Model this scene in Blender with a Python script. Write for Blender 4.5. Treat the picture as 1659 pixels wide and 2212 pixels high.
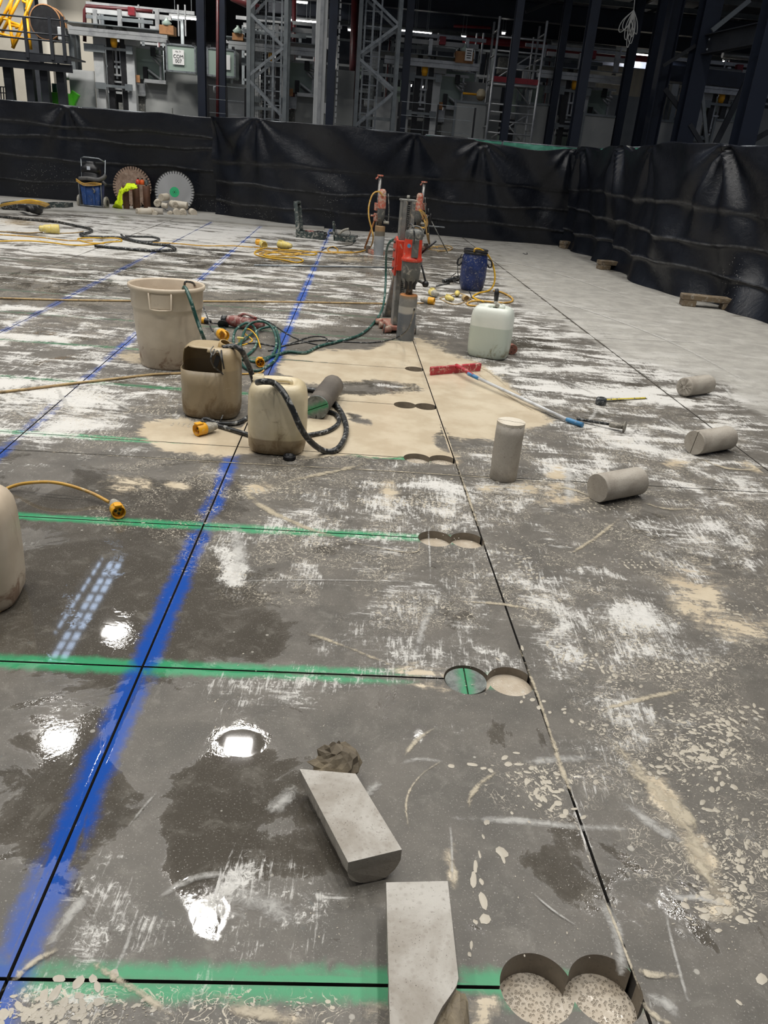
import bpy, bmesh, math, random
import numpy as np
from mathutils import Vector, Matrix
from mathutils.geometry import delaunay_2d_cdt
for o in list(bpy.data.objects): bpy.data.objects.remove(o)
random.seed(7); rng = np.random.default_rng(7)
S = bpy.context.scene
COL = S.collection
PI = math.pi
# ------------------------------------------------------------------ camera
FPX, PITCH, ROLL, EYE = 1660.45, .431838, .084807, 1.5
cf = np.array([0, math.cos(PITCH), -math.sin(PITCH)])
_rt = np.array([1., 0, 0]); _up = np.cross(_rt, cf)
cr = math.cos(ROLL)*_rt + math.sin(ROLL)*_up
cu = -math.sin(ROLL)*_rt + math.cos(ROLL)*_up
cam_data = bpy.data.cameras.new('camera'); cam = bpy.data.objects.new('camera', cam_data); COL.objects.link(cam)
cam.matrix_world = Matrix(((cr[0], cu[0], -cf[0], 0), (cr[1], cu[1], -cf[1], 0), (cr[2], cu[2], -cf[2], EYE), (0, 0, 0, 1)))
cam_data.sensor_fit = 'VERTICAL'; cam_data.sensor_height = 36; cam_data.sensor_width = 27
cam_data.lens = FPX*36/2212; cam_data.clip_start = .05; cam_data.clip_end = 200
S.camera = cam
# ------------------------------------------------------------------ world, exposure
W = bpy.data.worlds.new('World'); S.world = W; W.use_nodes = True
W.node_tree.nodes['Background'].inputs[0].default_value = (.75, .82, 1, 1)
W.node_tree.nodes['Background'].inputs[1].default_value = .13
S.view_settings.view_transform = 'Standard'; S.view_settings.look = 'None'
S.view_settings.gamma = 1; S.view_settings.use_curve_mapping = False
S.view_settings.exposure = EXPO = .0
LAMP = 84
def area_light(name, loc, sx, sy, power, col=(1, .97, .92), rot=(0, 0, 0), parent=None, spread=PI):
    l = bpy.data.lights.new(name, 'AREA'); l.shape = 'RECTANGLE'; l.size = sx; l.size_y = sy
    l.energy = power; l.color = col; l.spread = spread
    o = bpy.data.objects.new(name, l); COL.objects.link(o); o.location = loc; o.rotation_euler = rot
    if parent: o.parent = parent
    return o
# the hall's own lamps, a regular grid 9.5 m up; their mirror images are the bright spots on the wet floor
_gu = (math.cos(math.radians(3.7)), math.sin(math.radians(3.7))); _gv = (-_gu[1], _gu[0])
for iu, u in enumerate((-8.9, -5.3, -1.75, 1.8, 5.35)):
    for k in range(-2, 5):
        v = 8.3+3.85*k
        if v > 13 and u > -3 or v > 17 and u < -3: continue
        area_light('high_bay_light', (u*_gu[0]+v*_gv[0], u*_gu[1]+v*_gv[1], 9.5), .5, .42, LAMP, rot=(0, 0, math.radians(3.7)), spread=2.25)
# added lights out of view, tilted to brighten the machines at the left
for x, y, p in [(-9.5, 18.9, 270), (-5.4, 18.9, 200), (-13, 22.5, 220)]:
    area_light('machine_fill_light', (x, y, 7.8), 1.6, .4, p, rot=(math.radians(48), 0, 0), spread=2.4)

# ------------------------------------------------------------------ projection helpers
def ray(px, py): return (px-829.5)/FPX*cr - (py-1106)/FPX*cu + cf
def at(px, py, z=0.):
    d = ray(px, py); t = (z-EYE)/d[2]
    return np.array([d[0]*t, d[1]*t, z])
def aty(px, py, Y):
    d = ray(px, py); t = Y/d[1]
    return np.array([d[0]*t, Y, EYE+d[2]*t])
def pix(P):
    P = np.asarray(P, float) - np.array([0, 0, EYE])
    w = np.maximum(P@cf, 1e-3)
    return 829.5+FPX*(P@cr)/w, 1106-FPX*(P@cu)/w, P@cf
YAW = math.radians(3.70)     # the building grid against the camera heading
GU = np.array([math.cos(YAW), math.sin(YAW), 0]); GV = np.array([-math.sin(YAW), math.cos(YAW), 0])
def G(u, v, z=0.): return GU*u + GV*v + np.array([0, 0, z])
def atv(px, py, v):
    """point seen at a pixel on the vertical building plane v; returns u, z"""
    d = ray(px, py); t = v/(d@GV); p = d*t
    return p@GU, EYE+d[2]*t
# ------------------------------------------------------------------ mesh builder
def V3(p): return np.array([float(p[0]), float(p[1]), float(p[2])])
def nrm(v): v = np.asarray(v, float); return v/max(np.linalg.norm(v), 1e-9)
def catmull(P, n=6):
    P = [V3(p) for p in P]
    if len(P) < 3: return P
    Q = [2*P[0]-P[1]]+P+[2*P[-1]-P[-2]]; out = []
    for i in range(1, len(Q)-2):
        for k in range(n):
            t = k/n
            out.append(.5*((2*Q[i])+(-Q[i-1]+Q[i+1])*t+(2*Q[i-1]-5*Q[i]+4*Q[i+1]-Q[i+2])*t*t+(-Q[i-1]+3*Q[i]-3*Q[i+1]+Q[i+2])*t**3))
    return out+[P[-1]]
class MB:
    def __init__(s): s.v = []; s.f = []; s.sm = []; s.mi = []; s.m = 0
    def add(s, vs, fs, sm=False):
        b = len(s.v); s.v += [V3(p) for p in vs]
        for f in fs: s.f.append([i+b for i in f]); s.sm.append(sm); s.mi.append(s.m)
        return s
    def obox(s, c, hx, hy, hz):
        """box from centre and three half vectors"""
        c, hx, hy, hz = map(V3, (c, hx, hy, hz))
        vs = [c+a*hx+b*hy+d*hz for d in (-1, 1) for b in (-1, 1) for a in (-1, 1)]
        fs = [(0, 2, 3, 1), (4, 5, 7, 6), (0, 1, 5, 4), (2, 6, 7, 3), (0, 4, 6, 2), (1, 3, 7, 5)]
        if np.dot(np.cross(hx, hy), hz) < 0: fs = [f[::-1] for f in fs]
        return s.add(vs, fs)
    def box(s, c, size, rz=0.):
        a = np.array([math.cos(rz), math.sin(rz), 0]); b = np.array([-math.sin(rz), math.cos(rz), 0])
        return s.obox(c, a*size[0]/2, b*size[1]/2, (0, 0, size[2]/2))
    def gbox(s, u0, u1, v0, v1, z0, z1):
        return s.obox(G((u0+u1)/2, (v0+v1)/2, (z0+z1)/2), GU*(u1-u0)/2, GV*(v1-v0)/2, (0, 0, (z1-z0)/2))
    def bar(s, p, q, w, h=None, up=(0, 0, 1)):
        p, q = V3(p), V3(q); h = h or w; d = q-p; L = np.linalg.norm(d); d = d/max(L, 1e-9)
        a = np.cross(d, up)
        if np.linalg.norm(a) < 1e-3: a = np.cross(d, (0, 1, .01)) if abs(d[1]) < .9 else np.cross(d, (1, 0, 0))
        a = nrm(a); b = np.cross(a, d)
        return s.obox((p+q)/2, a*w/2, d*L/2, b*h/2)
    def rings(s, R, cap0=True, cap1=True, closed=False, sm=True, flipcap=False):
        n = len(R[0]); b = len(s.v); s.v += [V3(p) for r in R for p in r]; m = len(R)
        for i in range(m if closed else m-1):
            for j in range(n):
                a0 = b+i*n+j; a1 = b+i*n+(j+1) % n; c0 = b+((i+1) % m)*n+j; c1 = b+((i+1) % m)*n+(j+1) % n
                s.f.append([a0, a1, c1, c0]); s.sm.append(sm); s.mi.append(s.m)
        if cap0 and not closed: s.f.append([b+j for j in range(n)][::-1]); s.sm.append(False); s.mi.append(s.m)
        if cap1 and not closed: s.f.append([b+(m-1)*n+j for j in range(n)]); s.sm.append(False); s.mi.append(s.m)
        return s
    def tube(s, pts, r, n=8, smooth=0, caps=True, closed=False, sq=1.):
        P = catmull(pts, smooth) if smooth else [V3(p) for p in pts]
        R = []; prev = None
        rr = r if hasattr(r, '__len__') else None
        for i, p in enumerate(P):
            if closed: t = nrm(P[(i+1) % len(P)]-P[i-1])
            else: t = nrm(P[min(i+1, len(P)-1)]-P[max(i-1, 0)])
            if prev is None:
                a = np.cross(t, (0, 0, 1.));
                if np.linalg.norm(a) < .1: a = np.cross(t, (1., 0, 0))
            else: a = prev - t*(prev@t)
            a = nrm(a); prev = a; b = np.cross(t, a)
            ri = r if rr is None else np.interp(i/(len(P)-1), np.linspace(0, 1, len(rr)), rr)
            R.append([p+ri*(math.cos(2*PI*k/n)*a+sq*math.sin(2*PI*k/n)*b) for k in range(n)])
        return s.rings(R, caps, caps, closed)
    def cyl(s, p, q, r, r2=None, n=16, caps=True):
        p, q = V3(p), V3(q); t = nrm(q-p); a = np.cross(t, (0, 0, 1.))
        if np.linalg.norm(a) < .1: a = np.cross(t, (1., 0, 0))
        a = nrm(a); b = np.cross(t, a); r2 = r if r2 is None else r2
        ring = lambda c, r: [c+r*(math.cos(2*PI*k/n)*a+math.sin(2*PI*k/n)*b) for k in range(n)]
        return s.rings([ring(p, r), ring(q, r2)], caps, caps)
    def lathe(s, prof, c=(0, 0, 0), axis=(0, 0, 1), n=24, cap0=False, cap1=False):
        c = V3(c); t = nrm(axis); a = np.cross(t, (0, 1., 0))
        if np.linalg.norm(a) < .1: a = np.cross(t, (1., 0, 0))
        a = nrm(a); b = np.cross(t, a)
        R = [[c+t*z+r*(math.cos(2*PI*k/n)*a+math.sin(2*PI*k/n)*b) for k in range(n)] for r, z in prof]
        return s.rings(R, cap0, cap1)
    def prism(s, poly, ext, sm=False):
        n = len(poly); poly = [V3(p) for p in poly]; ext = V3(ext)
        nn = np.zeros(3)
        for i in range(n): nn += np.cross(poly[i], poly[(i+1) % n])
        if nn@ext > 0: poly = poly[::-1]
        b = len(s.v); s.v += poly+[p+ext for p in poly]
        s.f.append([b+i for i in range(n)]); s.f.append([b+n+i for i in range(n)][::-1])
        s.sm += [False]*2; s.mi += [s.m]*2
        for i in range(n):
            j = (i+1) % n; s.f.append([b+j, b+i, b+n+i, b+n+j]); s.sm.append(sm); s.mi.append(s.m)
        return s
    def ball(s, c, rx, ry=None, rz=None, nu=12, nv=8, M=None):
        ry = ry or rx; rz = rz or rx; c = V3(c); R = []
        for i in range(1, nv):
            th = PI*i/nv
            ring = [np.array([rx*math.sin(th)*math.cos(2*PI*k/nu), ry*math.sin(th)*math.sin(2*PI*k/nu), -rz*math.cos(th)]) for k in range(nu)]
            R.append([c+(M@p if M is not None else p) for p in ring])
        return s.rings(R, True, True)
    def build(s, name, mats, parent=None, bev=0, seg=2, kind=None, sub=0):
        me = bpy.data.meshes.new(name)
        off = np.array(ABS.get(parent.name, (0, 0, 0)) if parent else (0, 0, 0))
        own = np.zeros(3)
        if parent is None and len(s.v):
            vv = np.array(s.v); own = np.array([vv[:, 0].mean(), vv[:, 1].mean(), vv[:, 2].min()]); off = own
        me.from_pydata([tuple(p-off) for p in s.v], [], s.f)
        me.polygons.foreach_set('use_smooth', s.sm)
        mats = mats if isinstance(mats, (list, tuple)) else [mats]
        for m in mats: me.materials.append(m)
        if len(mats) > 1: me.polygons.foreach_set('material_index', s.mi)
        me.update()
        o = bpy.data.objects.new(name, me); COL.objects.link(o)
        if parent: o.parent = parent; ABS[o.name] = tuple(off)
        else: o.location = own; ABS[o.name] = tuple(own)
        if bev:
            b = o.modifiers.new('bevel', 'BEVEL'); b.width = bev; b.segments = seg; b.limit_method = 'ANGLE'; b.angle_limit = .6
        if sub:
            b = o.modifiers.new('sub', 'SUBSURF'); b.levels = sub; b.render_levels = sub
        if kind: o['kind'] = kind
        return o
ABS = {}
def tag(o, label=None, cat=None, group=None, kind=None):
    for k, v in (('label', label), ('category', cat), ('group', group), ('kind', kind)):
        if v: o[k] = v
    return o
def thing(name, loc, label, cat, group=None):
    o = bpy.data.objects.new(name, None); COL.objects.link(o); o.location = tuple(float(a) for a in loc)
    o.empty_display_size = .1; ABS[o.name] = tuple(float(a) for a in loc)
    return tag(o, label, cat, group)
def kids(o): return [c for c in bpy.data.objects if c.parent == o]
def dup(root, loc, rz=0., label=None, group=None):
    r = root.copy(); COL.objects.link(r); r.location = tuple(loc); r.rotation_euler = (0, 0, rz)
    if label: r['label'] = label
    if group: r['group'] = group
    for ch in kids(root):
        c = ch.copy(); COL.objects.link(c); c.parent = r
        for g in kids(ch):
            d = g.copy(); COL.objects.link(d); d.parent = c
    return r
# ------------------------------------------------------------------ materials
def srgb(r, g, b):
    f = lambda c: (c/255/12.92 if c/255 <= .04045 else ((c/255+.055)/1.055)**2.4)
    return (f(r), f(g), f(b), 1)
class NT:
    def __init__(s, name):
        s.mat = bpy.data.materials.new(name); s.mat.use_nodes = True; s.t = s.mat.node_tree
        s.b = s.t.nodes['Principled BSDF']; s.out = s.t.nodes['Material Output']; s.co = None
    def node(s, ty, **kw):
        n = s.t.nodes.new(ty)
        for k, v in kw.items():
            if k.startswith('_'): setattr(n, k[1:], v)
        return n
    def put(s, sock, v):
        if isinstance(v, bpy.types.NodeSocket): s.t.links.new(v, sock)
        elif v is not None: sock.default_value = v
    def math(s, op, a, b=None, c=None, clamp=False):
        n = s.t.nodes.new('ShaderNodeMath'); n.operation = op; n.use_clamp = clamp
        s.put(n.inputs[0], a); s.put(n.inputs[1], b)
        if c is not None: s.put(n.inputs[2], c)
        return n.outputs[0]
    def step(s, x, lo, hi, a=0., b=1.):
        n = s.t.nodes.new('ShaderNodeMapRange'); n.interpolation_type = 'SMOOTHSTEP'
        for i, v in enumerate((x, lo, hi, a, b)): s.put(n.inputs[i], v)
        return n.outputs[0]
    def mix(s, f, a, b):
        n = s.t.nodes.new('ShaderNodeMix'); n.data_type = 'RGBA'
        s.put(n.inputs[0], f); s.put(n.inputs[6], a); s.put(n.inputs[7], b); return n.outputs[2]
    def lerp(s, f, a, b):
        n = s.t.nodes.new('ShaderNodeMix'); n.data_type = 'FLOAT'
        s.put(n.inputs[0], f); s.put(n.inputs[2], a); s.put(n.inputs[3], b); return n.outputs[0]
    def obj(s):
        if s.co is None: s.co = s.t.nodes.new('ShaderNodeTexCoord').outputs['Object']
        return s.co
    def map(s, scale=(1, 1, 1), rot=(0, 0, 0), loc=(0, 0, 0), src=None):
        n = s.t.nodes.new('ShaderNodeMapping'); s.put(n.inputs[0], src or s.obj())
        n.inputs['Scale'].default_value = scale; n.inputs['Rotation'].default_value = rot; n.inputs['Location'].default_value = loc
        return n.outputs[0]
    def noise(s, scale, detail=4, rough=.55, dist=0., vec=None, col=False):
        n = s.t.nodes.new('ShaderNodeTexNoise'); s.put(n.inputs['Vector'], vec or s.obj())
        n.inputs['Scale'].default_value = scale; n.inputs['Detail'].default_value = detail
        n.inputs['Roughness'].default_value = rough; n.inputs['Distortion'].default_value = dist
        return n.outputs[1 if col else 0]
    def voro(s, scale, vec=None, feat='F1', rand=1.):
        n = s.t.nodes.new('ShaderNodeTexVoronoi'); n.feature = feat; s.put(n.inputs['Vector'], vec or s.obj())
        n.inputs['Scale'].default_value = scale; n.inputs['Randomness'].default_value = rand
        return n.outputs['Distance']
    def bump(s, h, strength=.3, dist=.01, normal=None):
        n = s.t.nodes.new('ShaderNodeBump'); s.put(n.inputs['Height'], h)
        n.inputs['Strength'].default_value = strength; n.inputs['Distance'].default_value = dist
        if normal: s.put(n.inputs['Normal'], normal)
        return n.outputs[0]
    def attr(s, name):
        n = s.t.nodes.new('ShaderNodeAttribute'); n.attribute_name = name; return n
    def set(s, **kw):
        m = dict(col='Base Color', rough='Roughness', metal='Metallic', spec='Specular IOR Level', nor='Normal', alpha='Alpha', trans='Transmission Weight', ior='IOR', sss='Subsurface Weight', em='Emission Color', es='Emission Strength', coat='Coat Weight')
        for k, v in kw.items(): s.put(s.b.inputs[m[k]], v)
        return s.mat
def pmat(name, c1, c2=None, rough=.5, metal=0., scale=8., amt=.5, dust=None, dustamt=.45, dscale=18., bump=.1, bscale=60., spec=.5, detail=5):
    """two-tone surface with optional blotchy dust or dirt on top"""
    t = NT(name); col = c1
    if c2: col = t.mix(t.step(t.noise(scale, detail, .6, .4), .62-amt*.35, .72-amt*.1), c1, c2)
    ro = rough
    if dust:
        m = t.step(t.noise(dscale, 7, .68, .6), .72-dustamt*.5, .80-dustamt*.35)
        col = t.mix(m, col, dust); ro = t.lerp(m, rough, .75)
        if metal: metal = t.lerp(m, metal, 0.)
    nor = t.bump(t.noise(bscale, 4, .6), bump, .004) if bump else None
    return t.set(col=col, rough=ro, metal=metal, spec=spec, nor=nor)
def emat(name, col, s):
    t = NT(name); return t.set(col=(0, 0, 0, 1), em=col, es=s)
# ================================================================== FLOOR
BL = [((0, 616), (383, 470)), ((0, 719), (335, 543.7)), ((0, 979.7), (522, 524.6)), ((0, 2153.5), (696, 540)), ((1403, 2205), (897, 749.6)), ((999, 513), (1646, 1007))]
GL = [((0, 2114.3), (1070, 2133)), ((0, 1428), (953, 1465.6)), ((0, 1112.8), (899, 1161.3)), ((0, 931.6), (868, 988)), ((0, 812.5), (847, 873)), ((0, 733), (835, 793))]
JL = ((0, 970), (1659, 1064))
def line2(a, b):
    p, q = at(*a)[:2], at(*b)[:2]; d = (q-p)/np.linalg.norm(q-p)
    return p, d, np.array([-d[1], d[0]])
BW = [line2(*l) for l in BL]; GW = [line2(*l) for l in GL]; JW = line2(*JL)
BW = [(p, d, n) if n[0] < 0 else (p, -d, -n) for p, d, n in BW]
GW = [(p, d, n) if n[1] > 0 else (p, -d, -n) for p, d, n in GW]; JW = JW if JW[2][1] > 0 else (JW[0], -JW[1], -JW[2])
gsp = (GW[5][0]-GW[0][0])@GW[2][2]/5
for k in range(1, 5): GW.append((GW[5][0]+GW[5][2]*gsp*k, GW[5][1], GW[5][2]))
def inter(l1, l2):
    A = np.array([l1[1], -l2[1]]).T; t = np.linalg.solve(A, l2[0]-l1[0]); return l1[0]+l1[1]*t[0]
B3 = BW[4]
HR = .0755
HOLES = []       # (centre, radius, depth)
for k, (n, dep) in enumerate([(2, .062), (2, .03), (2, .035), (2, .030), (2, .05), (1, .05)]):
    X = inter(GW[k], B3); d = GW[k][1]*(1 if GW[k][1][0] > 0 else -1)
    for j in range(n):
        HOLES.append((X-d*(HR-.006+j*.1415), HR, dep+.001*j, k, j))
XR = (-32., 30.); YR = (-7., 46.)
def zone(x0, x1, y0, y1, s, hole=None):
    gx, gy = np.meshgrid(np.arange(x0, x1, s), np.arange(y0, y1, s)); P = np.stack([gx.ravel(), gy.ravel()], 1)
    P += rng.uniform(-.22, .22, P.shape)*s
    if hole is not None:
        h = hole; P = P[~((P[:, 0] > h[0]) & (P[:, 0] < h[1]) & (P[:, 1] > h[2]) & (P[:, 1] < h[3]))]
    return P
NEAR = (-1.5, 1.9, .7, 4.6); MID = (-4, 3.6, .2, 8.6); FAR = (-11, 6, -.5, 19.5)
pts = np.concatenate([zone(*NEAR, .032), zone(*MID, .07, NEAR), zone(*FAR, .17, MID), zone(-31, 29, -6, 45, 2.5, FAR)])
GWD = .0075/2
def ldist(P, L): return (P-L[0])@L[2]
def left_of_b3(P): return ldist(P, B3)*1 > 0 if B3[2][0] < 0 else ldist(P, B3) < 0
keep = np.ones(len(pts), bool)
for L in BW+GW+[JW]: keep &= np.abs(ldist(pts, L)) > .012
for c, r, dp, _, _ in HOLES: keep &= np.abs(np.linalg.norm(pts-c, axis=1)-r) > .008
pts = pts[keep]
cv = [tuple(p) for p in pts]; ce = []
def addpoly(Q):
    b = len(cv); cv.extend([tuple(q) for q in Q]); ce.extend([(b+i, b+(i+1) % len(Q)) for i in range(len(Q))])
addpoly([(XR[0], YR[0]), (XR[1], YR[0]), (XR[1], YR[1]), (XR[0], YR[1])])
def tclip(L, lo, hi):
    return [L[0]+L[1]*lo+L[2]*GWD, L[0]+L[1]*hi+L[2]*GWD, L[0]+L[1]*hi-L[2]*GWD, L[0]+L[1]*lo-L[2]*GWD]
def span(L):
    ts = []
    for ax, lim in ((0, XR), (1, YR)):
        for v in lim:
            if abs(L[1][ax]) > 1e-6:
                t = (v-L[0][ax])/L[1][ax]; p = L[0]+L[1]*t
                if XR[0]-.5 <= p[0] <= XR[1]+.5 and YR[0]-.5 <= p[1] <= YR[1]+.5: ts.append(t)
    return min(ts)+.01, max(ts)-.01
for L in BW: addpoly(tclip(L, *span(L)))
for L in GW+[JW]:
    lo, hi = span(L)
    if L is not JW:
        X = inter(L, B3); tx = (X-L[0])@L[1]
        if L[1][0] > 0: hi = tx
        else: lo = tx
    addpoly(tclip(L, lo, hi))
for c, r, dp, _, _ in HOLES:
    addpoly([c+r*np.array([math.cos(2*PI*i/56), math.sin(2*PI*i/56)]) for i in range(56)])
R = delaunay_2d_cdt([Vector(p) for p in cv], ce, [], 0, 1e-7)
fv = np.array([tuple(v) for v in R[0]]); ft = np.array([tuple(f) for f in R[2]])
cen = fv[ft].mean(1)
ok = np.ones(len(ft), bool)
isleft = (ldist(cen, B3) > 0) if B3[2][0] < 0 else (ldist(cen, B3) < 0)
for L in BW: ok &= np.abs(ldist(cen, L)) > GWD
ok &= np.abs(ldist(cen, JW)) > GWD
for L in GW: ok &= ~((np.abs(ldist(cen, L)) < GWD) & isleft)
for c, r, dp, _, _ in HOLES: ok &= np.linalg.norm(cen-c, axis=1) > r*.9995
key = np.zeros(len(ft), int)
for L in BW: key = key*2+(ldist(cen, L) > 0)
row = np.zeros(len(ft), int)
for L in GW: row += ((ldist(cen, L) > 0) & isleft)
row = row*2+(ldist(cen, JW) > 0)
key = key*64+row
# ---- stain masks, evaluated once and stored on the slab's vertices
ppx, ppy, dep_ = pix(np.column_stack([fv, np.zeros(len(fv))]))
vis = dep_ > .3
ppx = np.where(vis, ppx, -9999); ppy = np.where(vis, ppy, -9999)
def ell(cx, cy, rx, ry, ang=0., soft=.5):
    a = math.radians(ang); dx = ppx-cx; dy = ppy-cy
    x = (dx*math.cos(a)+dy*math.sin(a))/rx; y = (-dx*math.sin(a)+dy*math.cos(a))/ry
    return np.clip((1+soft-np.hypot(x, y))/(2*soft), 0, 1)
def polyd(Q, sy, w):
    Q = np.array(Q, float)*[1, sy]; P = np.stack([ppx, ppy*sy], 1); n = len(Q)
    dm = np.full(len(P), 1e9); ins = np.zeros(len(P), bool)
    for i in range(n):
        a, b = Q[i], Q[(i+1) % n]; ab = b-a
        t = np.clip(((P-a)@ab)/(ab@ab), 0, 1); dm = np.minimum(dm, np.linalg.norm(P-a-t[:, None]*ab, axis=1))
        cr_ = ((a[1] > P[:, 1]) != (b[1] > P[:, 1])); den = (b[1]-a[1]) if b[1] != a[1] else 1e-9
        ins ^= cr_ & (P[:, 0] < (b[0]-a[0])*(P[:, 1]-a[1])/den+a[0])
    return np.clip(.5+np.where(ins, dm, -dm)/w*.5, 0, 1)
slurry = polyd([(615, 772), (690, 756), (800, 758), (845, 738), (925, 738), (960, 762), (1030, 782), (1075, 815), (1140, 868), (1192, 912), (1130, 930), (1085, 948), (985, 948), (988, 1000), (860, 985), (760, 984), (660, 988), (560, 975), (480, 985), (360, 975), (300, 935), (310, 912), (400, 905), (470, 925), (530, 925), (670, 905), (700, 870), (690, 840), (660, 830), (600, 800)], 2.2, 26)
slurry = slurry*(1-.9*ell(790, 838, 120, 17, 0)*1)*(1-.8*ell(775, 905, 36, 12, 20))*(1-.8*ell(960, 955, 30, 22, 25))
for e in [(1140, 1050, 45, 17, 0), (1060, 1055, 30, 8, 0), (1510, 1290, 70, 50, 40), (1600, 1350, 80, 28, 10), (1480, 1255, 50, 25, 20), (1200, 1040, 20, 45, 15), (840, 1070, 22, 28, 0), (905, 1452, 55, 18, 3), (920, 1478, 50, 12, 20), (560, 2185, 110, 20, 12), (1030, 2180, 45, 45, 0), (960, 2180, 60, 25, 0), (860, 2190, 60, 30, 0), (1440, 1730, 26, 60, -32), (1520, 1850, 30, 70, -30), (1555, 1960, 40, 25, 0), (970, 1850, 25, 12, 0), (978, 1880, 8, 45, 0), (1350, 2150, 45, 25, 20),
          (500, 745, 30, 7, 0), (290, 770, 50, 16, 0), (40, 480, 45, 8, 0), (760, 560, 50, 6, 0), (900, 745, 55, 16, 0), (1460, 1000, 30, 10, 0), (1635, 1010, 40, 10, 15), (560, 1055, 35, 12, 0), (860, 760, 60, 12, 0), (280, 1045, 55, 16, 0), (380, 1050, 30, 9, 0), (620, 920, 40, 18, 0), (1220, 1080, 60, 10, 0)]:
    slurry = np.maximum(slurry, .56*ell(*e[:2], e[2]*1.25, e[3]*1.25, e[4], soft=.7))
spk = np.zeros(len(fv))       # scattered slurry drops and curls
for e in [(1150, 1180, 600, 150, 0), (1500, 1500, 200, 220, 0), (1560, 1750, 170, 260, 0), (300, 2190, 420, 50, 0), (1180, 1680, 110, 75, 0), (700, 1030, 300, 60, 0), (1300, 1080, 260, 90, 0), (1540, 1320, 160, 60, 0), (400, 1100, 200, 60, 0), (1560, 2000, 120, 60, 0), (250, 680, 400, 60, 0), (560, 980, 330, 40, 0), (350, 880, 300, 60, 0), (1250, 940, 300, 60, 0), (600, 600, 500, 60, 0)]:
    spk = np.maximum(spk, ell(*e, soft=.6)*.9)
dust = np.zeros(len(fv))      # dried whitish residue
for x, y, rx, ry, an, a in [(300, 520, 700, 45, 0, .9), (500, 500, 700, 35, 0, .95), (120, 490, 420, 35, 0, .9), (700, 600, 700, 40, 0, .6), (120, 860, 260, 130, 0, .72), (60, 700, 250, 80, 0, .62), (1300, 830, 420, 90, 0, .72), (1180, 700, 260, 60, 0, .7), (1350, 960, 340, 110, 0, .62), (900, 1100, 420, 110, 0, .6), (1250, 1350, 440, 190, 0, .55), (500, 1210, 45, 80, 0, .85), (720, 1240, 220, 60, 0, .45), (1520, 1150, 220, 140, 0, .6), (690, 1500, 260, 80, 0, .42), (1340, 1560, 170, 130, 30, .5), (560, 1960, 190, 110, 0, .6), (300, 1970, 200, 130, -40, .42), (200, 2160, 260, 60, 0, .66), (620, 680, 160, 40, 0, .5), (950, 640, 300, 50, 0, .6), (1420, 2060, 60, 110, 15, .45), (640, 1720, 60, 40, 0, .4), (860, 1420, 100, 60, 0, .45), (790, 1330, 130, 60, 0, .4), (1560, 960, 180, 70, 0, .55), (1150, 900, 120, 60, 0, .3)]:
    dust = np.maximum(dust, a*ell(x, y, rx, ry, an, .7))
dry = polyd([(960, 512), (1250, 520), (1350, 590), (1700, 700), (2400, 900), (2400, 1150), (1750, 990), (1560, 830), (1350, 775), (1180, 690), (1100, 640), (1060, 560), (1000, 530)], 2.0, 90)
dry = np.maximum(dry, polyd([(-400, 415), (-400, 458), (200, 462), (420, 482), (700, 505), (830, 512), (960, 530), (1000, 505), (700, 470), (400, 440)], 3, 25))
dry = np.where(vis & (ppx > -400) & (ppx < 2400) & (ppy > 380), dry, .8)
wet = np.full(len(fv), .25)
for x, y, rx, ry, an, a in [(240, 1330, 330, 170, 0, .95), (240, 1100, 330, 90, 0, .85), (440, 1800, 95, 170, 0, .85), (560, 1700, 200, 90, 0, .85), (120, 1700, 200, 240, 0, .6), (520, 1600, 60, 30, 0, 1.), (560, 1370, 50, 60, 10, 1.), (790, 550, 60, 20, 0, .9), (420, 548, 80, 10, 0, .9), (1120, 740, 110, 14, 4, .9), (1050, 1600, 300, 50, 0, .45), (620, 1850, 180, 60, 0, .9), (900, 1780, 400, 300, 0, .3), (1100, 650, 80, 20, 0, .7), (220, 610, 300, 30, 0, .6), (500, 570, 300, 14, 0, .6), (850, 870, 260, 120, 0, .5), (450, 1970, 45, 60, 0, 1.)]:
    wet = np.maximum(wet, a*ell(x, y, rx, ry, an, .45))
wet = np.clip(wet-dry*.8, 0, 1)
def along(P0, P1, L, w):      # window along a line between two pixels
    a, b = at(*P0)[:2], at(*P1)[:2]; d = (b-a)/np.linalg.norm(b-a); t = (fv-a)@d
    return np.clip((t+w)/w, 0, 1)*np.clip((np.linalg.norm(b-a)-t+w)/w, 0, 1)
blue = np.zeros(len(fv)); green = np.zeros(len(fv))
def band(L, w): return np.abs(ldist(fv, L)) < w
for i, a in ((3, 1.), (2, .8), (1, .55)): blue = np.where(band(BW[i], .28), a, blue)
blue *= 1-.75*ell(335, 1865, 10, 0.1) if False else 1
for x, y, rx, ry, a in [(140, 1850, 40, 26, .9), (440, 1130, 60, 22, .7), (455, 1060, 60, 18, .6), (545, 900, 90, 95, 1.), (150, 850, 60, 24, .7), (300, 1200, 10, 10, 0), (310, 1465, 25, 22, .55), (90, 950, 100, 20, .8), (40, 2070, 40, 20, .5), (30, 2160, 40, 18, .5), (560, 700, 300, 7, .3), (660, 560, 60, 10, .9), (400, 655, 120, 12, .6), (230, 790, 60, 14, .7)]:
    blue *= 1-a*ell(x, y, rx, ry, 0, .4)
for k, a in enumerate([1., 1., .95, .85, .6, .55, .4, .35, .3, .3]): green = np.where(band(GW[k], .2), a, green)
isl = (ldist(fv, B3) > .0) if B3[2][0] < 0 else (ldist(fv, B3) < 0)
green *= isl
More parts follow.
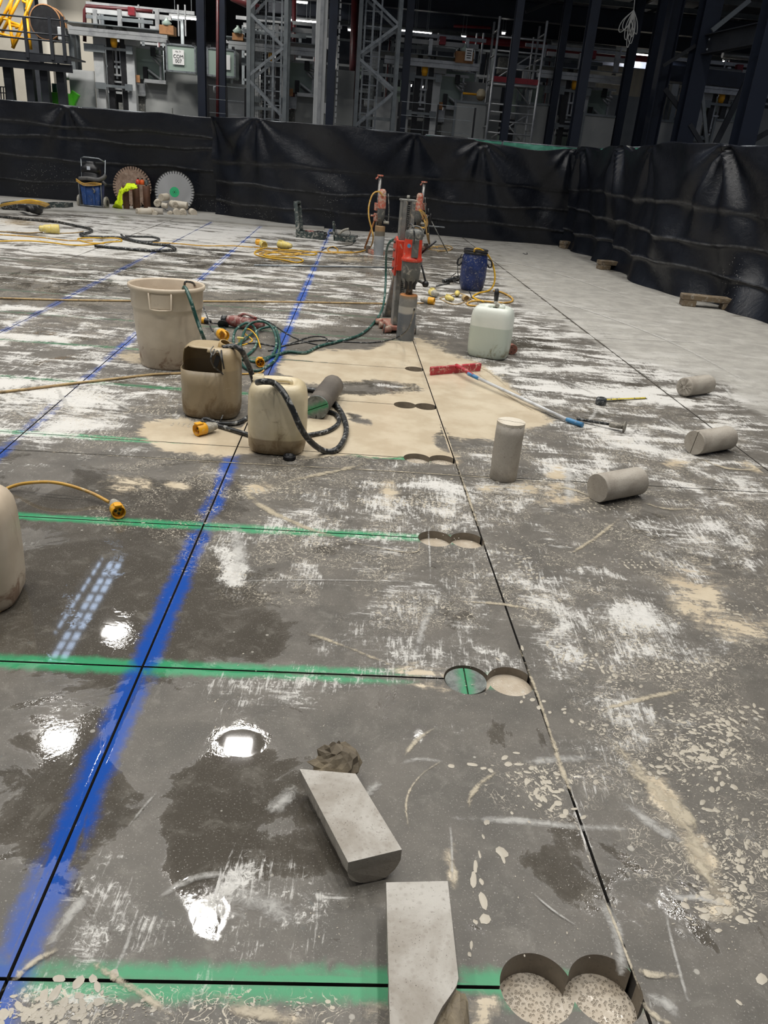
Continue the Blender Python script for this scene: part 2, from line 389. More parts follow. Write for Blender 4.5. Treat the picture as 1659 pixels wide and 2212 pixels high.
for x, y, rx, ry, a in [(940, 1460, 60, 40, .95), (800, 785, 280, 12, .85), (760, 870, 250, 14, .9), (690, 975, 160, 14, .7), (400, 970, 140, 12, .8), (560, 2130, 0.1, .1, 0), (700, 1150, 60, 20, .2), (40, 2110, 60, 60, .5), (480, 2130, 26, 40, .55), (700, 2132, 26, 40, .5), (950, 2128, 40, 60, .9), (1025, 2165, 60, 30, 1.), (160, 2115, 60, 30, .45)]:
    green *= 1-a*ell(x, y, rx, ry, 0, .4)
# ---- slab material
M = {}
def floor_material():
    t = NT('concrete_slab'); a1 = t.attr('stain'); a2 = t.attr('paint')
    s1 = t.node('ShaderNodeSeparateColor'); t.put(s1.inputs[0], a1.outputs['Color'])
    s2 = t.node('ShaderNodeSeparateColor'); t.put(s2.inputs[0], a2.outputs['Color'])
    slm, dum, wem = s1.outputs; drm = a1.outputs['Alpha']; blm, grm, spm = s2.outputs
    co = t.obj()
    big = t.noise(.9, 3, .5); med = t.noise(5, 6, .65, .3); fine = t.noise(42, 5, .7); grit = t.noise(220, 2, .5)
    base = t.mix(t.step(med, .3, .7), srgb(80, 76, 69), srgb(100, 95, 87))
    base = t.mix(t.step(t.math('ADD', wem, t.math('MULTIPLY', t.math('SUBTRACT', t.noise(2.4, 7, .68, .8), .5), 2.6)), .44, .85, 0., .8), base, srgb(74, 69, 61))
    base = t.mix(t.step(t.noise(13, 5, .72, .6), .50, .78, 0, .45), base, srgb(140, 136, 127))
    base = t.mix(t.step(t.noise(24, 6, .7, 1.), .60, .78, 0, .5), base, srgb(58, 54, 48))
    base = t.mix(t.step(grit, .62, .70, 0, .55), base, srgb(160, 156, 148))
    base = t.mix(t.step(t.math('ADD', t.voro(16), t.math('MULTIPLY', t.noise(6, 2), .6)), .34, .30, 0, .7), base, srgb(176, 172, 162))
    dryc = t.mix(t.step(med, .35, .65), srgb(146, 143, 136), srgb(164, 161, 153))
    dm = t.step(t.math('ADD', drm, t.math('MULTIPLY', t.math('SUBTRACT', t.noise(3, 6, .65, .4), .5), 1.1)), .35, .68)
    base = t.mix(dm, base, dryc)
    # whitish residue: milky haze, scuffed flakes, wiped streaks and long scratches
    n1 = t.noise(3.2, 6, .68, .6); fl = t.noise(44, 5, .8, 1.4)
    def streak(a, b, ang, loc, sc=12): return t.noise(sc, 6, .76, .35, t.map((a, b, 1), (0, 0, ang), loc))
    sA = streak(.5, 5., .10, (0, 0, 0)); sB = streak(5.2, .55, .55, (4, 2, 0)); sC = streak(5.5, .6, -.75, (1, 7, 0), 15)
    sel = t.step(t.noise(2.1, 4, .6, 1.), .42, .58); sel2 = t.step(t.noise(2.6, 4, .6, 1., t.map(loc=(9, 4, 2))), .45, .55)
    st = t.lerp(sel, t.lerp(sel2, sA, sB), sC)
    gate = t.math('ADD', t.math('ADD', t.math('MULTIPLY', n1, 1.15), t.math('MULTIPLY', dum, .52)), -.635)
    sx = t.node('ShaderNodeSeparateXYZ'); t.put(sx.inputs[0], co)
    gate = t.math('ADD', gate, t.math('MULTIPLY', t.math('MULTIPLY', t.math('SUBTRACT', t.noise(1.5, 7, .74, .8, t.map((.5, 2.2, 1), (0, 0, .1), (2, 5, 0))), .5), 2.0), t.step(sx.outputs[1], 3., 6.5, .35, 1.)))
    haze = t.math('MULTIPLY', t.step(t.math('ADD', gate, t.math('MULTIPLY', t.math('SUBTRACT', fl, .5), .7)), .12, .62), .36)
    flake = t.step(t.math('ADD', t.math('MULTIPLY', fl, 1.1), gate), .80, .95)
    strk = t.step(t.math('ADD', st, t.math('MULTIPLY', gate, .75)), .66, .80)
    lng = t.math('MAXIMUM', t.step(streak(.16, 30., .25, (3, 1, 0), 2.2), .70, .735), t.step(streak(26., .16, .42, (5, 5, 0), 2.2), .70, .735))
    lng = t.math('MAXIMUM', lng, t.step(streak(28., .2, -1.05, (7, 2, 0), 2.), .70, .735))
    lng = t.math('MULTIPLY', lng, t.step(dum, .1, .5, .25, .9))
    du = t.math('MAXIMUM', t.math('MAXIMUM', haze, t.math('MULTIPLY', flake, .92)), t.math('MAXIMUM', t.math('MULTIPLY', strk, .8), lng))
    du = t.math('MULTIPLY', du, t.math('SUBTRACT', 1., t.math('MULTIPLY', wem, t.step(dum, .5, .1, 0, .55))))
    # paint sprayed along the cuts
    pn = t.noise(26, 4, .7, .3); pn2 = t.noise(5, 4, .6)
    def pband(lines, amp, w, c, base):
        acc = None
        for L in lines:
            n3 = t.node('ShaderNodeVectorMath', _operation='DOT_PRODUCT'); t.put(n3.inputs[0], co); n3.inputs[1].default_value = (L[2][0], L[2][1], 0)
            d = t.math('ABSOLUTE', t.math('SUBTRACT', n3.outputs['Value'], float(L[0]@L[2])))
            acc = d if acc is None else t.math('MINIMUM', acc, d)
        acc = t.math('ADD', acc, t.math('MULTIPLY', t.math('SUBTRACT', pn2, .5), w*.7))
        m = t.step(acc, w*1.25, w*.1)
        m = t.math('MULTIPLY', m, amp)
        m = t.step(t.math('ADD', m, t.math('MULTIPLY', t.math('SUBTRACT', pn, .5), .9)), .12, .95)
        return t.mix(t.math('MULTIPLY', m, .96), base, c)
    base = pband(GW, grm, .052, srgb(58, 146, 100), base)
    base = pband(BW[1:4], blm, .062, srgb(24, 74, 158), base)
    du = t.math('MULTIPLY', du, t.lerp(dm, 1., .25))
    base = t.mix(t.math('MULTIPLY', du, .9), base, srgb(216, 214, 208))
    # slurry: pools, curls and drops
    sn = t.math('ADD', t.math('MULTIPLY', t.noise(8, 6, .72, .9), .62), t.math('MULTIPLY', t.noise(10, 6, .74, .4, t.map((.7, 4, 1), (0, 0, .3))), .38)); wv = t.noise(16, 3, .5, 2.2)
    sl = t.step(t.math('ADD', slm, t.math('MULTIPLY', t.math('SUBTRACT', sn, .5), 1.9)), .46, .53)
    cur = t.math('ABSOLUTE', t.math('SUBTRACT', t.noise(27, 2, .5, 1.9), .5))
    cur = t.step(cur, .022, .008)
    drp = t.step(t.math('ADD', t.voro(44, t.map((1, 1.4, 1))), t.math('MULTIPLY', t.noise(9, 4, .6), .55)), .46, .40)
    cl = t.step(t.noise(3.4, 6, .68, .6), .44, .58)
    sp = t.math('MULTIPLY', t.math('MAXIMUM', cur, drp), t.math('MULTIPLY', cl, t.step(spm, .1, .4)))
    slc = t.mix(t.step(t.noise(4, 5, .6), .35, .65), srgb(186, 171, 146), srgb(201, 188, 164))
    base = t.mix(t.math('MULTIPLY', sp, .92), base, srgb(198, 189, 171))
    ghost = t.step(t.math('ADD', slm, t.math('MULTIPLY', t.math('SUBTRACT', sn, .5), 1.9)), .28, .5, 0, .35)
    base = t.mix(ghost, base, slc); base = t.mix(sl, base, slc)
    # gloss
    wn = t.step(t.noise(2.2, 5, .6, .5), .30, .5)
    w_ = t.step(t.math('ADD', wem, t.math('MULTIPLY', t.math('SUBTRACT', t.noise(2.4, 7, .68, .8), .5), 2.6)), .44, .60)
    ro = t.lerp(w_, .46, .035); ro = t.lerp(dm, ro, .66); ro = t.lerp(t.math('MULTIPLY', du, .85), ro, .6)
    ro = t.lerp(t.math('MAXIMUM', sl, sp), ro, .24)
    rip = t.step(t.noise(4.5, 4, .6, .4, t.map(loc=(3, 8, 1))), .56, .66)
    h = t.math('MULTIPLY', t.noise(75, 3, .62), t.lerp(t.step(wem, .3, .7), .75, t.math('MULTIPLY', rip, .4)))
    nor = t.bump(h, .22, .003)
    return t.set(col=base, rough=ro, nor=nor, spec=.5)
M['slab'] = floor_material()
def wall_cut():
    t = NT('cut_concrete_wall')
    c = t.mix(t.step(t.noise(14, 5, .6), .4, .62), srgb(126, 116, 101), srgb(110, 101, 88))
    c = t.mix(t.step(t.voro(70), .2, .1, 0, .5), c, srgb(90, 84, 75))
    return t.set(col=c, rough=.5, nor=t.bump(t.noise(90), .2, .002))
M['holewall'] = wall_cut()
M['kerf'] = pmat('saw_kerf_wall', srgb(48, 45, 41), srgb(66, 61, 55), rough=.8)
M['sub'] = pmat('kerf_bottom', srgb(32, 30, 27), srgb(45, 42, 38), rough=.8)
floor = MB().add([(XR[0], YR[0], -.2), (XR[1], YR[0], -.2), (XR[1], YR[1], -.2), (XR[0], YR[1], -.2)], [(0, 1, 2, 3)]).build('floor', M['sub'], kind='structure')
floor.location = (0, 0, 0); ABS[floor.name] = (0, 0, 0)
floor.data.vertices.foreach_set('co', np.array([(XR[0], YR[0], -.2), (XR[1], YR[0], -.2), (XR[1], YR[1], -.2), (XR[0], YR[1], -.2)]).ravel())
floor['label'] = 'wet saw-cut grey concrete floor slab with slurry and spray lines'
for kk in np.unique(key[ok]):
    T = ft[ok & (key == kk)]
    idx, inv = np.unique(T, return_inverse=True); T = inv.reshape(-1, 3)
    vs = fv[idx]; nv = len(vs)
    e = {}
    for tr in T:
        for i in range(3):
            a, b = int(tr[i]), int(tr[(i+1) % 3]); e[(a, b)] = 1
    bd = [(a, b) for (a, b) in e if (b, a) not in e]
    low = {}; V = [(x, y, 0.) for x, y in vs]; F = [tuple(int(i) for i in tr) for tr in T]; mi = [0]*len(F)
    for a, b in bd:
        for q in (a, b):
            if q not in low: low[q] = len(V); V.append((vs[q][0], vs[q][1], -.15))
        m = .5*(vs[a]+vs[b]); onh = any(np.linalg.norm(m-c) < r*1.02 for c, r, *_ in HOLES)
        F.append((b, a, low[a], low[b])); mi.append(1 if onh else 2)
    me = bpy.data.meshes.new('slab_panel'); me.from_pydata(V, [], F)
    for m in ('slab', 'holewall', 'kerf'): me.materials.append(M[m])
    me.polygons.foreach_set('material_index', mi)
    src = np.concatenate([idx, idx[[q for q in low]]]) if low else idx
    for nm, ch in (('stain', (slurry, dust, wet, dry)), ('paint', (blue, green, spk, spk*0))):
        ca = me.color_attributes.new(nm, 'FLOAT_COLOR', 'POINT')
        ca.data.foreach_set('color', np.stack([c[src] for c in ch], 1).astype(np.float32).ravel())
    me.update()
    o = bpy.data.objects.new('slab_panel', me); COL.objects.link(o); o.parent = floor
# slurry standing in the core holes
def foam_mat(name, bub):
    t = NT(name)
    v = t.voro(150, t.map()); v2 = t.voro(52)
    ring = t.step(t.math('ABSOLUTE', t.math('SUBTRACT', v, .33)), .09, .02)
    c = t.mix(t.step(t.noise(12, 5, .6), .35, .65), srgb(178, 165, 146), srgb(196, 186, 170))
    if bub:
        c = t.mix(t.math('MULTIPLY', ring, .35), c, srgb(154, 140, 122))
        c = t.mix(t.step(t.math('ADD', v2, t.math('MULTIPLY', t.noise(20, 2), .3)), .22, .19, 0, .7), c, srgb(112, 100, 88))
    h = t.math('MULTIPLY', t.step(v, .1, .5), 1.)
    return t.set(col=c, rough=.16, nor=t.bump(h, .9 if bub else .2, .004))
M['foam'] = foam_mat('foamy_slurry', True); M['pool'] = foam_mat('slurry_pool', False)
for c, r, dp, k, j in HOLES:
    mb = MB(); n = 40; ringv = []
    for i in range(5):
        rr = (r+.0)*(i+1)/5
        ringv.append([(c[0]+rr*math.cos(2*PI*q/n), c[1]+rr*math.sin(2*PI*q/n), -dp+(.0015*rng.random() if i < 4 else 0)) for q in range(n)])
    mb.rings(ringv[::-1], False, True)
    mb.build('slurry_fill', M['foam' if k in (0, 1, 3) and not (k == 1 and j == 0) else 'pool'], floor)
# ---- splashes, smears and drops lying on the slab
def smear_mat(name, c1, c2, lo, hi, rough, amt=.95):
    t = NT(name); e = t.attr('edge').outputs['Fac']
    n = t.math('ADD', t.math('MULTIPLY', t.noise(38, 6, .72, .8), .6), t.math('MULTIPLY', t.noise(9, 4, .6), .4))
    a = t.math('MULTIPLY', t.step(t.math('ADD', e, t.math('MULTIPLY', t.math('SUBTRACT', n, .5), 2.4)), lo, hi), amt)
    return t.set(col=t.mix(t.noise(6, 4), c1, c2), rough=rough, alpha=a, nor=t.bump(t.noise(60, 4), .3, .002))
M['smearw'] = smear_mat('white_smear', srgb(206, 204, 198), srgb(180, 178, 172), .38, 1.2, .6, .75)
M['smearc'] = smear_mat('cream_slurry_smear', srgb(194, 183, 160), srgb(176, 165, 143), .50, 1.05, .28, .88)
M['drop'] = pmat('slurry_drop', srgb(178, 170, 154), srgb(156, 149, 135), rough=.3, scale=3, bump=0)
def strips(L, name, mat, z):
    V, F, E_ = [], [], []
    for li, (pts_, w) in enumerate(L):
        P = catmull([(x, y, 0) for x, y in pts_], 8); n = len(P); W_ = [at(p[0], p[1]) for p in P]
        for i, p in enumerate(W_):
            d = nrm(W_[min(i+1, n-1)]-W_[max(i-1, 0)]); s_ = np.array([-d[1], d[0], 0])
            pm = math.hypot(p[0], p[1], EYE)/FPX         # metres per pixel here
            f = math.sin(PI*min(max((i+.5)/n, .0), 1))**.4
            for o_, e in ((-1, 0.), (-.5, .7), (0, 1.), (.5, .7), (1, 0.)):
                V.append(p+s_*o_*w*pm*1.3+np.array([0, 0, z+.00012*li])); E_.append(e*f)
        b = len(V)-5*n
        F += [(b+5*i+j, b+5*i+j+1, b+5*i+6+j, b+5*i+5+j) for i in range(n-1) for j in range(4)]
    F = [f if np.cross(V[f[1]]-V[f[0]], V[f[3]]-V[f[0]])[2] > 0 else f[::-1] for f in F]
    me = bpy.data.meshes.new(name); me.from_pydata([tuple(v) for v in V], [], F); me.materials.append(M[mat])
    me.attributes.new('edge', 'FLOAT', 'POINT').data.foreach_set('value', E_); me.update()
    o = bpy.data.objects.new(name, me); COL.objects.link(o); o.parent = floor; o['kind'] = 'stuff'; return o
strips([([(955, 1768), (1100, 1772), (1240, 1785), (1375, 1792)], 12), ([(505, 1130), (516, 1190), (512, 1255)], 20), ([(1130, 1648), (1200, 1640), (1290, 1638)], 14), ([(865, 1650), (900, 1641), (960, 1645)], 8),
        ([(940, 1300), (915, 1350), (895, 1425)], 12), ([(1340, 1730), (1420, 1790), (1480, 1820)], 16), ([(1440, 1940), (1500, 1940), (1570, 1955)], 8), ([(1430, 1935), (1452, 2040), (1490, 2180)], 4), ([(1290, 1930), (1330, 2010), (1345, 2110)], 14), ([(1390, 2150), (1440, 2170), (1470, 2210)], 14),
        ([(100, 2050), (150, 1980), (190, 1930)], 14), ([(245, 2110), (275, 2040), (290, 2000)], 5), ([(275, 1790), (310, 1745), (345, 1707)], 4), ([(400, 2000), (450, 1960), (540, 1985)], 22), ([(460, 1930), (560, 1950), (650, 1990)], 26), ([(640, 1700), (600, 1740), (580, 1760)], 22), ([(820, 1690), (790, 1720), (770, 1760)], 12),
        ([(520, 1256), (700, 1254), (930, 1258)], 3), ([(925, 1140), (928, 1200), (930, 1258)], 3), ([(972, 1772), (976, 1850), (976, 1905)], 4), ([(1145, 1925), (1190, 1965), (1250, 2005)], 3), ([(1225, 1005), (1230, 1050), (1226, 1100)], 14), ([(1440, 905), (1475, 930), (1500, 945)], 6), ([(1425, 900), (1455, 925), (1480, 940)], 6),
        ([(60, 840), (200, 832), (330, 812)], 3), ([(10, 870), (40, 890), (60, 905)], 6), ([(120, 830), (135, 860), (150, 885)], 6), ([(200, 850), (250, 870), (285, 890)], 6), ([(1210, 820), (1260, 840), (1290, 855)], 6), ([(1290, 885), (1280, 900), (1270, 912)], 6), ([(1460, 830), (1480, 845), (1500, 860)], 5), ([(1560, 830), (1575, 850), (1585, 865)], 5),
        ([(1060, 612), (1250, 665), (1450, 740), (1659, 850)], 6), ([(1100, 655), (1250, 665), (1400, 680)], 4), ([(1000, 545), (1200, 590), (1400, 660)], 5), ([(1180, 725), (1400, 735), (1600, 745)], 4), ([(340, 1940), (420, 1900), (500, 1890)], 10)], 'white_smears', 'smearw', .0008)
strips([([(1300, 1560), (1345, 1625), (1400, 1690), (1450, 1740), (1490, 1800), (1515, 1860), (1545, 1925)], 26), ([(1430, 1700), (1475, 1760), (1500, 1800)], 26), ([(1480, 1830), (1520, 1890), (1560, 1935)], 20), ([(1270, 1542), (1380, 1512), (1500, 1485)], 9), ([(975, 1299), (1080, 1305), (1160, 1320)], 7), ([(498, 1035), (560, 1090), (640, 1132), (740, 1166)], 12), ([(640, 1360), (740, 1395), (860, 1442)], 8),
        ([(945, 1570), (900, 1600), (865, 1645)], 8), ([(1110, 1650), (1055, 1680), (1018, 1718), (1012, 1752)], 8), ([(960, 1640), (905, 1680), (877, 1735), (888, 1815)], 4), ([(180, 2070), (260, 2120), (330, 2165), (400, 2212)], 9), ([(470, 2185), (560, 2190), (650, 2215)], 16), ([(955, 1838), (970, 1850), (980, 1890), (985, 1925)], 10), ([(1375, 2090), (1400, 2105), (1470, 2110)], 9), ([(1380, 2160), (1420, 2200), (1450, 2212)], 8),
        ([(1115, 1385), (1160, 1500), (1200, 1620), (1250, 1760)], 5), ([(1180, 1560), (1205, 1640), (1230, 1710)], 8), ([(1290, 1905), (1340, 2030), (1385, 2150)], 4), ([(985, 1000), (1010, 1070), (1040, 1160)], 4), ([(1500, 985), (1560, 1010), (1620, 1015), (1655, 1005)], 9), ([(0, 971), (400, 995), (860, 1020), (1200, 1042), (1659, 1068)], 3), ([(600, 1045), (720, 1020), (800, 1000)], 12), ([(740, 1170), (890, 1195), (905, 1165)], 3), ([(1100, 840), (1050, 800), (1010, 790)], 5),
        ([(1230, 1200), (1290, 1160), (1340, 1120)], 6), ([(1380, 1085), (1440, 1100), (1500, 1100)], 9), ([(1180, 1050), (1240, 1060), (1300, 1085)], 8), ([(0, 2150), (60, 2090), (130, 2050)], 10), ([(1010, 790), (1090, 850), (1180, 905)], 3)], 'cream_smears', 'smearc', .0013)
def drops(name, specs, z=.0008):
    rg = np.random.default_rng(11); V, F = [], []
    def blob(px, py, a, b, ang):
        p = at(px, py); pm = math.hypot(p[0], p[1], EYE)/FPX; n = 10; b0 = len(V)
        V.append(p+np.array([0, 0, z+.0016])); ph = rg.uniform(0, 6.28)
        for k in range(n):
            th = 2*PI*k/n; rr = 1+.22*math.sin(2*th+ph)+rg.normal(0, .08); x, y = a*rr*math.cos(th)*pm, b*rr*math.sin(th)*pm
            V.append(p+np.array([x*math.cos(ang)-y*math.sin(ang), x*math.sin(ang)+y*math.cos(ang), z]))
        for k in range(n): F.append((b0, b0+1+k, b0+1+(k+1) % n))
    for sp in specs:
        if sp[0] == 'area':
            _, cx, cy, rx, ry, n, s0, s1, ang = sp
            for _ in range(n):
                q = rg.normal(0, .5, 2); s_ = .85*s0*(s1/s0)**(rg.random()**3.2); blob(cx+q[0]*rx, cy+q[1]*ry, s_, s_*rg.uniform(.4, .75), ang+rg.normal(0, .35))
        elif sp[0] == 'foot':
            _, cx, cy, L, Wd, ang, s_ = sp
            c0 = at(cx, cy); pm = math.hypot(c0[0], c0[1], EYE)/FPX
            for i in range(9):
                for j in range(5):
                    u = (i-4)/4.; v = (j-2)/2.
                    if rg.random() < .22 or abs(v) > 1.05-.35*abs(u)**2-.25*(abs(u+.15) < .25): continue
                    x, y = u*.13+rg.normal(0, .004), v*.045+rg.normal(0, .003); ca, sa = math.cos(ang), math.sin(ang)
                    P_ = c0+np.array([x*ca-y*sa, x*sa+y*ca, 0]); X, Y, _d = pix(P_)
                    blob(float(X), float(Y), s_*rg.uniform(.6, 1.3), s_*rg.uniform(.35, .8), ang+PI/2+rg.normal(0, .5))
        else:
            _, px, py, a, b, ang = sp; blob(px, py, a, b, ang)
    me = bpy.data.meshes.new(name); me.from_pydata([tuple(v) for v in V], [], F); me.materials.append(M['drop']); me.polygons.foreach_set('use_smooth', [True]*len(F)); me.update()
    o = bpy.data.objects.new(name, me); COL.objects.link(o); o.parent = floor; o['kind'] = 'stuff'
drops('slurry_drops', [('one', 1051, 1777, 5, 8, 0), ('one', 1044, 1808, 3, 6, 0), ('one', 1036, 1846, 3, 9, 0), ('one', 1027, 1872, 5, 13, 0), ('one', 1023, 1900, 7, 17, 0), ('one', 1040, 1905, 5, 7, 0), ('one', 1044, 1946, 9, 16, 0), ('one', 1048, 1986, 9, 14, 0), ('one', 1027, 1992, 4, 6, 0), ('one', 1018, 2042, 3, 10, 0), ('one', 1014, 2062, 3, 6, 0), ('one', 1085, 1842, 13, 12, 0), ('one', 1087, 1855, 4, 12, 0), ('one', 1128, 1400, 4, 8, 0), ('one', 1076, 1425, 3, 7, .5), ('one', 975, 1655, 6, 7, 0), ('one', 1020, 1652, 10, 6, 0), ('one', 1044, 1660, 6, 5, 0), ('one', 1060, 1665, 6, 5, 0), ('one', 1645, 2115, 10, 10, 0), ('one', 1596, 2166, 5, 5, 0),
    ('area', 1500, 1650, 130, 120, 260, 2, 12, .5), ('area', 1580, 1830, 90, 160, 260, 2, 12, .8), ('area', 1560, 1960, 110, 40, 140, 2, 14, .2), ('area', 1480, 1560, 100, 50, 110, 3, 9, 0), ('area', 1170, 1700, 60, 55, 90, 3, 12, 2.), ('area', 1230, 1420, 90, 60, 90, 1.5, 5, .5), ('area', 1100, 1190, 190, 40, 160, 1.5, 5, 0), ('area', 700, 1060, 200, 40, 160, 1.5, 5, 0), ('area', 1050, 1060, 120, 40, 120, 1.5, 6, 0), ('area', 1350, 1200, 150, 60, 170, 1.5, 5, .3), ('area', 200, 2180, 190, 30, 170, 2, 9, .6), ('area', 560, 2180, 160, 26, 50, 2, 6, 0), ('area', 80, 2190, 90, 20, 80, 4, 13, .6), ('area', 1250, 1950, 200, 130, 90, 1, 4, 1.4), ('area', 980, 1480, 180, 50, 70, 1, 3, .3), ('area', 1560, 1340, 110, 50, 170, 1.5, 7, .2), ('area', 560, 1520, 200, 80, 60, 1, 4, 1.2), ('area', 1300, 820, 220, 60, 160, 1, 3.5, 0), ('area', 150, 880, 150, 60, 90, 1, 3.5, 0), ('area', 900, 790, 140, 12, 50, 1, 3, 0), ('area', 1150, 860, 60, 30, 30, 1, 3, 0), ('area', 700, 1990, 160, 60, 30, 1, 3, 1.), ('area', 380, 1110, 160, 60, 60, 1.5, 5, .3),
    ('foot', 590, 1060, 0, 0, .2, 5), ('foot', 905, 1085, 0, 0, -.1, 5), ('foot', 830, 1085, 0, 0, .1, 4), ('foot', 1128, 1216, 0, 0, 1.9, 5), ('foot', 1260, 1420, 0, 0, -.6, 5), ('foot', 1300, 1450, 0, 0, -.4, 6), ('foot', 700, 1168, 0, 0, 0, 4), ('foot', 1560, 1600, 0, 0, 1.3, 7), ('foot', 1590, 1560, 0, 0, .6, 7), ('foot', 1470, 1640, 0, 0, .4, 7), ('foot', 1170, 1700, 0, 0, -1., 9), ('foot', 1290, 1100, 0, 0, .5, 4), ('foot', 1410, 1220, 0, 0, .2, 4), ('foot', 1040, 980, 0, 0, .1, 3), ('foot', 90, 2180, 0, 0, .5, 12), ('foot', 1215, 1540, 0, 0, -.5, 6), ('foot', 330, 890, 0, 0, .2, 3), ('foot', 640, 990, 0, 0, 0, 3), ('foot', 420, 920, 0, 0, 0, 3), ('foot', 1500, 1440, 0, 0, .2, 5)])
# ================================================================== SHEETED FENCE
def tarp_mat():
    t = NT('black_polythene')
    a = t.attr('splash')
    c = t.mix(t.step(t.noise(2.2, 6, .6, .5), .35, .7), srgb(11, 14, 22), srgb(18, 22, 30))
    c = t.mix(t.step(t.noise(7, 8, .7, .8, t.map((1, 1, .5))), .70, .9, 0, .25), c, srgb(62, 66, 74))
    d = t.math('MULTIPLY', t.step(t.voro(30), .17, .10), t.step(a.outputs['Fac'], .15, .7))
    d = t.math('MULTIPLY', d, t.step(t.noise(30, 2), .42, .5))
    c = t.mix(d, c, srgb(190, 188, 182))
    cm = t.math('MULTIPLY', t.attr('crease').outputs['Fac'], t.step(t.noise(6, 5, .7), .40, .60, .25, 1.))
    c = t.mix(t.math('MULTIPLY', cm, .8), c, srgb(112, 114, 118))  # paler grey along the folds paints in the light they catch
    h = t.math('ADD', t.noise(7, 5, .62, .6), t.math('MULTIPLY', t.noise(30, 4, .6), .15))
    return t.set(col=c, rough=t.lerp(t.noise(5, 4), .24, .46), spec=.5, nor=t.bump(h, .4, .02))
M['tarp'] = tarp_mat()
FTOP = 2.0
def tarp(pix_base, ztop, seed, creases, tips, label, splash=(), flare=None, sag=None):
    """sheet hung over the fence: pix_base are pixels of its bottom edge on the floor"""
    P = [at(*q)[:2] if len(q) == 2 else np.array(q[:2]) for q in pix_base]
    P = [np.array(p, float) for p in P]
    cum = np.concatenate([[0], np.cumsum([np.linalg.norm(P[i+1]-P[i]) for i in range(len(P)-1)])]); Lr = cum[-1]
    n = int(Lr/.05); m = 116; rg = np.random.default_rng(seed)
    s = np.linspace(0, Lr, n); bx = np.interp(s, cum, [p[0] for p in P]); by = np.interp(s, cum, [p[1] for p in P])
    # top runs along the straightened fence line
    k = max(3, int(.9/(Lr/n))); ker = np.ones(2*k+1)/(2*k+1)
    pad = lambda a: np.concatenate([a[0]-(a[k:0:-1]-a[0]), a, a[-1]+(a[-1]-a[-2:-k-2:-1])])
    tx = np.convolve(pad(bx), ker, 'valid'); ty = np.convolve(pad(by), ker, 'valid')
    dx = np.gradient(tx); dy = np.gradient(ty); L = np.hypot(dx, dy); nx, ny = dy/L, -dx/L     # towards the camera
    flip = np.where((nx*(-tx)+ny*(-ty)) < 0, -1, 1); nx, ny = nx*flip, ny*flip
    zz = np.linspace(0, 1, m); Sg, Zg = np.meshgrid(s, zz)
    top = ztop+.015*np.sin(s*2.1+seed)+.012*np.sin(s*5.3+seed*2)
    if sag is not None: top = top - sum(a*np.exp(-((s-c)/w)**2) for c, w, a in sag)
    Zm = Zg*top[None, :]
    D = .05+.0*Zm
    for q in range(9):
        fx, fz, ph = rg.uniform(.6, 3.2), rg.uniform(.4, 2.6), rg.uniform(0, 6.28)
        D = D+.016/(.6+q*.22)*np.sin(fx*Sg*2+fz*Zm*2.+ph+.8*np.sin(Sg*.9+q))
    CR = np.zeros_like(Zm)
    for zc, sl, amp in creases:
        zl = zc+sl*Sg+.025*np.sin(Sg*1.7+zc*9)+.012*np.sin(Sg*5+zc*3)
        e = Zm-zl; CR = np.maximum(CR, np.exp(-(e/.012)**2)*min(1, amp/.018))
        D = D+1.5*amp*np.exp(-np.abs(e)/.018)*(.75+.25*np.sin(Sg*2.3+zc*7)) + .022*np.tanh(e/.03)
    for sc, amp, nr, spread in tips:
        dz = (top[None, :]-Zm)+.04; ds = Sg-sc; r = np.hypot(ds, dz); th = np.arctan2(ds, dz)
        ph = rg.uniform(0, 6.28)
        D = D+amp*np.cos(nr*th+ph+.5*np.sin(3*th))*np.exp(-(th/spread)**2)*np.exp(-r/1.5)*np.clip(r/.15, 0, 1)*1.3
        D = D+amp*.7*np.exp(-(np.abs(np.abs(th)-spread*.55)/.13)**2)*np.exp(-r/1.7)
    w = np.clip(Zg/.85, 0, 1)[..., None]
    base = np.stack([bx, by], 1)[None]; tp = np.stack([tx, ty], 1)[None]
    XY = base*(1-w)+tp*w
    if flare is not None:
        fl = flare(Sg, Zm); D = D+fl
    XY = XY+np.stack([nx, ny], 1)[None]*D[..., None]
    V = np.concatenate([XY, np.maximum(Zm, .004+.0*Zm)[..., None]], -1).reshape(-1, 3)
    F = [(j*n+i, j*n+i+1, (j+1)*n+i+1, (j+1)*n+i) for j in range(m-1) for i in range(n-1)]
    # the strip folded back over the top of the fence
    bk = np.stack([tx-nx*.05, ty-ny*.05, top-.004], 1); b0 = len(V); V = np.concatenate([V, bk])
    bk2 = np.stack([tx-nx*.055, ty-ny*.055, top-.25], 1); b1 = len(V); V = np.concatenate([V, bk2])
    F += [((m-1)*n+i, (m-1)*n+i+1, b0+i+1, b0+i) for i in range(n-1)]+[(b0+i, b0+i+1, b1+i+1, b1+i) for i in range(n-1)]
    off = V.mean(0); off[2] = 0
    me = bpy.data.meshes.new('plastic_sheet'); me.from_pydata([tuple(v) for v in V-off], [], F)
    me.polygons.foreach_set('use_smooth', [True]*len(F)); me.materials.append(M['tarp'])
    at_ = me.attributes.new('splash', 'FLOAT', 'POINT'); sp = np.zeros(len(V))
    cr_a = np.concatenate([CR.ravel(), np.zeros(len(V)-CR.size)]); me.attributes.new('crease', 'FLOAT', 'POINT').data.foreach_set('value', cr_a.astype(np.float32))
    at_ = me.attributes['splash']
    X, Y, _ = pix(V)
    for cx, cy, rx, ry in splash: sp = np.maximum(sp, np.exp(-((X-cx)/rx)**2-((Y-cy)/ry)**2))
    at_.data.foreach_set('value', sp.astype(np.float32)); me.update()
    o = bpy.data.objects.new('plastic_sheet', me); COL.objects.link(o); o.location = tuple(off)
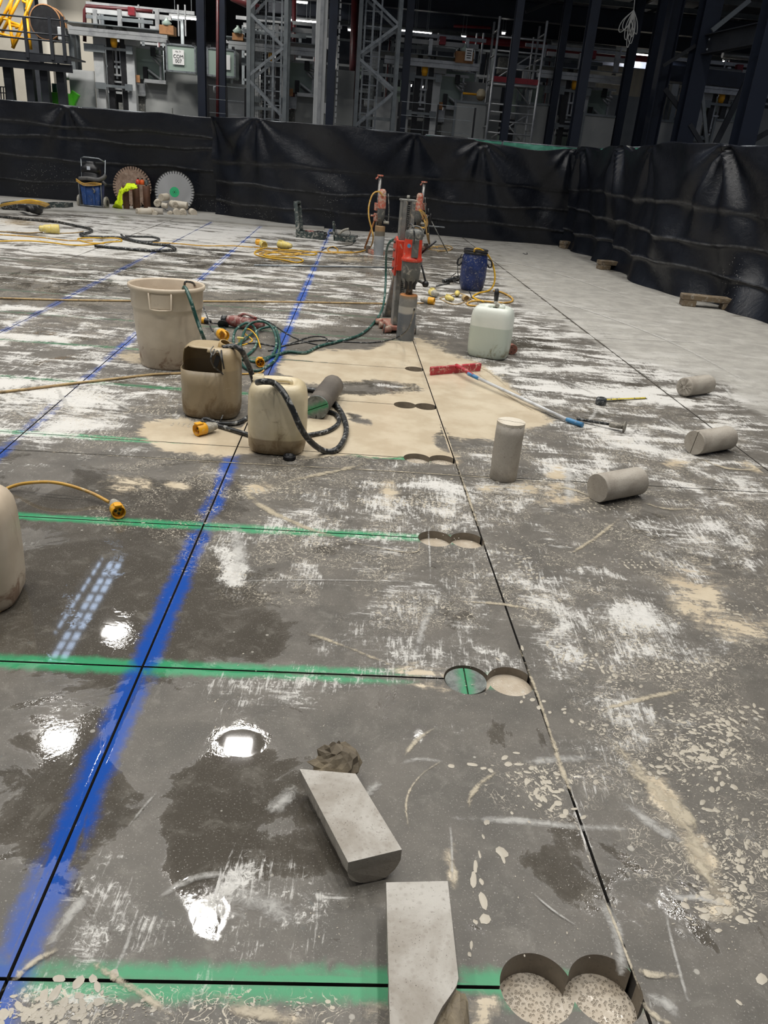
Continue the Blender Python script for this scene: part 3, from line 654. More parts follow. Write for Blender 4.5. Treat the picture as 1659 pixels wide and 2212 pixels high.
    return tag(o, label, 'plastic sheet'), (tx, ty, s)
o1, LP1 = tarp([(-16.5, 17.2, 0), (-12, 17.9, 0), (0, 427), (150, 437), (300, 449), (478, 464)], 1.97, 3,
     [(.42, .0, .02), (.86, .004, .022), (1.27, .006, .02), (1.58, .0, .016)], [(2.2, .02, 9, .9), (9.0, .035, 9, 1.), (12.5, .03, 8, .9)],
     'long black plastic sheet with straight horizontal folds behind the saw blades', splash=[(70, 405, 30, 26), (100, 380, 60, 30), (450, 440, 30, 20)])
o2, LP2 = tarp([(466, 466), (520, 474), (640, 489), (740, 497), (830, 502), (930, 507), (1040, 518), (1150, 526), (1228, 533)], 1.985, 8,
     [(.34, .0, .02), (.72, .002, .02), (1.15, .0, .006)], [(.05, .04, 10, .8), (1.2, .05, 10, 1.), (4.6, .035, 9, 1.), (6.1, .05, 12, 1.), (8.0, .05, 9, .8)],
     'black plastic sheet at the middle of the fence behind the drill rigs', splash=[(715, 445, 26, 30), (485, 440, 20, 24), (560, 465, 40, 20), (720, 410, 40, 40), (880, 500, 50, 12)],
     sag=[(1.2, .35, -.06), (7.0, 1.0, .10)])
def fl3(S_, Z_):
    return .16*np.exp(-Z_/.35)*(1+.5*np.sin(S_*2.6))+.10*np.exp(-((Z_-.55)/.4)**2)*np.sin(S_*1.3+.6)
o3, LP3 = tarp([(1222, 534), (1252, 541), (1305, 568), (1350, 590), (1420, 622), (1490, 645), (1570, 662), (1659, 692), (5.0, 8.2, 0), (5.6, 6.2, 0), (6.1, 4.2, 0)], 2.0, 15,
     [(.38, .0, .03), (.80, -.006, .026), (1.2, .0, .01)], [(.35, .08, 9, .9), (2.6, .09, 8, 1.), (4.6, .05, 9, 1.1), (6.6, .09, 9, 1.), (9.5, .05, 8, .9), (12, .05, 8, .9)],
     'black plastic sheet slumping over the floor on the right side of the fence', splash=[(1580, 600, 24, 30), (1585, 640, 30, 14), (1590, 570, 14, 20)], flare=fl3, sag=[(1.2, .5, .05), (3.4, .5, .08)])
# ---- fence panels that carry the sheets
M['galv'] = pmat('galvanised_steel', srgb(150, 155, 158), srgb(120, 126, 130), rough=.45, metal=.7, scale=12)
M['netting'] = pmat('green_debris_netting', srgb(52, 128, 104), srgb(92, 160, 138), rough=.7, scale=3)
M['timber'] = pmat('weathered_timber', srgb(112, 97, 76), srgb(84, 72, 58), rough=.85, scale=6, dust=srgb(150, 144, 132), dustamt=.4)
M['rubber'] = pmat('black_rubber', srgb(28, 28, 29), srgb(46, 45, 43), rough=.6, dust=srgb(130, 126, 118), dustamt=.35)
def fence_run(LPx, s0, s1, w, label, back=.13, net=True, ztop=2.03):
    tx, ty, s = LPx; k = int(round((s1-s0)/w)); w = (s1-s0)/k; out = []
    for i in range(k):
        lab = label[min(i, len(label)-1)] if isinstance(label, list) else label
        a = s0+w*i+.02; b = a+w-.04
        A = np.array([np.interp(a, s, tx), np.interp(a, s, ty)]); B = np.array([np.interp(b, s, tx), np.interp(b, s, ty)])
        d = (B-A)/np.linalg.norm(B-A); nn = np.array([-d[1], d[0]]);
        if nn@A < 0: nn = -nn
        A3 = np.append(A+nn*back, 0); B3_ = np.append(B+nn*back, 0)
        t = thing('mesh_barrier', (A3+B3_)/2, lab, 'barrier', 'temporary fence panels that carry the black sheeting')
        mb = MB()
        up = np.array([0, 0, 1.])
        mb.tube([A3+up*.06, A3+up*(ztop-.02)], .019, 8); mb.tube([B3_+up*.06, B3_+up*(ztop-.02)], .019, 8)
        mb.tube([A3+up*(ztop-.02), B3_+up*(ztop-.02)], .019, 8); mb.tube([A3+up*.18, B3_+up*.18], .019, 8)
        mb.build('frame', M['galv'], t)
        mb = MB()
        L = np.linalg.norm(B3_-A3)
        for q in range(1, 12): p = A3+(B3_-A3)*q/12; mb.tube([p+up*.18, p+up*(ztop-.02)], .003, 4)
        for z in np.arange(.35, ztop-.1, .26): mb.tube([A3+up*z, B3_+up*z], .003, 4)
        mb.build('mesh_infill', M['galv'], t, kind='stuff')
        if net:
            n_ = np.append(nn, 0); mb = MB(); kk = 24; vs = []
            for j in range(kk+1):
                f = j/kk; zt = ztop+.008*math.sin(j*1.7+i)-.012
                for z, o_ in ((ztop-.5, .03), (zt-.04, .035), (zt, .0), (zt-.03, -.03)): vs.append(A3+(B3_-A3)*f+up*z-n_*o_)
            mb.add(vs, [(j*4+q, j*4+4+q, j*4+5+q, j*4+1+q) for j in range(kk) for q in range(3)], True)
            mb.build('debris_netting', M['netting'], t)
        out.append(t)
    return out
fence_run(LP1, .3, LP1[2][-1]-.1, 3.4, 'fence panel of galvanised tube hidden behind the folded black sheet on the left', net=False, ztop=1.985)
fence_run(LP2, .05, 4.8, 2.5, 'fence panel hidden behind the middle black sheet, bare of green netting', net=False, ztop=2.0)
fence_run(LP2, 4.85, LP2[2][-1]-.05, 1.7, label=['green netted fence panel above the middle sheet, left one of two', 'green netted fence panel ending at the inner corner of the sheets'], ztop=2.0)
fence_run(LP3, .1, LP3[2][-1]-.2, 3.3, ['green netted fence panel starting at the inner corner, above the slumped sheet', 'green netted fence panel above the slumped sheet by the right edge of view', 'fence panel beyond the right edge of the view'], back=.2, ztop=2.005)
# ---- wooden blocks under the fence feet
def foot(px, py, ang, label, L=.62, gr=None):
    p = at(px, py); t = thing('support_block', p, label, 'wooden block')
    d = np.array([math.cos(ang), math.sin(ang), 0]); e = np.array([-d[1], d[0], 0])
    mb = MB().obox(p+(0, 0, .115), d*L/2, e*.1, (0, 0, .035)); mb.build('top_block', M['timber'], t, bev=.01)
    for s_ in (-1, 1): MB().obox(p+d*s_*(L/2-.1)+(0, 0, .04), d*.09, e*.1, (0, 0, .04)).build('bearer', M['timber'], t, bev=.01)
    return t
foot(563, 471, .1, 'small wooden block fence foot beside the spray can', .34)
foot(1232, 537, .5, 'timber fence foot at the inner corner of the black sheeting', .5)
foot(1326, 583, .25, 'timber fence foot poking from under the right sheet, middle of three', .62)
foot(1527, 664, -.1, 'long timber fence foot nearest the camera under the slumped sheet', .72)
# ---- kerb strip along the left part of the fence
mb = MB()
K = [at(-300, 432), at(0, 452), at(220, 462), at(440, 478), at(560, 489), at(700, 497)]
K2 = [at(-300, 400), at(0, 425), at(220, 440), at(440, 458), at(560, 474), at(700, 488)]
up = np.array([0, 0, .035])
mb.add([p for p in K]+[p+up for p in K]+[p+up for p in K2], [(i, i+1, 7+i, 6+i) for i in range(5)]+[(6+i, 7+i, 13+i, 12+i) for i in range(5)])
M['kerb'] = pmat('smooth_pale_concrete', srgb(158, 156, 150), srgb(140, 138, 131), rough=.6, scale=3)
mb.build('trim_1', M['kerb'], kind='structure')
# ================================================================== FOREGROUND
def cement(name, c1, c2, pores=True, agg=False):
    t = NT(name)
    c = t.mix(t.step(t.noise(5, 6, .6, .4), .35, .65), c1, c2)
    if agg:
        c = t.mix(t.step(t.voro(55, rand=1.), .35, .1, 0, .25), c, srgb(120, 110, 98))
    if pores:
        c = t.mix(t.step(t.math('ADD', t.voro(120), t.math('MULTIPLY', t.noise(14, 3), .5)), .33, .27), c, srgb(72, 66, 58))
    c = t.mix(t.step(t.noise(150, 3, .6), .58, .70, 0, .45), c, srgb(100, 92, 82))
    return t.set(col=c, rough=t.lerp(t.noise(7, 3), .5, .8), nor=t.bump(t.math('ADD', t.noise(110, 5, .65), t.math('MULTIPLY', t.noise(16, 3), .7)), .45, .003))
M['sawn'] = cement('sawn_concrete_face', srgb(146, 139, 128), srgb(186, 182, 174), agg=True)
M['core'] = cement('cored_concrete', srgb(172, 165, 153), srgb(146, 138, 126))
M['coredark'] = cement('wet_cored_concrete', srgb(104, 97, 88), srgb(82, 76, 69))
M['broken'] = cement('broken_concrete', srgb(156, 143, 118), srgb(100, 90, 74), agg=True)
M['paleslurry'] = cement('slurry_coated_concrete', srgb(206, 198, 182), srgb(184, 172, 152), pores=False)
M['green_top'] = None
def greentop():
    t = NT('green_sprayed_core_top'); a = t.attr('kd')
    c = t.mix(t.step(t.noise(20, 6, .7, .5), .35, .62), srgb(78, 82, 78), srgb(120, 126, 121))
    m = t.step(t.math('ADD', a.outputs['Fac'], t.math('MULTIPLY', t.noise(40, 5, .7), .05)), .066, .02)
    c = t.mix(m, c, srgb(46, 138, 92))
    return t.set(col=c, rough=.35, nor=t.bump(t.noise(60), .2, .002))
M['green_top'] = greentop()
def core_plug(p, q, r, label, top='core', body='core', kerf=None, rough_end=False, cat='concrete core', group=None, n=40, kw=.005, kdepth=.014, name='concrete_core'):
    """cylinder from p (its far or lower end) to q (the end that faces the camera); kerf = direction of the saw kerf over end q"""
    p, q = V3(p), V3(q); ax = nrm(q-p); Lh = np.linalg.norm(q-p)
    a = nrm(np.cross(ax, (0, 0, 1.))) if abs(ax[2]) < .9 else np.array([1., 0, 0]); b = np.cross(ax, a)
    lo = V3(p) if p[2] < q[2] else V3(q)
    t = thing(name, (lo[0], lo[1], max(0, min(p[2], q[2])-(0 if abs(ax[2]) > .7 else r))), label, cat, group)
    rg = np.random.default_rng(int(abs(p[0]*1000+p[1]*777)) % 99999)
    mb = MB(); R = []
    ts = [0, .012, .2, .4, .6, .8, 1-(kdepth/Lh if kerf is not None else .012/Lh)] if kerf is not None else [0, .012, .2, .4, .6, .8, 1-.006/Lh, 1]
    for i, f in enumerate(ts):
        rr = r*(.975 if f == 0 or (kerf is None and i == len(ts)-1) else 1)
        R.append([p+ax*Lh*f+(rr+rg.normal(0, .0007))*(math.cos(2*PI*k/n)*a+math.sin(2*PI*k/n)*b) for k in range(n)])
    if rough_end:
        Re = []
        last = R[-1]
        for f in (.75, .5, .25):
            Re.append([q+(pt-q)*f+ax*rg.normal(0, .006) for pt in last])
        R += Re
    mb.rings(R, True, True); mb.build('core_body', M[body], t)
    if kerf is not None:
        k = nrm(V3(kerf)-ax*(V3(kerf)@ax)); s_ = np.cross(ax, k)
        for sg in (-1, 1):
            th0 = math.asin(kw/2/r); ths = np.linspace(th0, PI-th0, 22)
            poly = [q-ax*kdepth+r*(math.cos(th)*k+sg*math.sin(th)*s_) for th in ths]
            top_ = [pp+ax*kdepth for pp in poly]
            mb = MB(); mb.prism(poly, ax*kdepth)
            o = mb.build('core_end', M[top], t)
            A = o.data.attributes.new('kd', 'FLOAT', 'POINT')
            A.data.foreach_set('value', [float(abs((v-q)@s_)) for v in [V3(x) for x in mb.v]])
    return t
# ---- core standing upright and the lying ones on the right
bp = at(1086, 1032)
core_plug(bp, bp+(0, 0, .315), HR-.003, 'grey concrete core standing upright on end, saw kerf across its top', top='paleslurry', kerf=at(1131, 931, .31)-at(1072, 921, .31))
def lying(a, b, r, label, **k):
    A, B = at(*a), at(*b); up_ = np.array([0, 0, r])
    return core_plug(B+up_, A+up_, r, label, **k)
lying((1284, 1083), (1372, 1066), .073, 'pale grey concrete core lying on its side, nearest the camera', rough_end=False)
lying((1493, 981), (1566, 969), .073, 'concrete core lying on the joint with a saw kerf across its end', top='core', kerf=(.25, 0, 1))
lying((1473, 856), (1524, 849), .073, 'darker concrete core with a broken end, farthest of those lying on the right', rough_end=True)
core_plug(at(718, 855)+(0, 0, .073), at(683, 905)+(0, 0, .073), .073, 'wet concrete core with green painted end behind the front jerrican', top='green_top', body='coredark', kerf=(.9, 0, .42))
# ---- loose core still in its hole
c, r, dp, *_ = [h for h in HOLES if h[3] == 1 and h[4] == 1][0]
c3 = np.array([c[0]-.004, c[1]-.004, 0])
core_plug(c3+(0, 0, -.028), c3+(0, 0, -.003), .067, 'loose core with green sprayed top still sitting in its hole', top='green_top', body='coredark', kerf=at(1004.6, 1495)-at(994, 1433), kdepth=.012)
# ---- two half-round sawn blocks
def half_block(C, zt, label, chip=None, seed=1, redge=None):
    """C = pixels of the sawn top face: far-left, far-right, near-right, near-left"""
    A, B, Cc, D = [at(x, y, zt) for x, y in C]
    rg = np.random.default_rng(seed)
    mid = (A+B+Cc+D)/4; t = thing('sawn_half_core', (mid[0], mid[1], 0), label, 'concrete block')
    m, n = 24, 15; R = []; EDG = []
    for i in range(m+1):
        f = i/m; l = A+(D-A)*f; r_ = B+(Cc-B)*f
        if redge: r_ = at(np.interp(f, [e[0] for e in redge], [e[1] for e in redge]), np.interp(f, [e[0] for e in redge], [e[2] for e in redge]), zt)
        w = r_-l; EDG.append((l, r_))
        prof = []
        for j in range(n+1):
            th = PI*j/n; x = .5-.5*math.cos(th); dz = math.sin(th)**.62
            prof.append(l+w*x+np.array([0, 0, -dz*(zt-.0005)]))
        # sharp arrises
        prof[0] = l+0; prof[-1] = r_+0
        R.append([p+rg.normal(0, .0008, 3)*(0 if k_ in (0, n) else 1) for k_, p in enumerate(prof)])
    mb = MB()
    b = 0; nn = n+1
    mb.v = [p for r0 in R for p in r0]
    for i in range(m):
        for j in range(n):
            mb.f.append([i*nn+j+1, i*nn+j, (i+1)*nn+j, (i+1)*nn+j+1]); mb.sm.append(0 < j < n-1); mb.mi.append(0)
    mb.f.append([j for j in range(nn)]); mb.sm.append(False); mb.mi.append(0)
    mb.f.append([m*nn+j for j in range(nn)][::-1]); mb.sm.append(False); mb.mi.append(0)
    o = mb.build('cored_underside', M['core'], t)
    mb = MB(); e = .0015
    mb.prism([l for l, r_ in EDG[::-1]]+[r_ for l, r_ in EDG], (0, 0, e)); mb.build('sawn_face', M['sawn'], t)
    return t
h1 = half_block([(647, 1662), (768, 1672), (868, 1836), (752, 1864)], .082, 'half-round sawn concrete block lying diagonally with a broken lump at its head')
h2 = half_block([(834, 1907), (967, 1904), (1000, 2330), (845, 2330)], .085, 'long half-round sawn concrete block at the bottom edge of the view', seed=4, redge=[(0, 967, 1904), (.52, 991, 2122), (.60, 974, 2150), (.68, 952, 2180), (.75, 935, 2215), (1, 920, 2330)])
def rock(parent, c, rx, ry, rz, seed, name, mat, ang=0., flat=.0, n=20):
    rg = np.random.default_rng(seed); mb = MB(); c = V3(c)
    dirs = [nrm(rg.normal(0, 1, 3)) for _ in range(9)]; dd = rg.uniform(.55, .92, 9); R = []
    ca, sa = math.cos(ang), math.sin(ang)
    for i in range(1, n//2+1):
        th = PI*i/(n//2+1); ring = []
        for k in range(n):
            v = np.array([math.sin(th)*math.cos(2*PI*k/n), math.sin(th)*math.sin(2*PI*k/n), -math.cos(th)])
            s_ = 1.
            for d_, h in zip(dirs, dd):
                q = v@d_
                if q > 1e-3: s_ = min(s_, h/q)
            s_ *= 1+rg.normal(0, .05); w = v*s_*np.array([rx, ry, rz])
            ring.append(c+np.array([w[0]*ca-w[1]*sa, w[0]*sa+w[1]*ca, max(w[2], -c[2]+.001)]))
        R.append(ring)
    mb.rings(R, True, True, sm=False)
    return mb.build(name, mat, parent)
rock(h1, at(724, 1652, .05), .07, .055, .062, 5, 'broken_lump', M['broken'], .1)
rock(h2, at(962, 2205, .04), .045, .075, .042, 9, 'broken_edge', M['broken'], -.3)
# ---- plastic containers
def plastic(name, c1, c2, dirt, dirtamt, level=None, lowc=None, sss=.0):
    t = NT(name); c = t.mix(t.step(t.noise(3, 4, .6), .35, .65), c1, c2)
    g = t.node('ShaderNodeSeparateXYZ'); t.put(g.inputs[0], t.obj()); z = g.outputs[2]
    if level: c = t.mix(t.step(z, level+.004, level-.004, 0, .8), c, lowc)
    n1 = t.noise(9, 8, .7, 1.); n2 = t.noise(7, 6, .7, .4, t.map((3, 3, .5)))
    m = t.step(t.math('ADD', n1, t.math('MULTIPLY', t.step(z, .22, .0), .18)), .70-dirtamt*.3, .86-dirtamt*.2)
    c = t.mix(t.math('MULTIPLY', m, .85), c, dirt)
    c = t.mix(t.step(n2, .60, .78, 0, .5), c, dirt)
    c = t.mix(t.step(t.math('ADD', t.voro(60), t.math('MULTIPLY', t.noise(7, 3), .5)), .30, .25, 0, .7), c, srgb(214, 206, 190))
    return t.set(col=c, rough=t.lerp(m, .35, .6), sss=sss, nor=t.bump(t.noise(24, 4), .12, .004))
def sring(c, a, b, rz, z, e=4., n=40, tilt=None):
    out = []
    for k in range(n):
        th = 2*PI*k/n; ct, st = math.cos(th), math.sin(th)
        x = a*math.copysign(abs(ct)**(2/e), ct); y = b*math.copysign(abs(st)**(2/e), st)
        out.append(np.array([c[0]+x*math.cos(rz)-y*math.sin(rz), c[1]+x*math.sin(rz)+y*math.cos(rz), c[2]+z]))
    return out
def jerrican(p, a, b, h, rz, mat, label, cap=True, handle=True, neck=(-.6, .0), e=4.):
    t = thing('jerrican', p, label, 'jerrican')
    prof = [(.0, .80), (.008, .90), (.03, .965), (.07, .985), (h*.42, 1.0), (h*.5, .995), (h*.55, 1.0), (h*.78, .985), (h*.88, .95), (h*.94, .88), (h*.975, .79), (h*.99, .70), (h*.985, .60), (h*.955, .52)]
    R = [sring(p, a*s_, b*s_, rz, z, e) for z, s_ in prof]
    MB().rings(R, True, True).build('body', mat, t)
    ux = np.array([math.cos(rz), math.sin(rz), 0]); uy = np.array([-math.sin(rz), math.cos(rz), 0]); P = V3(p)
    if handle:
        H = [P+ux*a*.42+(0, 0, h*.93), P+ux*a*.40+(0, 0, h*.99), P+ux*a*.1+(0, 0, h*1.0), P-ux*a*.22+(0, 0, h*.985), P-ux*a*.26+(0, 0, h*.93)]
        MB().tube(H, .014, 10, 5, sq=.8).build('handle', mat, t)
    nc = P+ux*a*neck[0]+uy*b*neck[1]+(0, 0, h*.93)
    ax = nrm(ux*neck[0]*.25+np.array([0, 0, 1.]))
    mb = MB(); mb.lathe([(.034, 0), (.034, .018), (.031, .02), (.031, .026), (.033, .028), (.033, .033), (.030, .035), (.030, .052), (.025, .052), (.025, .01)], nc, ax, 24); mb.build('neck', mat, t)
    return t, nc, ax, ux, uy
M['cleancan'] = plastic('translucent_white_plastic', srgb(214, 218, 208), srgb(200, 206, 196), srgb(128, 120, 88), .22, .265, srgb(176, 186, 172))
M['tancan'] = plastic('yellowed_plastic', srgb(212, 199, 168), srgb(190, 174, 138), srgb(120, 98, 66), .36, .09, srgb(140, 120, 90))
M['browncan'] = plastic('slurry_stained_plastic', srgb(170, 152, 120), srgb(150, 132, 102), srgb(112, 92, 64), .45, .30, srgb(142, 128, 104))
M['inner'] = pmat('stained_inside_plastic', srgb(168, 142, 92), srgb(128, 100, 60), rough=.5, scale=7)
M['bucket'] = plastic('dirty_cream_plastic', srgb(206, 192, 170), srgb(186, 170, 148), srgb(126, 96, 74), .30)
M['cable_blk'] = pmat('dusty_black_rubber_hose', srgb(24, 26, 27), srgb(40, 41, 41), rough=.4, dust=srgb(150, 150, 146), dustamt=.42, dscale=34)
M['hose_green'] = pmat('dusty_green_hose', srgb(20, 66, 58), srgb(30, 82, 72), rough=.4, dust=srgb(150, 160, 150), dustamt=.40, dscale=26)
M['cable_yel'] = pmat('dirty_yellow_cable', srgb(196, 152, 62), srgb(178, 136, 66), rough=.5, dust=srgb(196, 180, 146), dustamt=.42, dscale=20)
M['cable_tan'] = pmat('slurry_coated_cable', srgb(178, 152, 106), srgb(150, 122, 84), rough=.6, dust=srgb(120, 104, 80), dustamt=.42, dscale=20)
M['cable_bright'] = pmat('yellow_cable', srgb(216, 170, 42), srgb(196, 148, 36), rough=.45, dust=srgb(200, 180, 120), dustamt=.25)
M['conn_y'] = pmat('yellow_connector_plastic', srgb(222, 160, 28), srgb(204, 140, 24), rough=.4, dust=srgb(210, 196, 150), dustamt=.30, dscale=40)
M['conn_pale'] = pmat('faded_yellow_plastic', srgb(214, 194, 104), srgb(200, 184, 120), rough=.5, dust=srgb(206, 200, 180), dustamt=.4, dscale=40)
M['conn_g'] = pmat('grey_connector_plastic', srgb(150, 146, 134), srgb(120, 116, 106), rough=.5, dust=srgb(196, 190, 176), dustamt=.4, dscale=50)
M['dark'] = pmat('black_plastic', srgb(24, 24, 26), srgb(36, 36, 38), rough=.42)
M['wire'] = pmat('steel_wire', srgb(120, 118, 112), rough=.45, metal=.6)
# white jerrican right of the rig
pw = at(1054, 770); pw[2] = 0
jw, nc, ax_, ux, uy = jerrican(pw+(.0, .02, 0), .178, .14, .43, -.30, M['cleancan'], 'white translucent jerrican half full of water, right of the drill rig', neck=(.35, -.1))
MB().tube([nc+(0, 0, .03), nc+(-.05, -.0, .05)], .022, 12).build('tap', M['conn_g'], jw)
bsh = thing('paint_brush', pw+(0, .02, .42), 'dark handled brush standing in the top of the white jerrican', 'brush')
MB().tube([pw+(.012, .04, .395), pw+(.01, .045, .47)], [.022, .017], 10).build('ferrule', M['conn_g'], bsh)
MB().tube([pw+(.01, .045, .468), pw+(.008, .05, .53), pw+(.004, .05, .565)], [.019, .021, .014], 10).build('grip', M['dark'], bsh)
# small reddish flange behind the jerrican
pf = at(1103, 766); fl = thing('steel_flange', pf, 'small rusty red steel disc on edge behind the white jerrican', 'flange')
M['rust'] = pmat('rusty_red_steel', srgb(134, 84, 70), srgb(104, 76, 66), rough=.7, scale=14, dust=srgb(160, 150, 136), dustamt=.3)
MB().cyl(pf+(0, .05, .045), pf+(.012, 0, .045), .045, n=24).build('disc', M['rust'], fl, bev=.002)
for k in range(3):
    MB().cyl(pf+(.012+.02*math.cos(k*2.1), -.001, .045+.024*math.sin(k*2.1)), pf+(.012+.02*math.cos(k*2.1), -.004, .045+.024*math.sin(k*2.1)), .005, n=10).build('bolt', M['dark'], fl)
# front yellowed jerrican
pj = at(599, 968); pj[2] = 0
jf, nj, ax_, ux, uy = jerrican(pj, .158, .135, .385, .04, M['tancan'], 'yellowed cream jerrican with hose hanging from its neck, nearest the camera', neck=(-.62, -.15), e=3.2)
# cut-open jerrican
pc = at(459, 892); pc[2] = 0
tc = thing('cut_open_jerrican', pc, 'stained brown jerrican with its front cut open, hose fitting on top', 'jerrican')
h = .43; a, b = .172, .145; n = 56
prof = [(.0, .82), (.008, .92), (.03, .975), (.08, .995), (.2, 1.0), (.29, 1.0), (.33, .995), (.36, .98), (.385, .94), (.405, .86), (.42, .74), (.425, .6), (.42, .45)]
R = [sring(pc, a*s_, b*s_, .03, z, 3.4, n) for z, s_ in prof]
def cut_open(R, keepf, inset=0.):
    mb = MB(); n = len(R[0])
    mb.v = [p for r in R for p in r]
    for i in range(len(R)-1):
        for j in range(n):
            if keepf(i, j):
                mb.f.append([i*n+j, i*n+(j+1) % n, (i+1)*n+(j+1) % n, (i+1)*n+j]); mb.sm.append(True); mb.mi.append(0)
    return mb
def keepf(i, j):
    th = (2*PI*(j+.5)/n); d = (th-PI*1.32+PI) % (2*PI)-PI     # opening towards front left
    z = (prof[i][0]+prof[min(i+1, len(prof)-1)][0])/2
    return not (abs(d) < .95 and .30 < z < .41) and not (abs(d) < .6 and z >= .41 and z < .421)
mb = cut_open(R, keepf); mb.f.append([j for j in range(n)][::-1]); mb.sm.append(False); mb.mi.append(0)
mb.f.append([(len(R)-1)*n+j for j in range(n)]); mb.sm.append(False); mb.mi.append(0)
ob = mb.build('body', M['browncan'], tc); so = ob.modifiers.new('wall', 'SOLIDIFY'); so.thickness = .004; so.offset = -1
MB().rings([sring(pc, a*.9, b*.9, .03, .2, 3.4, 32), sring(pc, a*.88, b*.88, .03, .205, 3.4, 32)], True, True).build('slurry', M['pool'], tc)
MB().lathe([(.036, 0), (.036, .03), (.033, .032), (.033, .05), (.026, .05)], pc+(.075, -.02, .40), nrm((.3, -.2, 1)), 20).build('neck', M['inner'], tc)
# wire clip on the cut jerrican
cl = thing('wire_clip', pc+(.02, -.05, .41), 'black spring clip with wires hooked on the cut jerrican', 'clip')
MB().obox(pc+(.055, -.10, .35), (.012, 0, -.006), (0, .004, 0), (.010, 0, .032)).build('blade', M['dark'], cl)
MB().tube([at(461, 748, .44), at(455, 757, .43), at(459, 768, .42), at(468, 758, .42), at(474, 762, .41), at(481, 784, .36)], .0035, 6, 4).build('wire_loop', M['wire'], cl)
MB().tube([at(478, 757, .43), at(480, 775, .40), at(484, 797, .34)], .0045, 6).build('wire_pin', M['dark'], cl)
# thin cord down the front of the cut jerrican
tag(MB().tube([at(463, 755, .43), at(461, 768, .415)+(0, -.06, 0), at(467, 788, .34)+(0, -.05, 0), at(486, 813, .27), at(494, 840, .19)-(0, .02, 0), at(490, 872, .10), at(482, 897, .03)-(0, .02, 0), at(475, 915, .006), at(490, 925, .006)], .0045, 6, 5).build('black_cable', M['cable_blk'], None), 'thin black cord hanging down the front of the cut jerrican', 'cord')
# big cream bucket
pb = at(367, 786); pb[2] = 0
bk = thing('round_bin', pb, 'large round cream plastic bin with a green hose over its rim', 'bin')
prof = [(.0, 0.0), (.185, 0.), (.196, .004), (.205, .02), (.222, .2), (.236, .38), (.240, .415), (.244, .418), (.247, .43), (.25, .54), (.262, .545), (.266, .555), (.264, .572), (.254, .574), (.246, .562), (.238, .45), (.232, .40), (.2, .03), (0.001, .02)]
MB().lathe(prof, pb, n=64).build('body', M['bucket'], bk)
M['slop'] = pmat('brown_dried_slurry', srgb(150, 112, 88), srgb(118, 84, 64), rough=.6, scale=9)
MB().cyl(pb+(0, 0, .3), pb+(0, 0, .31), .226, n=40).build('slurry', M['slop'], bk)
MB().lathe([(.2415, .45), (.247, .56)], pb, n=64).build('inner_stain', M['slop'], bk)
# handle recess at the front: frame standing proud
th = math.atan2(-1, .1)
for k in range(4):
    pass
fr = MB()
def onrim(dth, z, r): return pb+np.array([r*math.cos(th+dth), r*math.sin(th+dth), z])
w_ = .29
fr.tube([onrim(-w_, .545, .262), onrim(-w_, .435, .256), onrim(-w_/2, .432, .262), onrim(0, .431, .264), onrim(w_/2, .432, .262), onrim(w_, .435, .256), onrim(w_, .545, .262)], .006, 8)
fr.build('handle_frame', M['bucket'], bk)
gp = MB(); kk = 8
gp.add([onrim(-w_+2*w_*i/kk, z, .2555) for i in range(kk+1) for z in (.44, .54)], [(2*i, 2*i+2, 2*i+3, 2*i+1) for i in range(kk)], True)
gp.build('handle_pocket', M['bucket'], bk)
# jerrican at the left edge of the view
pl = at(-55, 1290); pl[2] = 0
jl, *_ = jerrican(pl, .165, .14, .40, .2, M['bucket'], 'pinkish white jerrican cut off by the left edge of the view', e=3.4)
MB().tube([at(-20, 1318, .012), at(10, 1300, .012), at(38, 1268, .03), at(34, 1255, .06), at(12, 1236, .10)], .007, 8, 4).build('wire_handle', M['cable_tan'], jl)
# small black cap
pk = at(625, 992); kp = thing('screw_cap', pk, 'black ribbed screw cap on the floor by the front jerrican', 'cap')
MB().lathe([(.0001, .004), (.026, .004), (.028, .003), (.030, .0), (.032, .0), (.032, .022), (.029, .022), (.028, .008), (.0001, .007)], pk, n=30).build('shell', M['dark'], kp)
mb = MB()
for k in range(30): an = 2*PI*k/30; mb.box(pk+(.0325*math.cos(an), .0325*math.sin(an), .011), (.0025, .0025, .019), an)
mb.build('grip_ribs', M['dark'], kp, kind='stuff')
# ---- connectors: 16 A industrial plug and coupler
def connector(p, d, label, s=1., my='conn_y', mg='conn_g', face=True, flap=True, group=None, name='power_connector'):
    """p = floor point under its middle, d = direction the mouth faces"""
    p = V3(p); d = nrm(d); r = .030*s; t = thing(name, (p[0], p[1], p[2]), label, 'connector', group)
    c = p+(0, 0, r); up = np.array([0, 0, 1.])
    MB().lathe([(.001, -.075*s), (.011*s, -.075*s), (.017*s, -.07*s), (.020*s, -.06*s), (.017*s, -.057*s), (.021*s, -.054*s), (.0185*s, -.05*s), (.024*s, -.045*s), (.026*s, -.03*s), (.027*s, -.005*s)], c, d, 20).build('gland', M[mg], t)
    MB().lathe([(.026*s, -.008*s), (r, -.004*s), (r, .045*s), (r*.92, .048*s), (r*.86, .045*s), (r*.84, .02*s), (.001, .02*s)], c, d, 24).build('shell', M[my], t)
    if face:
        b = nrm(np.cross(d, up)); u2 = np.cross(b, d); mb = MB()
        MB().lathe([(.001, .030*s), (r*.7, .030*s), (r*.72, .018*s)], c, d, 20).build('insert', M[my], t)
        for k in range(3):
            an = .3+2*PI*k/3; q = c+d*.0305*s+(b*math.cos(an)+u2*math.sin(an))*r*.36; MB().cyl(q, q+d*.0012, .0062*s, n=10).build('pin_hole', M['dark'], t)
    if flap:
        b = nrm(np.cross(d, up)); MB().obox(c+d*.03*s+up*r*1.05, b*r*.5, d*.018*s, up*.003).build('lid_latch', M[my], t)
    return t
def fdir(a, b): return at(*b)-at(*a)
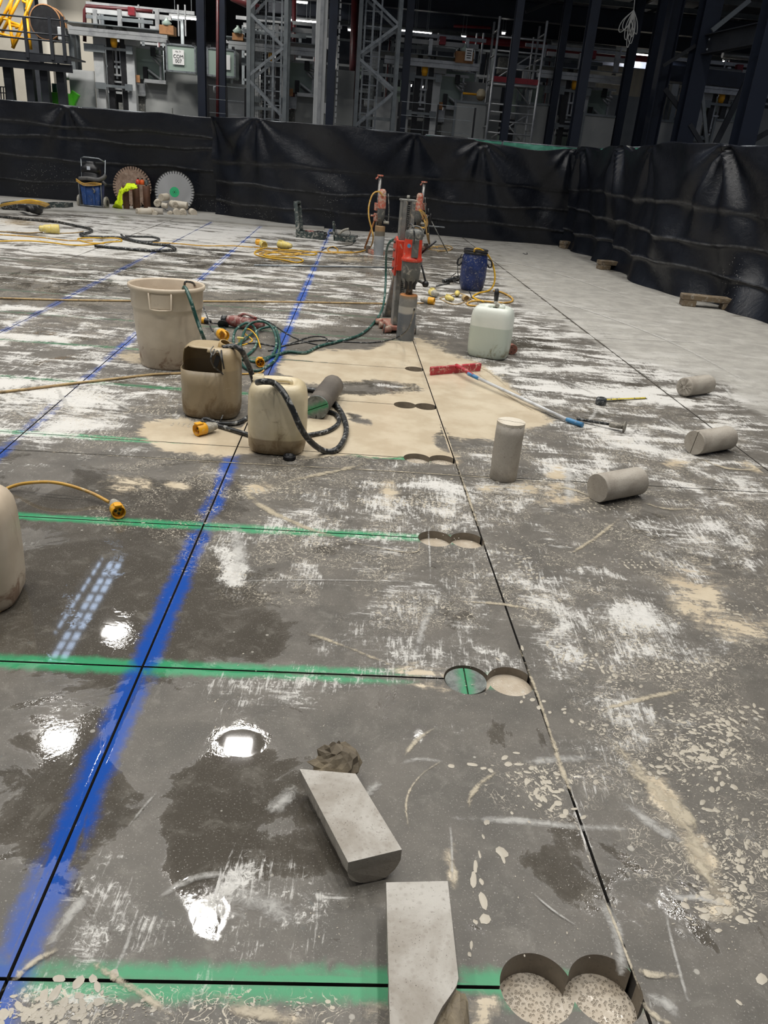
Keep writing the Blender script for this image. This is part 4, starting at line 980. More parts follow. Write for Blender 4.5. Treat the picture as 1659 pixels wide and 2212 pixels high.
connector(at(441, 938), fdir((480, 915), (430, 926)), 'yellow plug lying on slurry in front of the cut jerrican', 1.15)
c1 = at(253, 1112)
connector(c1, fdir((240, 1090), (256, 1122)), 'yellow three-pin socket on a tan cable in the left foreground', 1.0)
# leaning coupler behind the cut jerrican
t_ = connector(at(478, 738)+(0, 0, .02), at(500, 745, 0)-at(455, 715, .02), 'large grey and yellow coupler lying between the bin and the cut jerrican', 1.5, face=False, flap=False)
MB().tube([at(474, 722, .10), at(480, 715, .13), at(488, 722, .12), at(486, 733, .08)], .009, 8, 4).build('locking_ring', M['conn_y'], t_)
connector(at(442, 699), fdir((452, 697), (434, 694)), 'small black and yellow plug right beside the bin', .9, mg='dark', face=False, flap=False)
connector(at(561, 790), fdir((557, 768), (563, 785)), 'yellow plug with a ringed grey collar amid the green hose', 1.1, flap=True)
t_ = thing('cable_tee', at(517, 742), 'bright yellow T shaped cable splitter amid the green hose', 'connector')
q = at(519, 742); MB().obox(q+(0, 0, .045), (.028, 0, 0), (0, .012, 0), (0, 0, .008)).build('crossbar', M['conn_pale'], t_, bev=.004)
MB().obox(q+(0, 0, .02), (.013, 0, 0), (0, .012, 0), (0, 0, .02)).build('stem', M['conn_pale'], t_, bev=.003)
# angle grinder, dusty and red
gp_ = at(520, 716); gr = thing('angle_grinder', gp_, 'dust covered dark red power tool behind the coiled green hose', 'power tool')
M['redtool'] = pmat('dusty_red_plastic', srgb(126, 58, 52), srgb(98, 46, 44), rough=.6, dust=srgb(160, 140, 132), dustamt=.55, dscale=22)
A, B = at(492, 706)+(0, 0, .06), at(570, 716)+(0, 0, .055)
MB().tube([A, A+(B-A)*.2, A+(B-A)*.55, A+(B-A)*.8, B], [.040, .052, .05, .042, .03], 14, 4).build('motor_body', M['redtool'], gr)
MB().tube([A-(B-A)*.16, A-(B-A)*.03], [.034, .038], 14).build('gear_head', M['cable_blk'], gr)
MB().tube([A+(B-A)*.3+(0, 0, .05), A+(B-A)*.5+(0, 0, .075), A+(B-A)*.8+(0, 0, .05)], .012, 8, 4).build('handle', M['redtool'], gr)
MB().cyl(A-(B-A)*.10+(0, -.04, -.035), A-(B-A)*.10+(0, -.045, -.038), .05, n=20).build('disc_guard', M['dark'], gr)
# ---- hoses and cables
def cable(name, pts, r, mat, label, cat='cable', n=7, sm=6, group=None):
    P = []
    for q in pts:
        if len(q) == 4: P.append(aty(q[0], q[1], q[3])); continue
        z = q[2] if len(q) > 2 else r
        P.append(at(q[0], q[1], z))
    return tag(MB().tube(P, r, n, sm).build(name, M[mat], None), label, cat, group)
cable('black_hose', [(480, 752, .42), (505, 748, .43), (522, 758, .42), (535, 785, .30), (545, 812, .20), (552, 840, .1), (560, 870, .025)], .0165, 'cable_blk', 'black hose dropping from the cut jerrican behind the front jerrican', 'hose', 10)
cable('black_hose', [(545, 942), (520, 934), (480, 922), (450, 913), (438, 911), (445, 905, .03), (470, 914), (510, 914), (535, 902), (550, 890)], .0135, 'cable_blk', 'black hose bent double on the floor before the cut jerrican', 'hose', 10)
cable('black_hose', [(556, 826, .405), (572, 824, .425), (592, 828, 0, 3.86), (612, 848, 0, 3.79), (632, 885, 0, 3.765), (650, 925, 0, 3.775), (672, 955, 0, 3.84), (700, 974, .018), (725, 972), (742, 952), (748, 925), (738, 892), (715, 862), (690, 846), (660, 842), (640, 850)], .0165, 'cable_blk', 'thick black hose looping from the front jerrican around the wet core', 'hose', 10)
cable('black_hose', [(640, 945), (668, 940), (705, 932), (728, 918), (732, 905), (722, 893), (700, 890), (680, 900)], .0135, 'cable_blk', 'inner bend of black hose lying right of the front jerrican', 'hose', 10)
cable('garden_hose', [(396, 640, 0, 5.50), (397, 622, 0, 5.44), (402, 625, 0, 5.36), (412, 650, 0, 5.28), (425, 690, 0, 5.27), (440, 730, 0, 5.28), (452, 752, .05), (480, 770), (540, 778)], .013, 'hose_green', 'green hose hanging over the rim of the cream bin', 'hose', 10)
cable('thin_hose', [(400, 640, .42), (399, 612, .6), (408, 609, .60), (418, 612, .58), (420, 618, .52)], .008, 'cable_blk', 'short black hose loop over the back rim of the bin', 'hose', 8)
cable('garden_hose', [(560, 778), (600, 766), (625, 760), (660, 762), (690, 748), (730, 738), (780, 722), (812, 692), (828, 660, .02), (833, 610, .2), (834, 560, .45), (838, 530, .62), (852, 516, .70), (872, 511, .72)], .0125, 'hose_green', 'green hose running from the coil up to the motor of the front drill rig', 'hose', 10)
cable('garden_hose', [(497, 765), (520, 740), (560, 712, .03), (590, 706, .05), (600, 722, .04), (604, 752), (592, 780), (560, 800), (530, 795), (518, 772), (522, 735, .03), (535, 704, .08), (560, 694, .12), (585, 704, .09), (597, 735, .04), (590, 765), (560, 782), (520, 770), (505, 745), (508, 715, .05), (530, 698, .08), (548, 705, .07), (556, 730, .03), (548, 755), (520, 778)], .0115, 'hose_green', 'coil of green hose in the middle of the floor', 'hose', 9)
cable('thin_black_cable', [(895, 668, .55), (890, 690, .30), (878, 715, .14), (850, 732, .03), (800, 740), (740, 738), (690, 735), (640, 742), (600, 748), (560, 742), (520, 742)], .0065, 'cable_blk', 'black cable sagging from the front drill rig to the green coil')
cable('thin_black_cable', [(510, 692), (545, 686), (580, 695), (615, 718), (650, 735), (690, 745), (707, 738), (700, 728), (670, 728), (620, 745), (580, 758)], .006, 'cable_blk', 'thin black cable looped beyond the green coil')
cable('thin_black_cable', [(438, 660, .1), (448, 685, .05), (455, 708, .06), (460, 716, .05)], .006, 'cable_blk', 'short black cable coming from behind the bin to the big coupler')
cable('thin_black_cable', [(455, 697), (480, 702), (490, 720), (485, 735)], .006, 'cable_blk', 'short black cable of the small plug beside the bin')
cable('yellow_cable', [(503, 743), (525, 745), (545, 735), (530, 722, .03), (527, 713, .06), (540, 712, .06), (555, 728, .04), (563, 752, .03)], .006, 'cable_bright', 'bright yellow cable curling through the green coil')
cable('yellow_cable', [(540, 777), (560, 784), (570, 797), (560, 806), (520, 808)], .006, 'cable_yel', 'short yellow cable between coil and front jerrican')
cable('tan_cable', [(-30, 847), (0, 847), (80, 838), (160, 828), (250, 818), (330, 809), (395, 806), (460, 800), (520, 808)], .0085, 'cable_tan', 'brown slurry coated cable crossing in front of the cream bin')
cable('yellow_cable', [(-30, 644), (0, 644), (130, 648), (290, 650), (440, 651), (600, 652), (720, 654), (845, 656), (915, 655)], .0095, 'cable_tan', 'dirty yellow cable crossing the whole floor behind the cream bin')
cable('tan_cable', [(-30, 1085), (0, 1063), (35, 1048, .03), (75, 1042, .06), (115, 1042, .07), (155, 1050, .06), (200, 1066, .035), (236, 1085, .02)], .0075, 'cable_yel', 'tan cable arching to the socket in the left foreground', n=9)
cable('tan_cable', [(-60, 1310), (-20, 1325), (15, 1310)], .0075, 'cable_tan', 'tan cable end by the jerrican at the left edge')
# ---- squeegee
M['redblade'] = pmat('red_plastic', srgb(178, 48, 58), srgb(140, 40, 48), rough=.45, dust=srgb(206, 178, 160), dustamt=.4, dscale=24)
M['alu'] = pmat('white_painted_tube', srgb(206, 208, 208), srgb(182, 184, 184), rough=.35, dust=srgb(150, 140, 124), dustamt=.25)
M['blue'] = pmat('blue_grip_plastic', srgb(72, 134, 178), srgb(56, 110, 156), rough=.5, dust=srgb(170, 176, 176), dustamt=.35)
L0, L1 = at(930, 799, .04), at(1038, 790, .04); sq = thing('floor_squeegee', at(990, 800), 'red squeegee head on a long white pole with a blue grip', 'squeegee')
mb = MB(); mb.bar(L0, L1, .03, .045); mb.build('head', M['redblade'], sq, bev=.006)
MB().bar(L0+(0, -.012, -.028), L1+(0, -.012, -.028), .008, .022).build('blade', M['redblade'], sq)
mid = (L0+L1)/2; S1 = at(1022, 812, .05); E1 = at(1224, 906, .02); E2 = at(1259, 918, .018)
MB().tube([mid+(0, .0, .015), mid+(S1-mid)*.5+(0, 0, .012), S1], [.018, .017, .015], 12, 3).build('socket', M['redblade'], sq)
Sx = S1+nrm(E1-S1)*.07; MB().tube([S1-nrm(E1-S1)*.06, Sx], .0145, 14).build('pole_sleeve', M['blue'], sq)
MB().tube([S1, E1], .012, 14).build('pole', M['alu'], sq)
MB().tube([E1, E1+(E2-E1)*.1, E2], [.0135, .0155, .0155], 14).build('grip', M['blue'], sq)
# ---- bolt with flange
M['steeldirty'] = pmat('slurry_coated_steel', srgb(132, 128, 118), srgb(104, 100, 92), rough=.6, metal=.2, dust=srgb(170, 164, 150), dustamt=.45, dscale=50)
rb = thing('anchor_spindle', at(1320, 925), 'dark threaded rod ending in a grey round flange beside the squeegee grip', 'spindle')
A, B, Cc = at(1246, 905, .015), at(1320, 917, .03), at(1348, 922, .034)
MB().tube([A, B], .0085, 10).build('rod', M['cable_blk'], rb)
mb = MB(); d = nrm(B-A)
for k in range(26): q = A+(B-A)*(k+.5)/26; mb.cyl(q-d*.002, q+d*.002, .0102, n=10)
mb.build('thread', M['cable_blk'], rb, kind='stuff')
MB().tube([B-d*.01, B, Cc], [.016, .019, .017], 14).build('knurled_nut', M['steeldirty'], rb)
MB().tube([Cc, Cc+d*.008], .036, 28).build('flange', M['steeldirty'], rb)
# ---- tape measure
M['tapecase'] = pmat('grey_rubber_case', srgb(52, 56, 60), srgb(36, 38, 40), rough=.5, dust=srgb(150, 150, 146), dustamt=.4, dscale=50)
def tape_mat():
    t = NT('yellow_tape_blade'); g = t.node('ShaderNodeSeparateXYZ'); t.put(g.inputs[0], t.obj()); x = g.outputs[0]
    w = t.math('FRACT', t.math('MULTIPLY', x, 100.)); w2 = t.math('FRACT', t.math('MULTIPLY', x, 20.))
    m = t.math('MAXIMUM', t.math('LESS_THAN', w, .22), t.math('LESS_THAN', w2, .18))
    c = t.mix(t.math('MULTIPLY', m, t.step(t.noise(20, 3), .4, .5, .3, .9)), srgb(204, 184, 46), srgb(36, 34, 26))
    c = t.mix(t.step(t.noise(24, 5, .7), .55, .7, 0, .6), c, srgb(150, 138, 96)); return t.set(col=c, rough=.4)
M['tapeblade'] = tape_mat()
tp = at(1297, 874); tm = thing('tape_measure', tp, 'dusty grey tape measure with yellow blade pulled out on the floor', 'tape measure')
MB().rings([sring(tp, .036*s_, .030*s_, .1, z, 3., 28) for z, s_ in ((.0, .9), (.004, 1), (.03, 1.03), (.046, .97), (.052, .82))], True, True).build('case', M['tapecase'], tm)
MB().cyl(tp+(0, -.0, .052), tp+(0, 0, .055), .017, n=20).build('badge', M['dark'], tm)
A, B = at(1309, 864, .012), at(1397, 860, .004); d = nrm(B-A); s_ = np.array([-d[1], d[0], 0])*.0125
mb = MB(); kk = 12
vs = []
for i in range(kk+1):
    q = A+(B-A)*i/kk; vs += [q+s_+(0, 0, .004), q+s_*.5, q-s_*.5, q-s_+(0, 0, .004)]
mb.add(vs, [(4*i+j, 4*i+4+j, 4*i+5+j, 4*i+1+j) for i in range(kk) for j in range(3)], True)
mb.build('tape_blade', M['tapeblade'], tm)
# ================================================================== DRILL RIGS AND MIDDLE DISTANCE
M['redpaint'] = pmat('chipped_red_paint', srgb(206, 62, 38), srgb(176, 52, 36), rough=.45, dust=srgb(176, 160, 144), dustamt=.30, dscale=26)
M['redfaded'] = pmat('slurry_covered_red_paint', srgb(184, 86, 66), srgb(170, 110, 90), rough=.6, dust=srgb(184, 170, 152), dustamt=.55, dscale=24)
M['pinkbase'] = pmat('slurry_covered_red_casting', srgb(168, 108, 92), srgb(150, 120, 104), rough=.7, dust=srgb(176, 162, 144), dustamt=.5, dscale=18)
M['railalu'] = pmat('scratched_aluminium', srgb(138, 138, 134), srgb(112, 112, 108), rough=.4, metal=.5, dust=srgb(168, 158, 142), dustamt=.4, dscale=16)
M['chrome'] = pmat('dark_steel_tube', srgb(96, 96, 96), srgb(120, 116, 110), rough=.3, metal=.8, dust=srgb(150, 142, 130), dustamt=.3)
M['toolgrey'] = pmat('dusty_grey_casting', srgb(96, 97, 94), srgb(78, 80, 78), rough=.5, metal=.2, dust=srgb(150, 146, 136), dustamt=.42, dscale=22)
def bit_mat(name, lo, band, hi):
    t = NT(name); g = t.node('ShaderNodeSeparateXYZ'); t.put(g.inputs[0], t.obj()); z = g.outputs[2]
    z = t.math('ADD', z, t.math('MULTIPLY', t.math('SUBTRACT', t.noise(6, 4), .5), .03))
    c = t.mix(t.step(z, .235, .255), lo, band); c = t.mix(t.step(z, .30, .31), c, hi)
    c = t.mix(t.step(z, .36, .40), c, srgb(150, 122, 88))
    c = t.mix(t.step(t.noise(9, 6, .7), .55, .75, 0, .35), c, srgb(180, 174, 160))
    return t.set(col=c, rough=.5, metal=.25, nor=t.bump(t.noise(30, 4), .1, .002))
M['bit'] = bit_mat('core_bit_tube', srgb(104, 107, 110), srgb(170, 166, 156), srgb(126, 124, 118))
M['bit2'] = bit_mat('pale_core_bit_tube', srgb(150, 154, 156), srgb(160, 162, 162), srgb(110, 104, 92))
M['rustring'] = pmat('rusty_steel', srgb(176, 116, 62), srgb(140, 96, 60), rough=.7, scale=20)
def rotz(v, a): return np.array([v[0]*math.cos(a)-v[1]*math.sin(a), v[0]*math.sin(a)+v[1]*math.cos(a), v[2]])
def front_rig():
    b = at(874.5, 733); b[2] = 0            # axis of the core bit
    r_ = at(858, 716); r_[2] = 0            # foot of the column
    t = thing('core_drill_rig', r_, 'red and grey core drill rig in front, on a square slotted column', 'drill rig')
    up = np.array([0, 0, 1.]); d = nrm(b-r_); s_ = np.cross(up, d)   # d: column to bit
    W = .062
    # column: square extrusion with slots and rack
    mb = MB(); mb.obox(r_+up*.60, s_*W, d*W*.8, up*.56); col = mb.build('column', M['railalu'], t, bev=.006)
    mb = MB(); mb.obox(r_+up*.62+d*(W*.8+.002), s_*.011, d*.003, up*.53); mb.build('slot', M['dark'], col)
    for sg in (-1, 1):
        MB().obox(r_+up*.62+d*(W*.8+.005)+s_*sg*W*.62, s_*.016, d*.006, up*.54).build('guide_rail', M['railalu'], col)
    mb = MB()
    for k in range(60): mb.obox(r_+up*(.12+.017*k)+d*(W*.8+.006), s_*.010, d*.004, up*.004)
    mb.build('rack_teeth', M['toolgrey'], col, kind='stuff')
    MB().obox(r_+up*1.165, s_*(W+.008), d*(W*.8+.008), up*.008).build('column_cap', M['railalu'], t, bev=.004)
    MB().cyl(r_+up*1.17, r_+up*1.205, .014, n=12).build('lug', M['toolgrey'], t)
    # tilted brace behind
    q0 = at(836, 690); q0[2] = .05; q1 = r_+up*.68-d*.07-s_*.0
    MB().bar(q0, q1, .075, .05).build('brace', M['railalu'], t, bev=.006)
    MB().cyl(q0-s_*.05, q0+s_*.05, .03, n=14).build('brace_hinge', M['toolgrey'], t)
    # base
    c = r_-d*.10
    mb = MB(); mb.obox(c+up*.045, s_*.10, d*.19, up*.022); mb.build('base_plate', M['pinkbase'], t, bev=.012)
    for sx in (-1, 1):
        for sy in (-1, 1):
            MB().tube([c+s_*sx*.09+d*sy*.17+up*.035, c+s_*sx*.15+d*sy*.2+up*.03], [.034, .026], 10).build('outrigger', M['pinkbase'], t)
            p = c+s_*sx*.15+d*sy*.2; MB().tube([p+up*.001, p+up*.085], .008, 8).build('levelling_screw', M['toolgrey'], t)
    for sg in (-1, 1):
        p = at(823, 709) if sg < 0 else c+s_*.17-d*.2
        p = V3(p); p[2] = 0; MB().cyl(p+up*.032-s_*.02, p+up*.032+s_*.02, .032, n=18).build('wheel', M['pinkbase'], t)
    # carriage with red side plates
    z0, z1 = .52, .86
    for sg in (-1, 1):
        mb = MB(); mb.prism([r_+s_*sg*(W+.012)+d*x+up*z for x, z in ((-.05, z0+.03), (.07, z0), (.09, z0+.08), (.085, z1-.03), (.03, z1), (-.05, z1-.04))], s_*sg*.018)
        pl_ = mb.build('carriage_plate', M['redpaint'], t, bev=.003)
        for zz in (.58, .66, .74, .81):
            MB().cyl(r_+s_*sg*(W+.03)+d*.02+up*zz, r_+s_*sg*(W+.042)+d*.02+up*zz, .013, n=8).build('bolt', M['toolgrey'], pl_)
    MB().obox(r_+d*.085+up*.70, s_*(W+.02), d*.02, up*.13).build('motor_bracket', M['redpaint'], t, bev=.006)
    # motor: gear housing, red body, grey cap
    m = b
    MB().lathe([(.001, .405), (.030, .405), (.030, .455), (.052, .46), (.056, .49), (.078, .53), (.084, .60), (.086, .67), (.086, .69)], m, n=28).build('gear_housing', M['toolgrey'], t)
    for k in range(3):
        an = math.atan2(-1, -.5)+k*.55; MB().obox(m+np.array([.070*math.cos(an), .070*math.sin(an), .50]), (.012, 0, 0), (0, .006, 0), up*.045).build('vent_slot', M['dark'], t)
    MB().lathe([(.084, .685), (.092, .69), (.092, .712), (.084, .718), (.080, .76), (.078, .85), (.074, .90)], m, n=28).build('motor_body', M['redpaint'], t)
    MB().lathe([(.076, .87), (.080, .88), (.078, .92), (.066, .945), (.040, .955), (.001, .957)], m, n=24).build('motor_cap', M['toolgrey'], t)
    MB().obox(m+up*.80+np.array([.02, -.080, 0]), (.030, 0, 0), (0, .008, 0), up*.075).build('control_panel', M['toolgrey'], t, bev=.006)
    MB().cyl(m+up*.82+np.array([-.035, -.086, 0]), m+up*.82+np.array([-.035, -.092, 0]), .016, n=14).build('blue_badge', M['blue'], t)
    MB().tube([m+up*.93+np.array([-.06, -.02, 0]), m+up*.99+np.array([-.05, -.03, 0]), m+up*.985+np.array([-.02, -.05, 0]), m+up*.93+np.array([.0, -.08, 0]), m+up*.84+np.array([.005, -.095, 0])], .006, 7, 4).build('motor_lead', M['cable_blk'], t)
    MB().tube([m+up*.93+np.array([-.06, .02, 0]), m+up*.975, m+up*.96+np.array([.06, .0, 0]), m+up*.90+np.array([.085, -.02, 0])], .008, 7, 4).build('motor_grip', M['toolgrey'], t)
    # bit
    mb = MB(); mb.lathe([(.079, -.02), (.081, .0), (.081, .39), (.079, .396)], m, n=40)
    mb.build('core_bit', M['bit'], t)
    MB().lathe([(.079, .396), (.077, .402), (.03, .404), (.001, .404)], m, n=40).build('bit_crown_plate', M['rustring'], t)
    MB().cyl(m+up*.40, m+up*.46, .021, n=16).build('bit_spindle', M['rustring'], t)
    # lever handles on the right
    hb = m+up*.70+np.array([.075, .05, 0])
    MB().tube([hb+(0, 0, .05), hb+np.array([.12, -.03, .17])], .010, 8).build('lever', M['dark'], t)
    MB().tube([hb, hb+np.array([.06, -.03, -.17]), hb+np.array([.065, -.03, -.19])], .009, 8).build('crank_arm', M['dark'], t)
    MB().ball(hb+np.array([.065, -.03, -.20]), .030, .030, .030).build('crank_knob', M['dark'], t)
    MB().tube([hb+np.array([.0, 0, -.18]), hb+np.array([.06, -.02, -.2])], .013, 8).build('crank_hub', M['toolgrey'], t)
    return t
front_rig()
def back_rig(px, py, H_, label, bitr=.085, bith=.46, body='redfaded', toff=(-.06, .16), zc=(.5, 1.02), hang=True, yawr=0.):
    b = at(px, py); b[2] = 0; up = np.array([0, 0, 1.]); r_ = b+np.array([toff[0], toff[1], 0])
    t = thing('core_drill_rig', r_, label, 'drill rig'); d = nrm(b-r_); s_ = np.cross(up, d)
    MB().tube([r_+up*.03, r_+up*H_], .030, 16).build('round_column', M['chrome'], t)
    mb = MB(); mb.obox(r_+up*(H_+.004), s_*.04, d*.04, up*.012); cp = mb.build('column_cap', M['redfaded'], t, bev=.005)
    MB().tube([r_+up*(H_-.02)-s_*.035, r_+up*(H_-.05)-s_*.075], .014, 8).build('lug', M['redfaded'], cp)
    MB().obox(r_+up*.03+d*.02, s_*.11, d*.17, up*.03).build('base_plate', M['pinkbase'], t, bev=.01)
    for sx in (-1, 1):
        MB().obox(r_+up*.06+s_*sx*.10-d*.1, s_*.03, d*.045, up*.055).build('base_lug', M['coredark'], t, bev=.01)
    q = r_-d*.28+up*.05-s_*.1; MB().tube([q, r_+up*.58-s_*.03], .016, 8).build('brace', M['rustring'], t)
    for z in (zc[0]+.02, zc[0]+.18):
        MB().obox(r_+up*(z+.06), s_*.055, d*.055, up*.06).build('carriage_clamp', M[body], t, bev=.008)
    for sg in (-1, 1):
        MB().tube([r_+up*(zc[0]+.1)+s_*sg*.06, r_+up*(zc[0]+.1)+s_*sg*.12], .014, 8).build('clamp_bolt', M[body], t)
    MB().lathe([(.001, bith), (.028, bith), (.028, bith+.07), (.05, bith+.08), (.062, bith+.16), (.066, bith+.26), (.068, bith+.27)], b, n=20).build('gear_housing', M['toolgrey'], t)
    MB().lathe([(.068, bith+.27), (.070, bith+.3), (.066, bith+.34), (.062, bith+.47), (.054, bith+.50)], b, n=20).build('motor_body', M[body], t)
    MB().lathe([(.060, bith+.49), (.058, bith+.53), (.035, bith+.56), (.001, bith+.565)], b, n=20).build('motor_cap', M['redfaded'], t)
    MB().tube([b+up*(bith+.1)+(.05, 0, 0), b+up*(bith+.1)+(.12, 0, -.02), b+up*(bith+.28)+(.12, 0, 0), b+up*(bith+.5)+(.09, 0, 0)], .010, 8, 4).build('guard_handle', M['toolgrey'], t)
    MB().cyl(b+up*(bith+.06)+(.05, -.02, 0), b+up*(bith+.06)+(.14, -.02, 0), .022, n=12).build('side_grip', M['conn_g'], t)
    MB().lathe([(bitr, -.015), (bitr, bith-.01), (bitr*.97, bith), (.001, bith+.002)], b, n=32).build('core_bit', M['bit2'], t)
    return t, b, r_
t2, b2, r2 = back_rig(817, 551, 1.21, 'faded red core drill rig with pale core bit, left of the front rig')
t3, b3, r3 = back_rig(897, 540, 1.14, 'core drill rig mostly hidden behind the front rig, dark round column with red cap', toff=(.055, .1), bith=.40)
# tripod stand legs behind rig 3
tp_ = thing('tripod_stand', at(915, 545), 'thin grey tripod with hanging lead behind the front drill rig', 'tripod')
tc_ = at(917, 541)
for dx, dy in ((.42, -.1), (-.1, -.25), (.1, .3)): MB().tube([tc_+np.array([dx, dy, .005]), tc_+np.array([0, 0, .62])], .010, 8).build('leg', M['toolgrey'], tp_)
MB().tube([tc_+np.array([0, 0, .55]), tc_+np.array([0, 0, .72])], .016, 10).build('head', M['dark'], tp_)
MB().ball(tc_+np.array([.05, -.02, .55]), .03, .03, .10).build('lead_bundle', M['dark'], tp_)
# fallen core beyond rig 2
core_plug(at(843, 497)+(.0, .10, .075), at(839, 499)+(0, 0, .075), .075, 'pale concrete core lying behind the faded red drill rig', top='paleslurry', body='paleslurry')
# hoses to the rigs
cable('yellow_hose', [(828, 424, 0, 13.4), (818, 414, 0, 13.35), (805, 420, 0, 13.3), (797, 445, 0, 13.25), (797, 470, 0, 13.2), (803, 495, 0, 13.2), (806, 515, 0, 13.3), (800, 534), (785, 542), (760, 546), (730, 546), (700, 545)], .013, 'cable_yel', 'yellow hose arching out from the left side of the faded red rig', 'hose')
cable('yellow_hose', [(907, 454, .95), (917, 463, .85), (923, 480, .72), (917, 492, .6), (895, 489, .62)], .014, 'cable_yel', 'thick yellow hose curving at the hidden drill rig', 'hose')
cable('yellow_hose', [(908, 455, .93), (914, 470, .8), (920, 487, .7), (922, 505, .4), (928, 528, .02), (945, 534)], .012, 'cable_yel', 'inner yellow hose at the hidden drill rig', 'hose')
cable('tan_hose', [(925, 505, .4), (928, 525, .1), (930, 536), (950, 531), (972, 532), (976, 538), (955, 541), (925, 538), (938, 533), (965, 535), (972, 541), (945, 543)], .012, 'cable_tan', 'tan hose coiled flat on the floor behind the front rig', 'hose')
# ---- blue drum with hose
M['bluedrum'] = pmat('scratched_blue_plastic', srgb(30, 48, 98), srgb(24, 38, 78), rough=.4, dust=srgb(150, 146, 138), dustamt=.34, dscale=46)
pdm = at(1018, 626); pdm[2] = 0; dr = thing('blue_drum', pdm, 'small dirty blue plastic drum with a yellow hose out of its top', 'drum')
MB().lathe([(.001, 0), (.125, 0), (.14, .01), (.155, .05), (.168, .16), (.168, .34), (.16, .42), (.148, .445), (.146, .46)], pdm, n=40).build('body', M['bluedrum'], dr)
MB().lathe([(.146, .455), (.158, .46), (.160, .475), (.152, .48), (.152, .49), (.160, .495), (.158, .51), (.150, .512), (.142, .50), (.140, .455)], pdm, n=40).build('rim_ring', M['dark'], dr)
MB().cyl(pdm+(0, 0, .44), pdm+(0, 0, .445), .142, n=30).build('water', M['dark'], dr)
for sg in (-1, 1):
    q = pdm+(sg*.165, -.02, .40); MB().tube([q, q+(sg*.045, 0, -.02), q+(sg*.06, 0, -.08), q+(sg*.03, 0, -.10), q+(0, 0, -.06)], .010, 8, 4).build('handle', M['dark'], dr)
cable('yellow_hose', [(1024, 548, .46), (1026, 538, .53), (1038, 539, .52), (1053, 550, .46), (1064, 570, .34), (1069, 595, .2), (1066, 616, .08), (1055, 628), (1035, 633), (1022, 640), (1028, 646), (1045, 652)], .0115, 'cable_bright', 'yellow hose coming out of the blue drum', 'hose', 9)
cable('yellow_hose', [(1066, 628), (1085, 632), (1105, 643), (1106, 651), (1090, 654), (1060, 652), (1030, 650), (1012, 653), (1012, 659), (1035, 661), (1060, 662)], .0115, 'cable_yel', 'loop of yellow hose on the floor in front of the blue drum', 'hose', 9)
cable('thin_black_cable', [(997, 550, .45), (990, 565, .3), (989, 590, .15), (995, 615), (1010, 625), (1018, 640), (1014, 648), (1000, 650)], .006, 'cable_blk', 'thin dark cable at the left side of the blue drum')
connector(at(936, 641), fdir((950, 644), (928, 634)), 'pale yellow dusty socket left of the blue drum', 1.5, 'conn_pale', 'conn_g', face=False)
connector(at(926, 657), fdir((908, 655), (938, 659)), 'yellow plug with red mark at the end of the long cable', 1.35, 'conn_y', 'conn_g', face=False, flap=False)
connector(at(970, 650), fdir((985, 654), (960, 646)), 'small pale yellow plug between two dusty sockets', 1.1, 'conn_pale', 'conn_pale', face=False)
connector(at(987, 640)+(0, 0, .0), fdir((985, 646), (987, 632)), 'pale yellow plug upright against the blue drum', 1.1, 'conn_pale', 'conn_pale', face=False, flap=False)
connector(at(1003, 650), fdir((995, 647), (1010, 654)), 'brown dusty plug in front of the blue drum', 1.2, 'cable_tan', 'conn_g', face=False, flap=False)
cable('tan_cable', [(950, 644), (965, 640), (990, 634), (1010, 640), (1020, 650), (1005, 656)], .007, 'cable_tan', 'tan cable tangled with plugs left of the blue drum')
cable('tan_cable', [(950, 645), (970, 655), (990, 657), (1008, 648), (998, 640)], .006, 'cable_tan', 'second tan cable tangled with plugs left of the blue drum')
t_ = thing('pipe_wrench', at(968, 607), 'dark dirty hand tool on the floor left of the blue drum', 'hand tool')
MB().tube([at(957, 607, .03), at(975, 604, .03), at(992, 600, .04)], [.022, .03, .035], 8).build('grip', M['cable_blk'], t_)
MB().tube([at(985, 590, .1), at(975, 598, .04), at(980, 608, .02), at(992, 612, .02)], .006, 6, 4).build('lead', M['cable_blk'], t_)
t_ = thing('spanner', at(955, 617), 'thin dark spanner lying beyond the yellow socket', 'hand tool')
MB().bar(at(943, 618, .008), at(968, 612, .008), .022, .01).build('shank', M['cable_blk'], t_)
MB().cyl(at(968, 612, .002), at(968, 612, .014), .024, n=12).build('jaw', M['cable_blk'], t_)
# ---- long metal tube on the floor
tb = MB().tube([at(549, 573, .012), at(700, 575.5, .012), at(846, 578, .012)], .012, 10); tag(tb.build('long_tube', M['galv']), 'long straight grey tube lying across the floor left of the rigs', 'tube')
# ---- yellow cable heap with plugs
cable('yellow_cable', [(575, 535), (555, 541), (551, 549), (575, 556), (610, 561), (640, 567), (655, 563), (640, 557), (590, 555), (570, 550), (590, 546), (640, 549), (675, 551), (682, 546), (640, 541), (600, 539)], .010, 'cable_bright', 'heap of bright yellow cable coiled on the floor, lower loops')
cable('yellow_cable', [(552, 545), (570, 541), (600, 546), (630, 552), (650, 547), (620, 543), (585, 543), (560, 548), (590, 552), (625, 550), (660, 545), (690, 544), (720, 547), (730, 540), (720, 533), (708, 537), (716, 544), (760, 544)], .010, 'cable_yel', 'yellow cable heap running right to the small loop')
cable('tan_cable', [(330, 524), (380, 526), (440, 531), (500, 531), (545, 534), (570, 536), (605, 537)], .009, 'cable_yel', 'brownish yellow cable from the black hose to the cable heap')
connector(at(568, 536), fdir((555, 530), (575, 539)), 'pale plug at the left of the yellow cable heap', 1.8, 'conn_pale', 'conn_pale', face=False)
connector(at(562, 530), fdir((574, 532), (552, 529)), 'yellowish dusty plug behind the yellow cable heap', 1.5, 'conn_y', 'conn_pale', face=False)
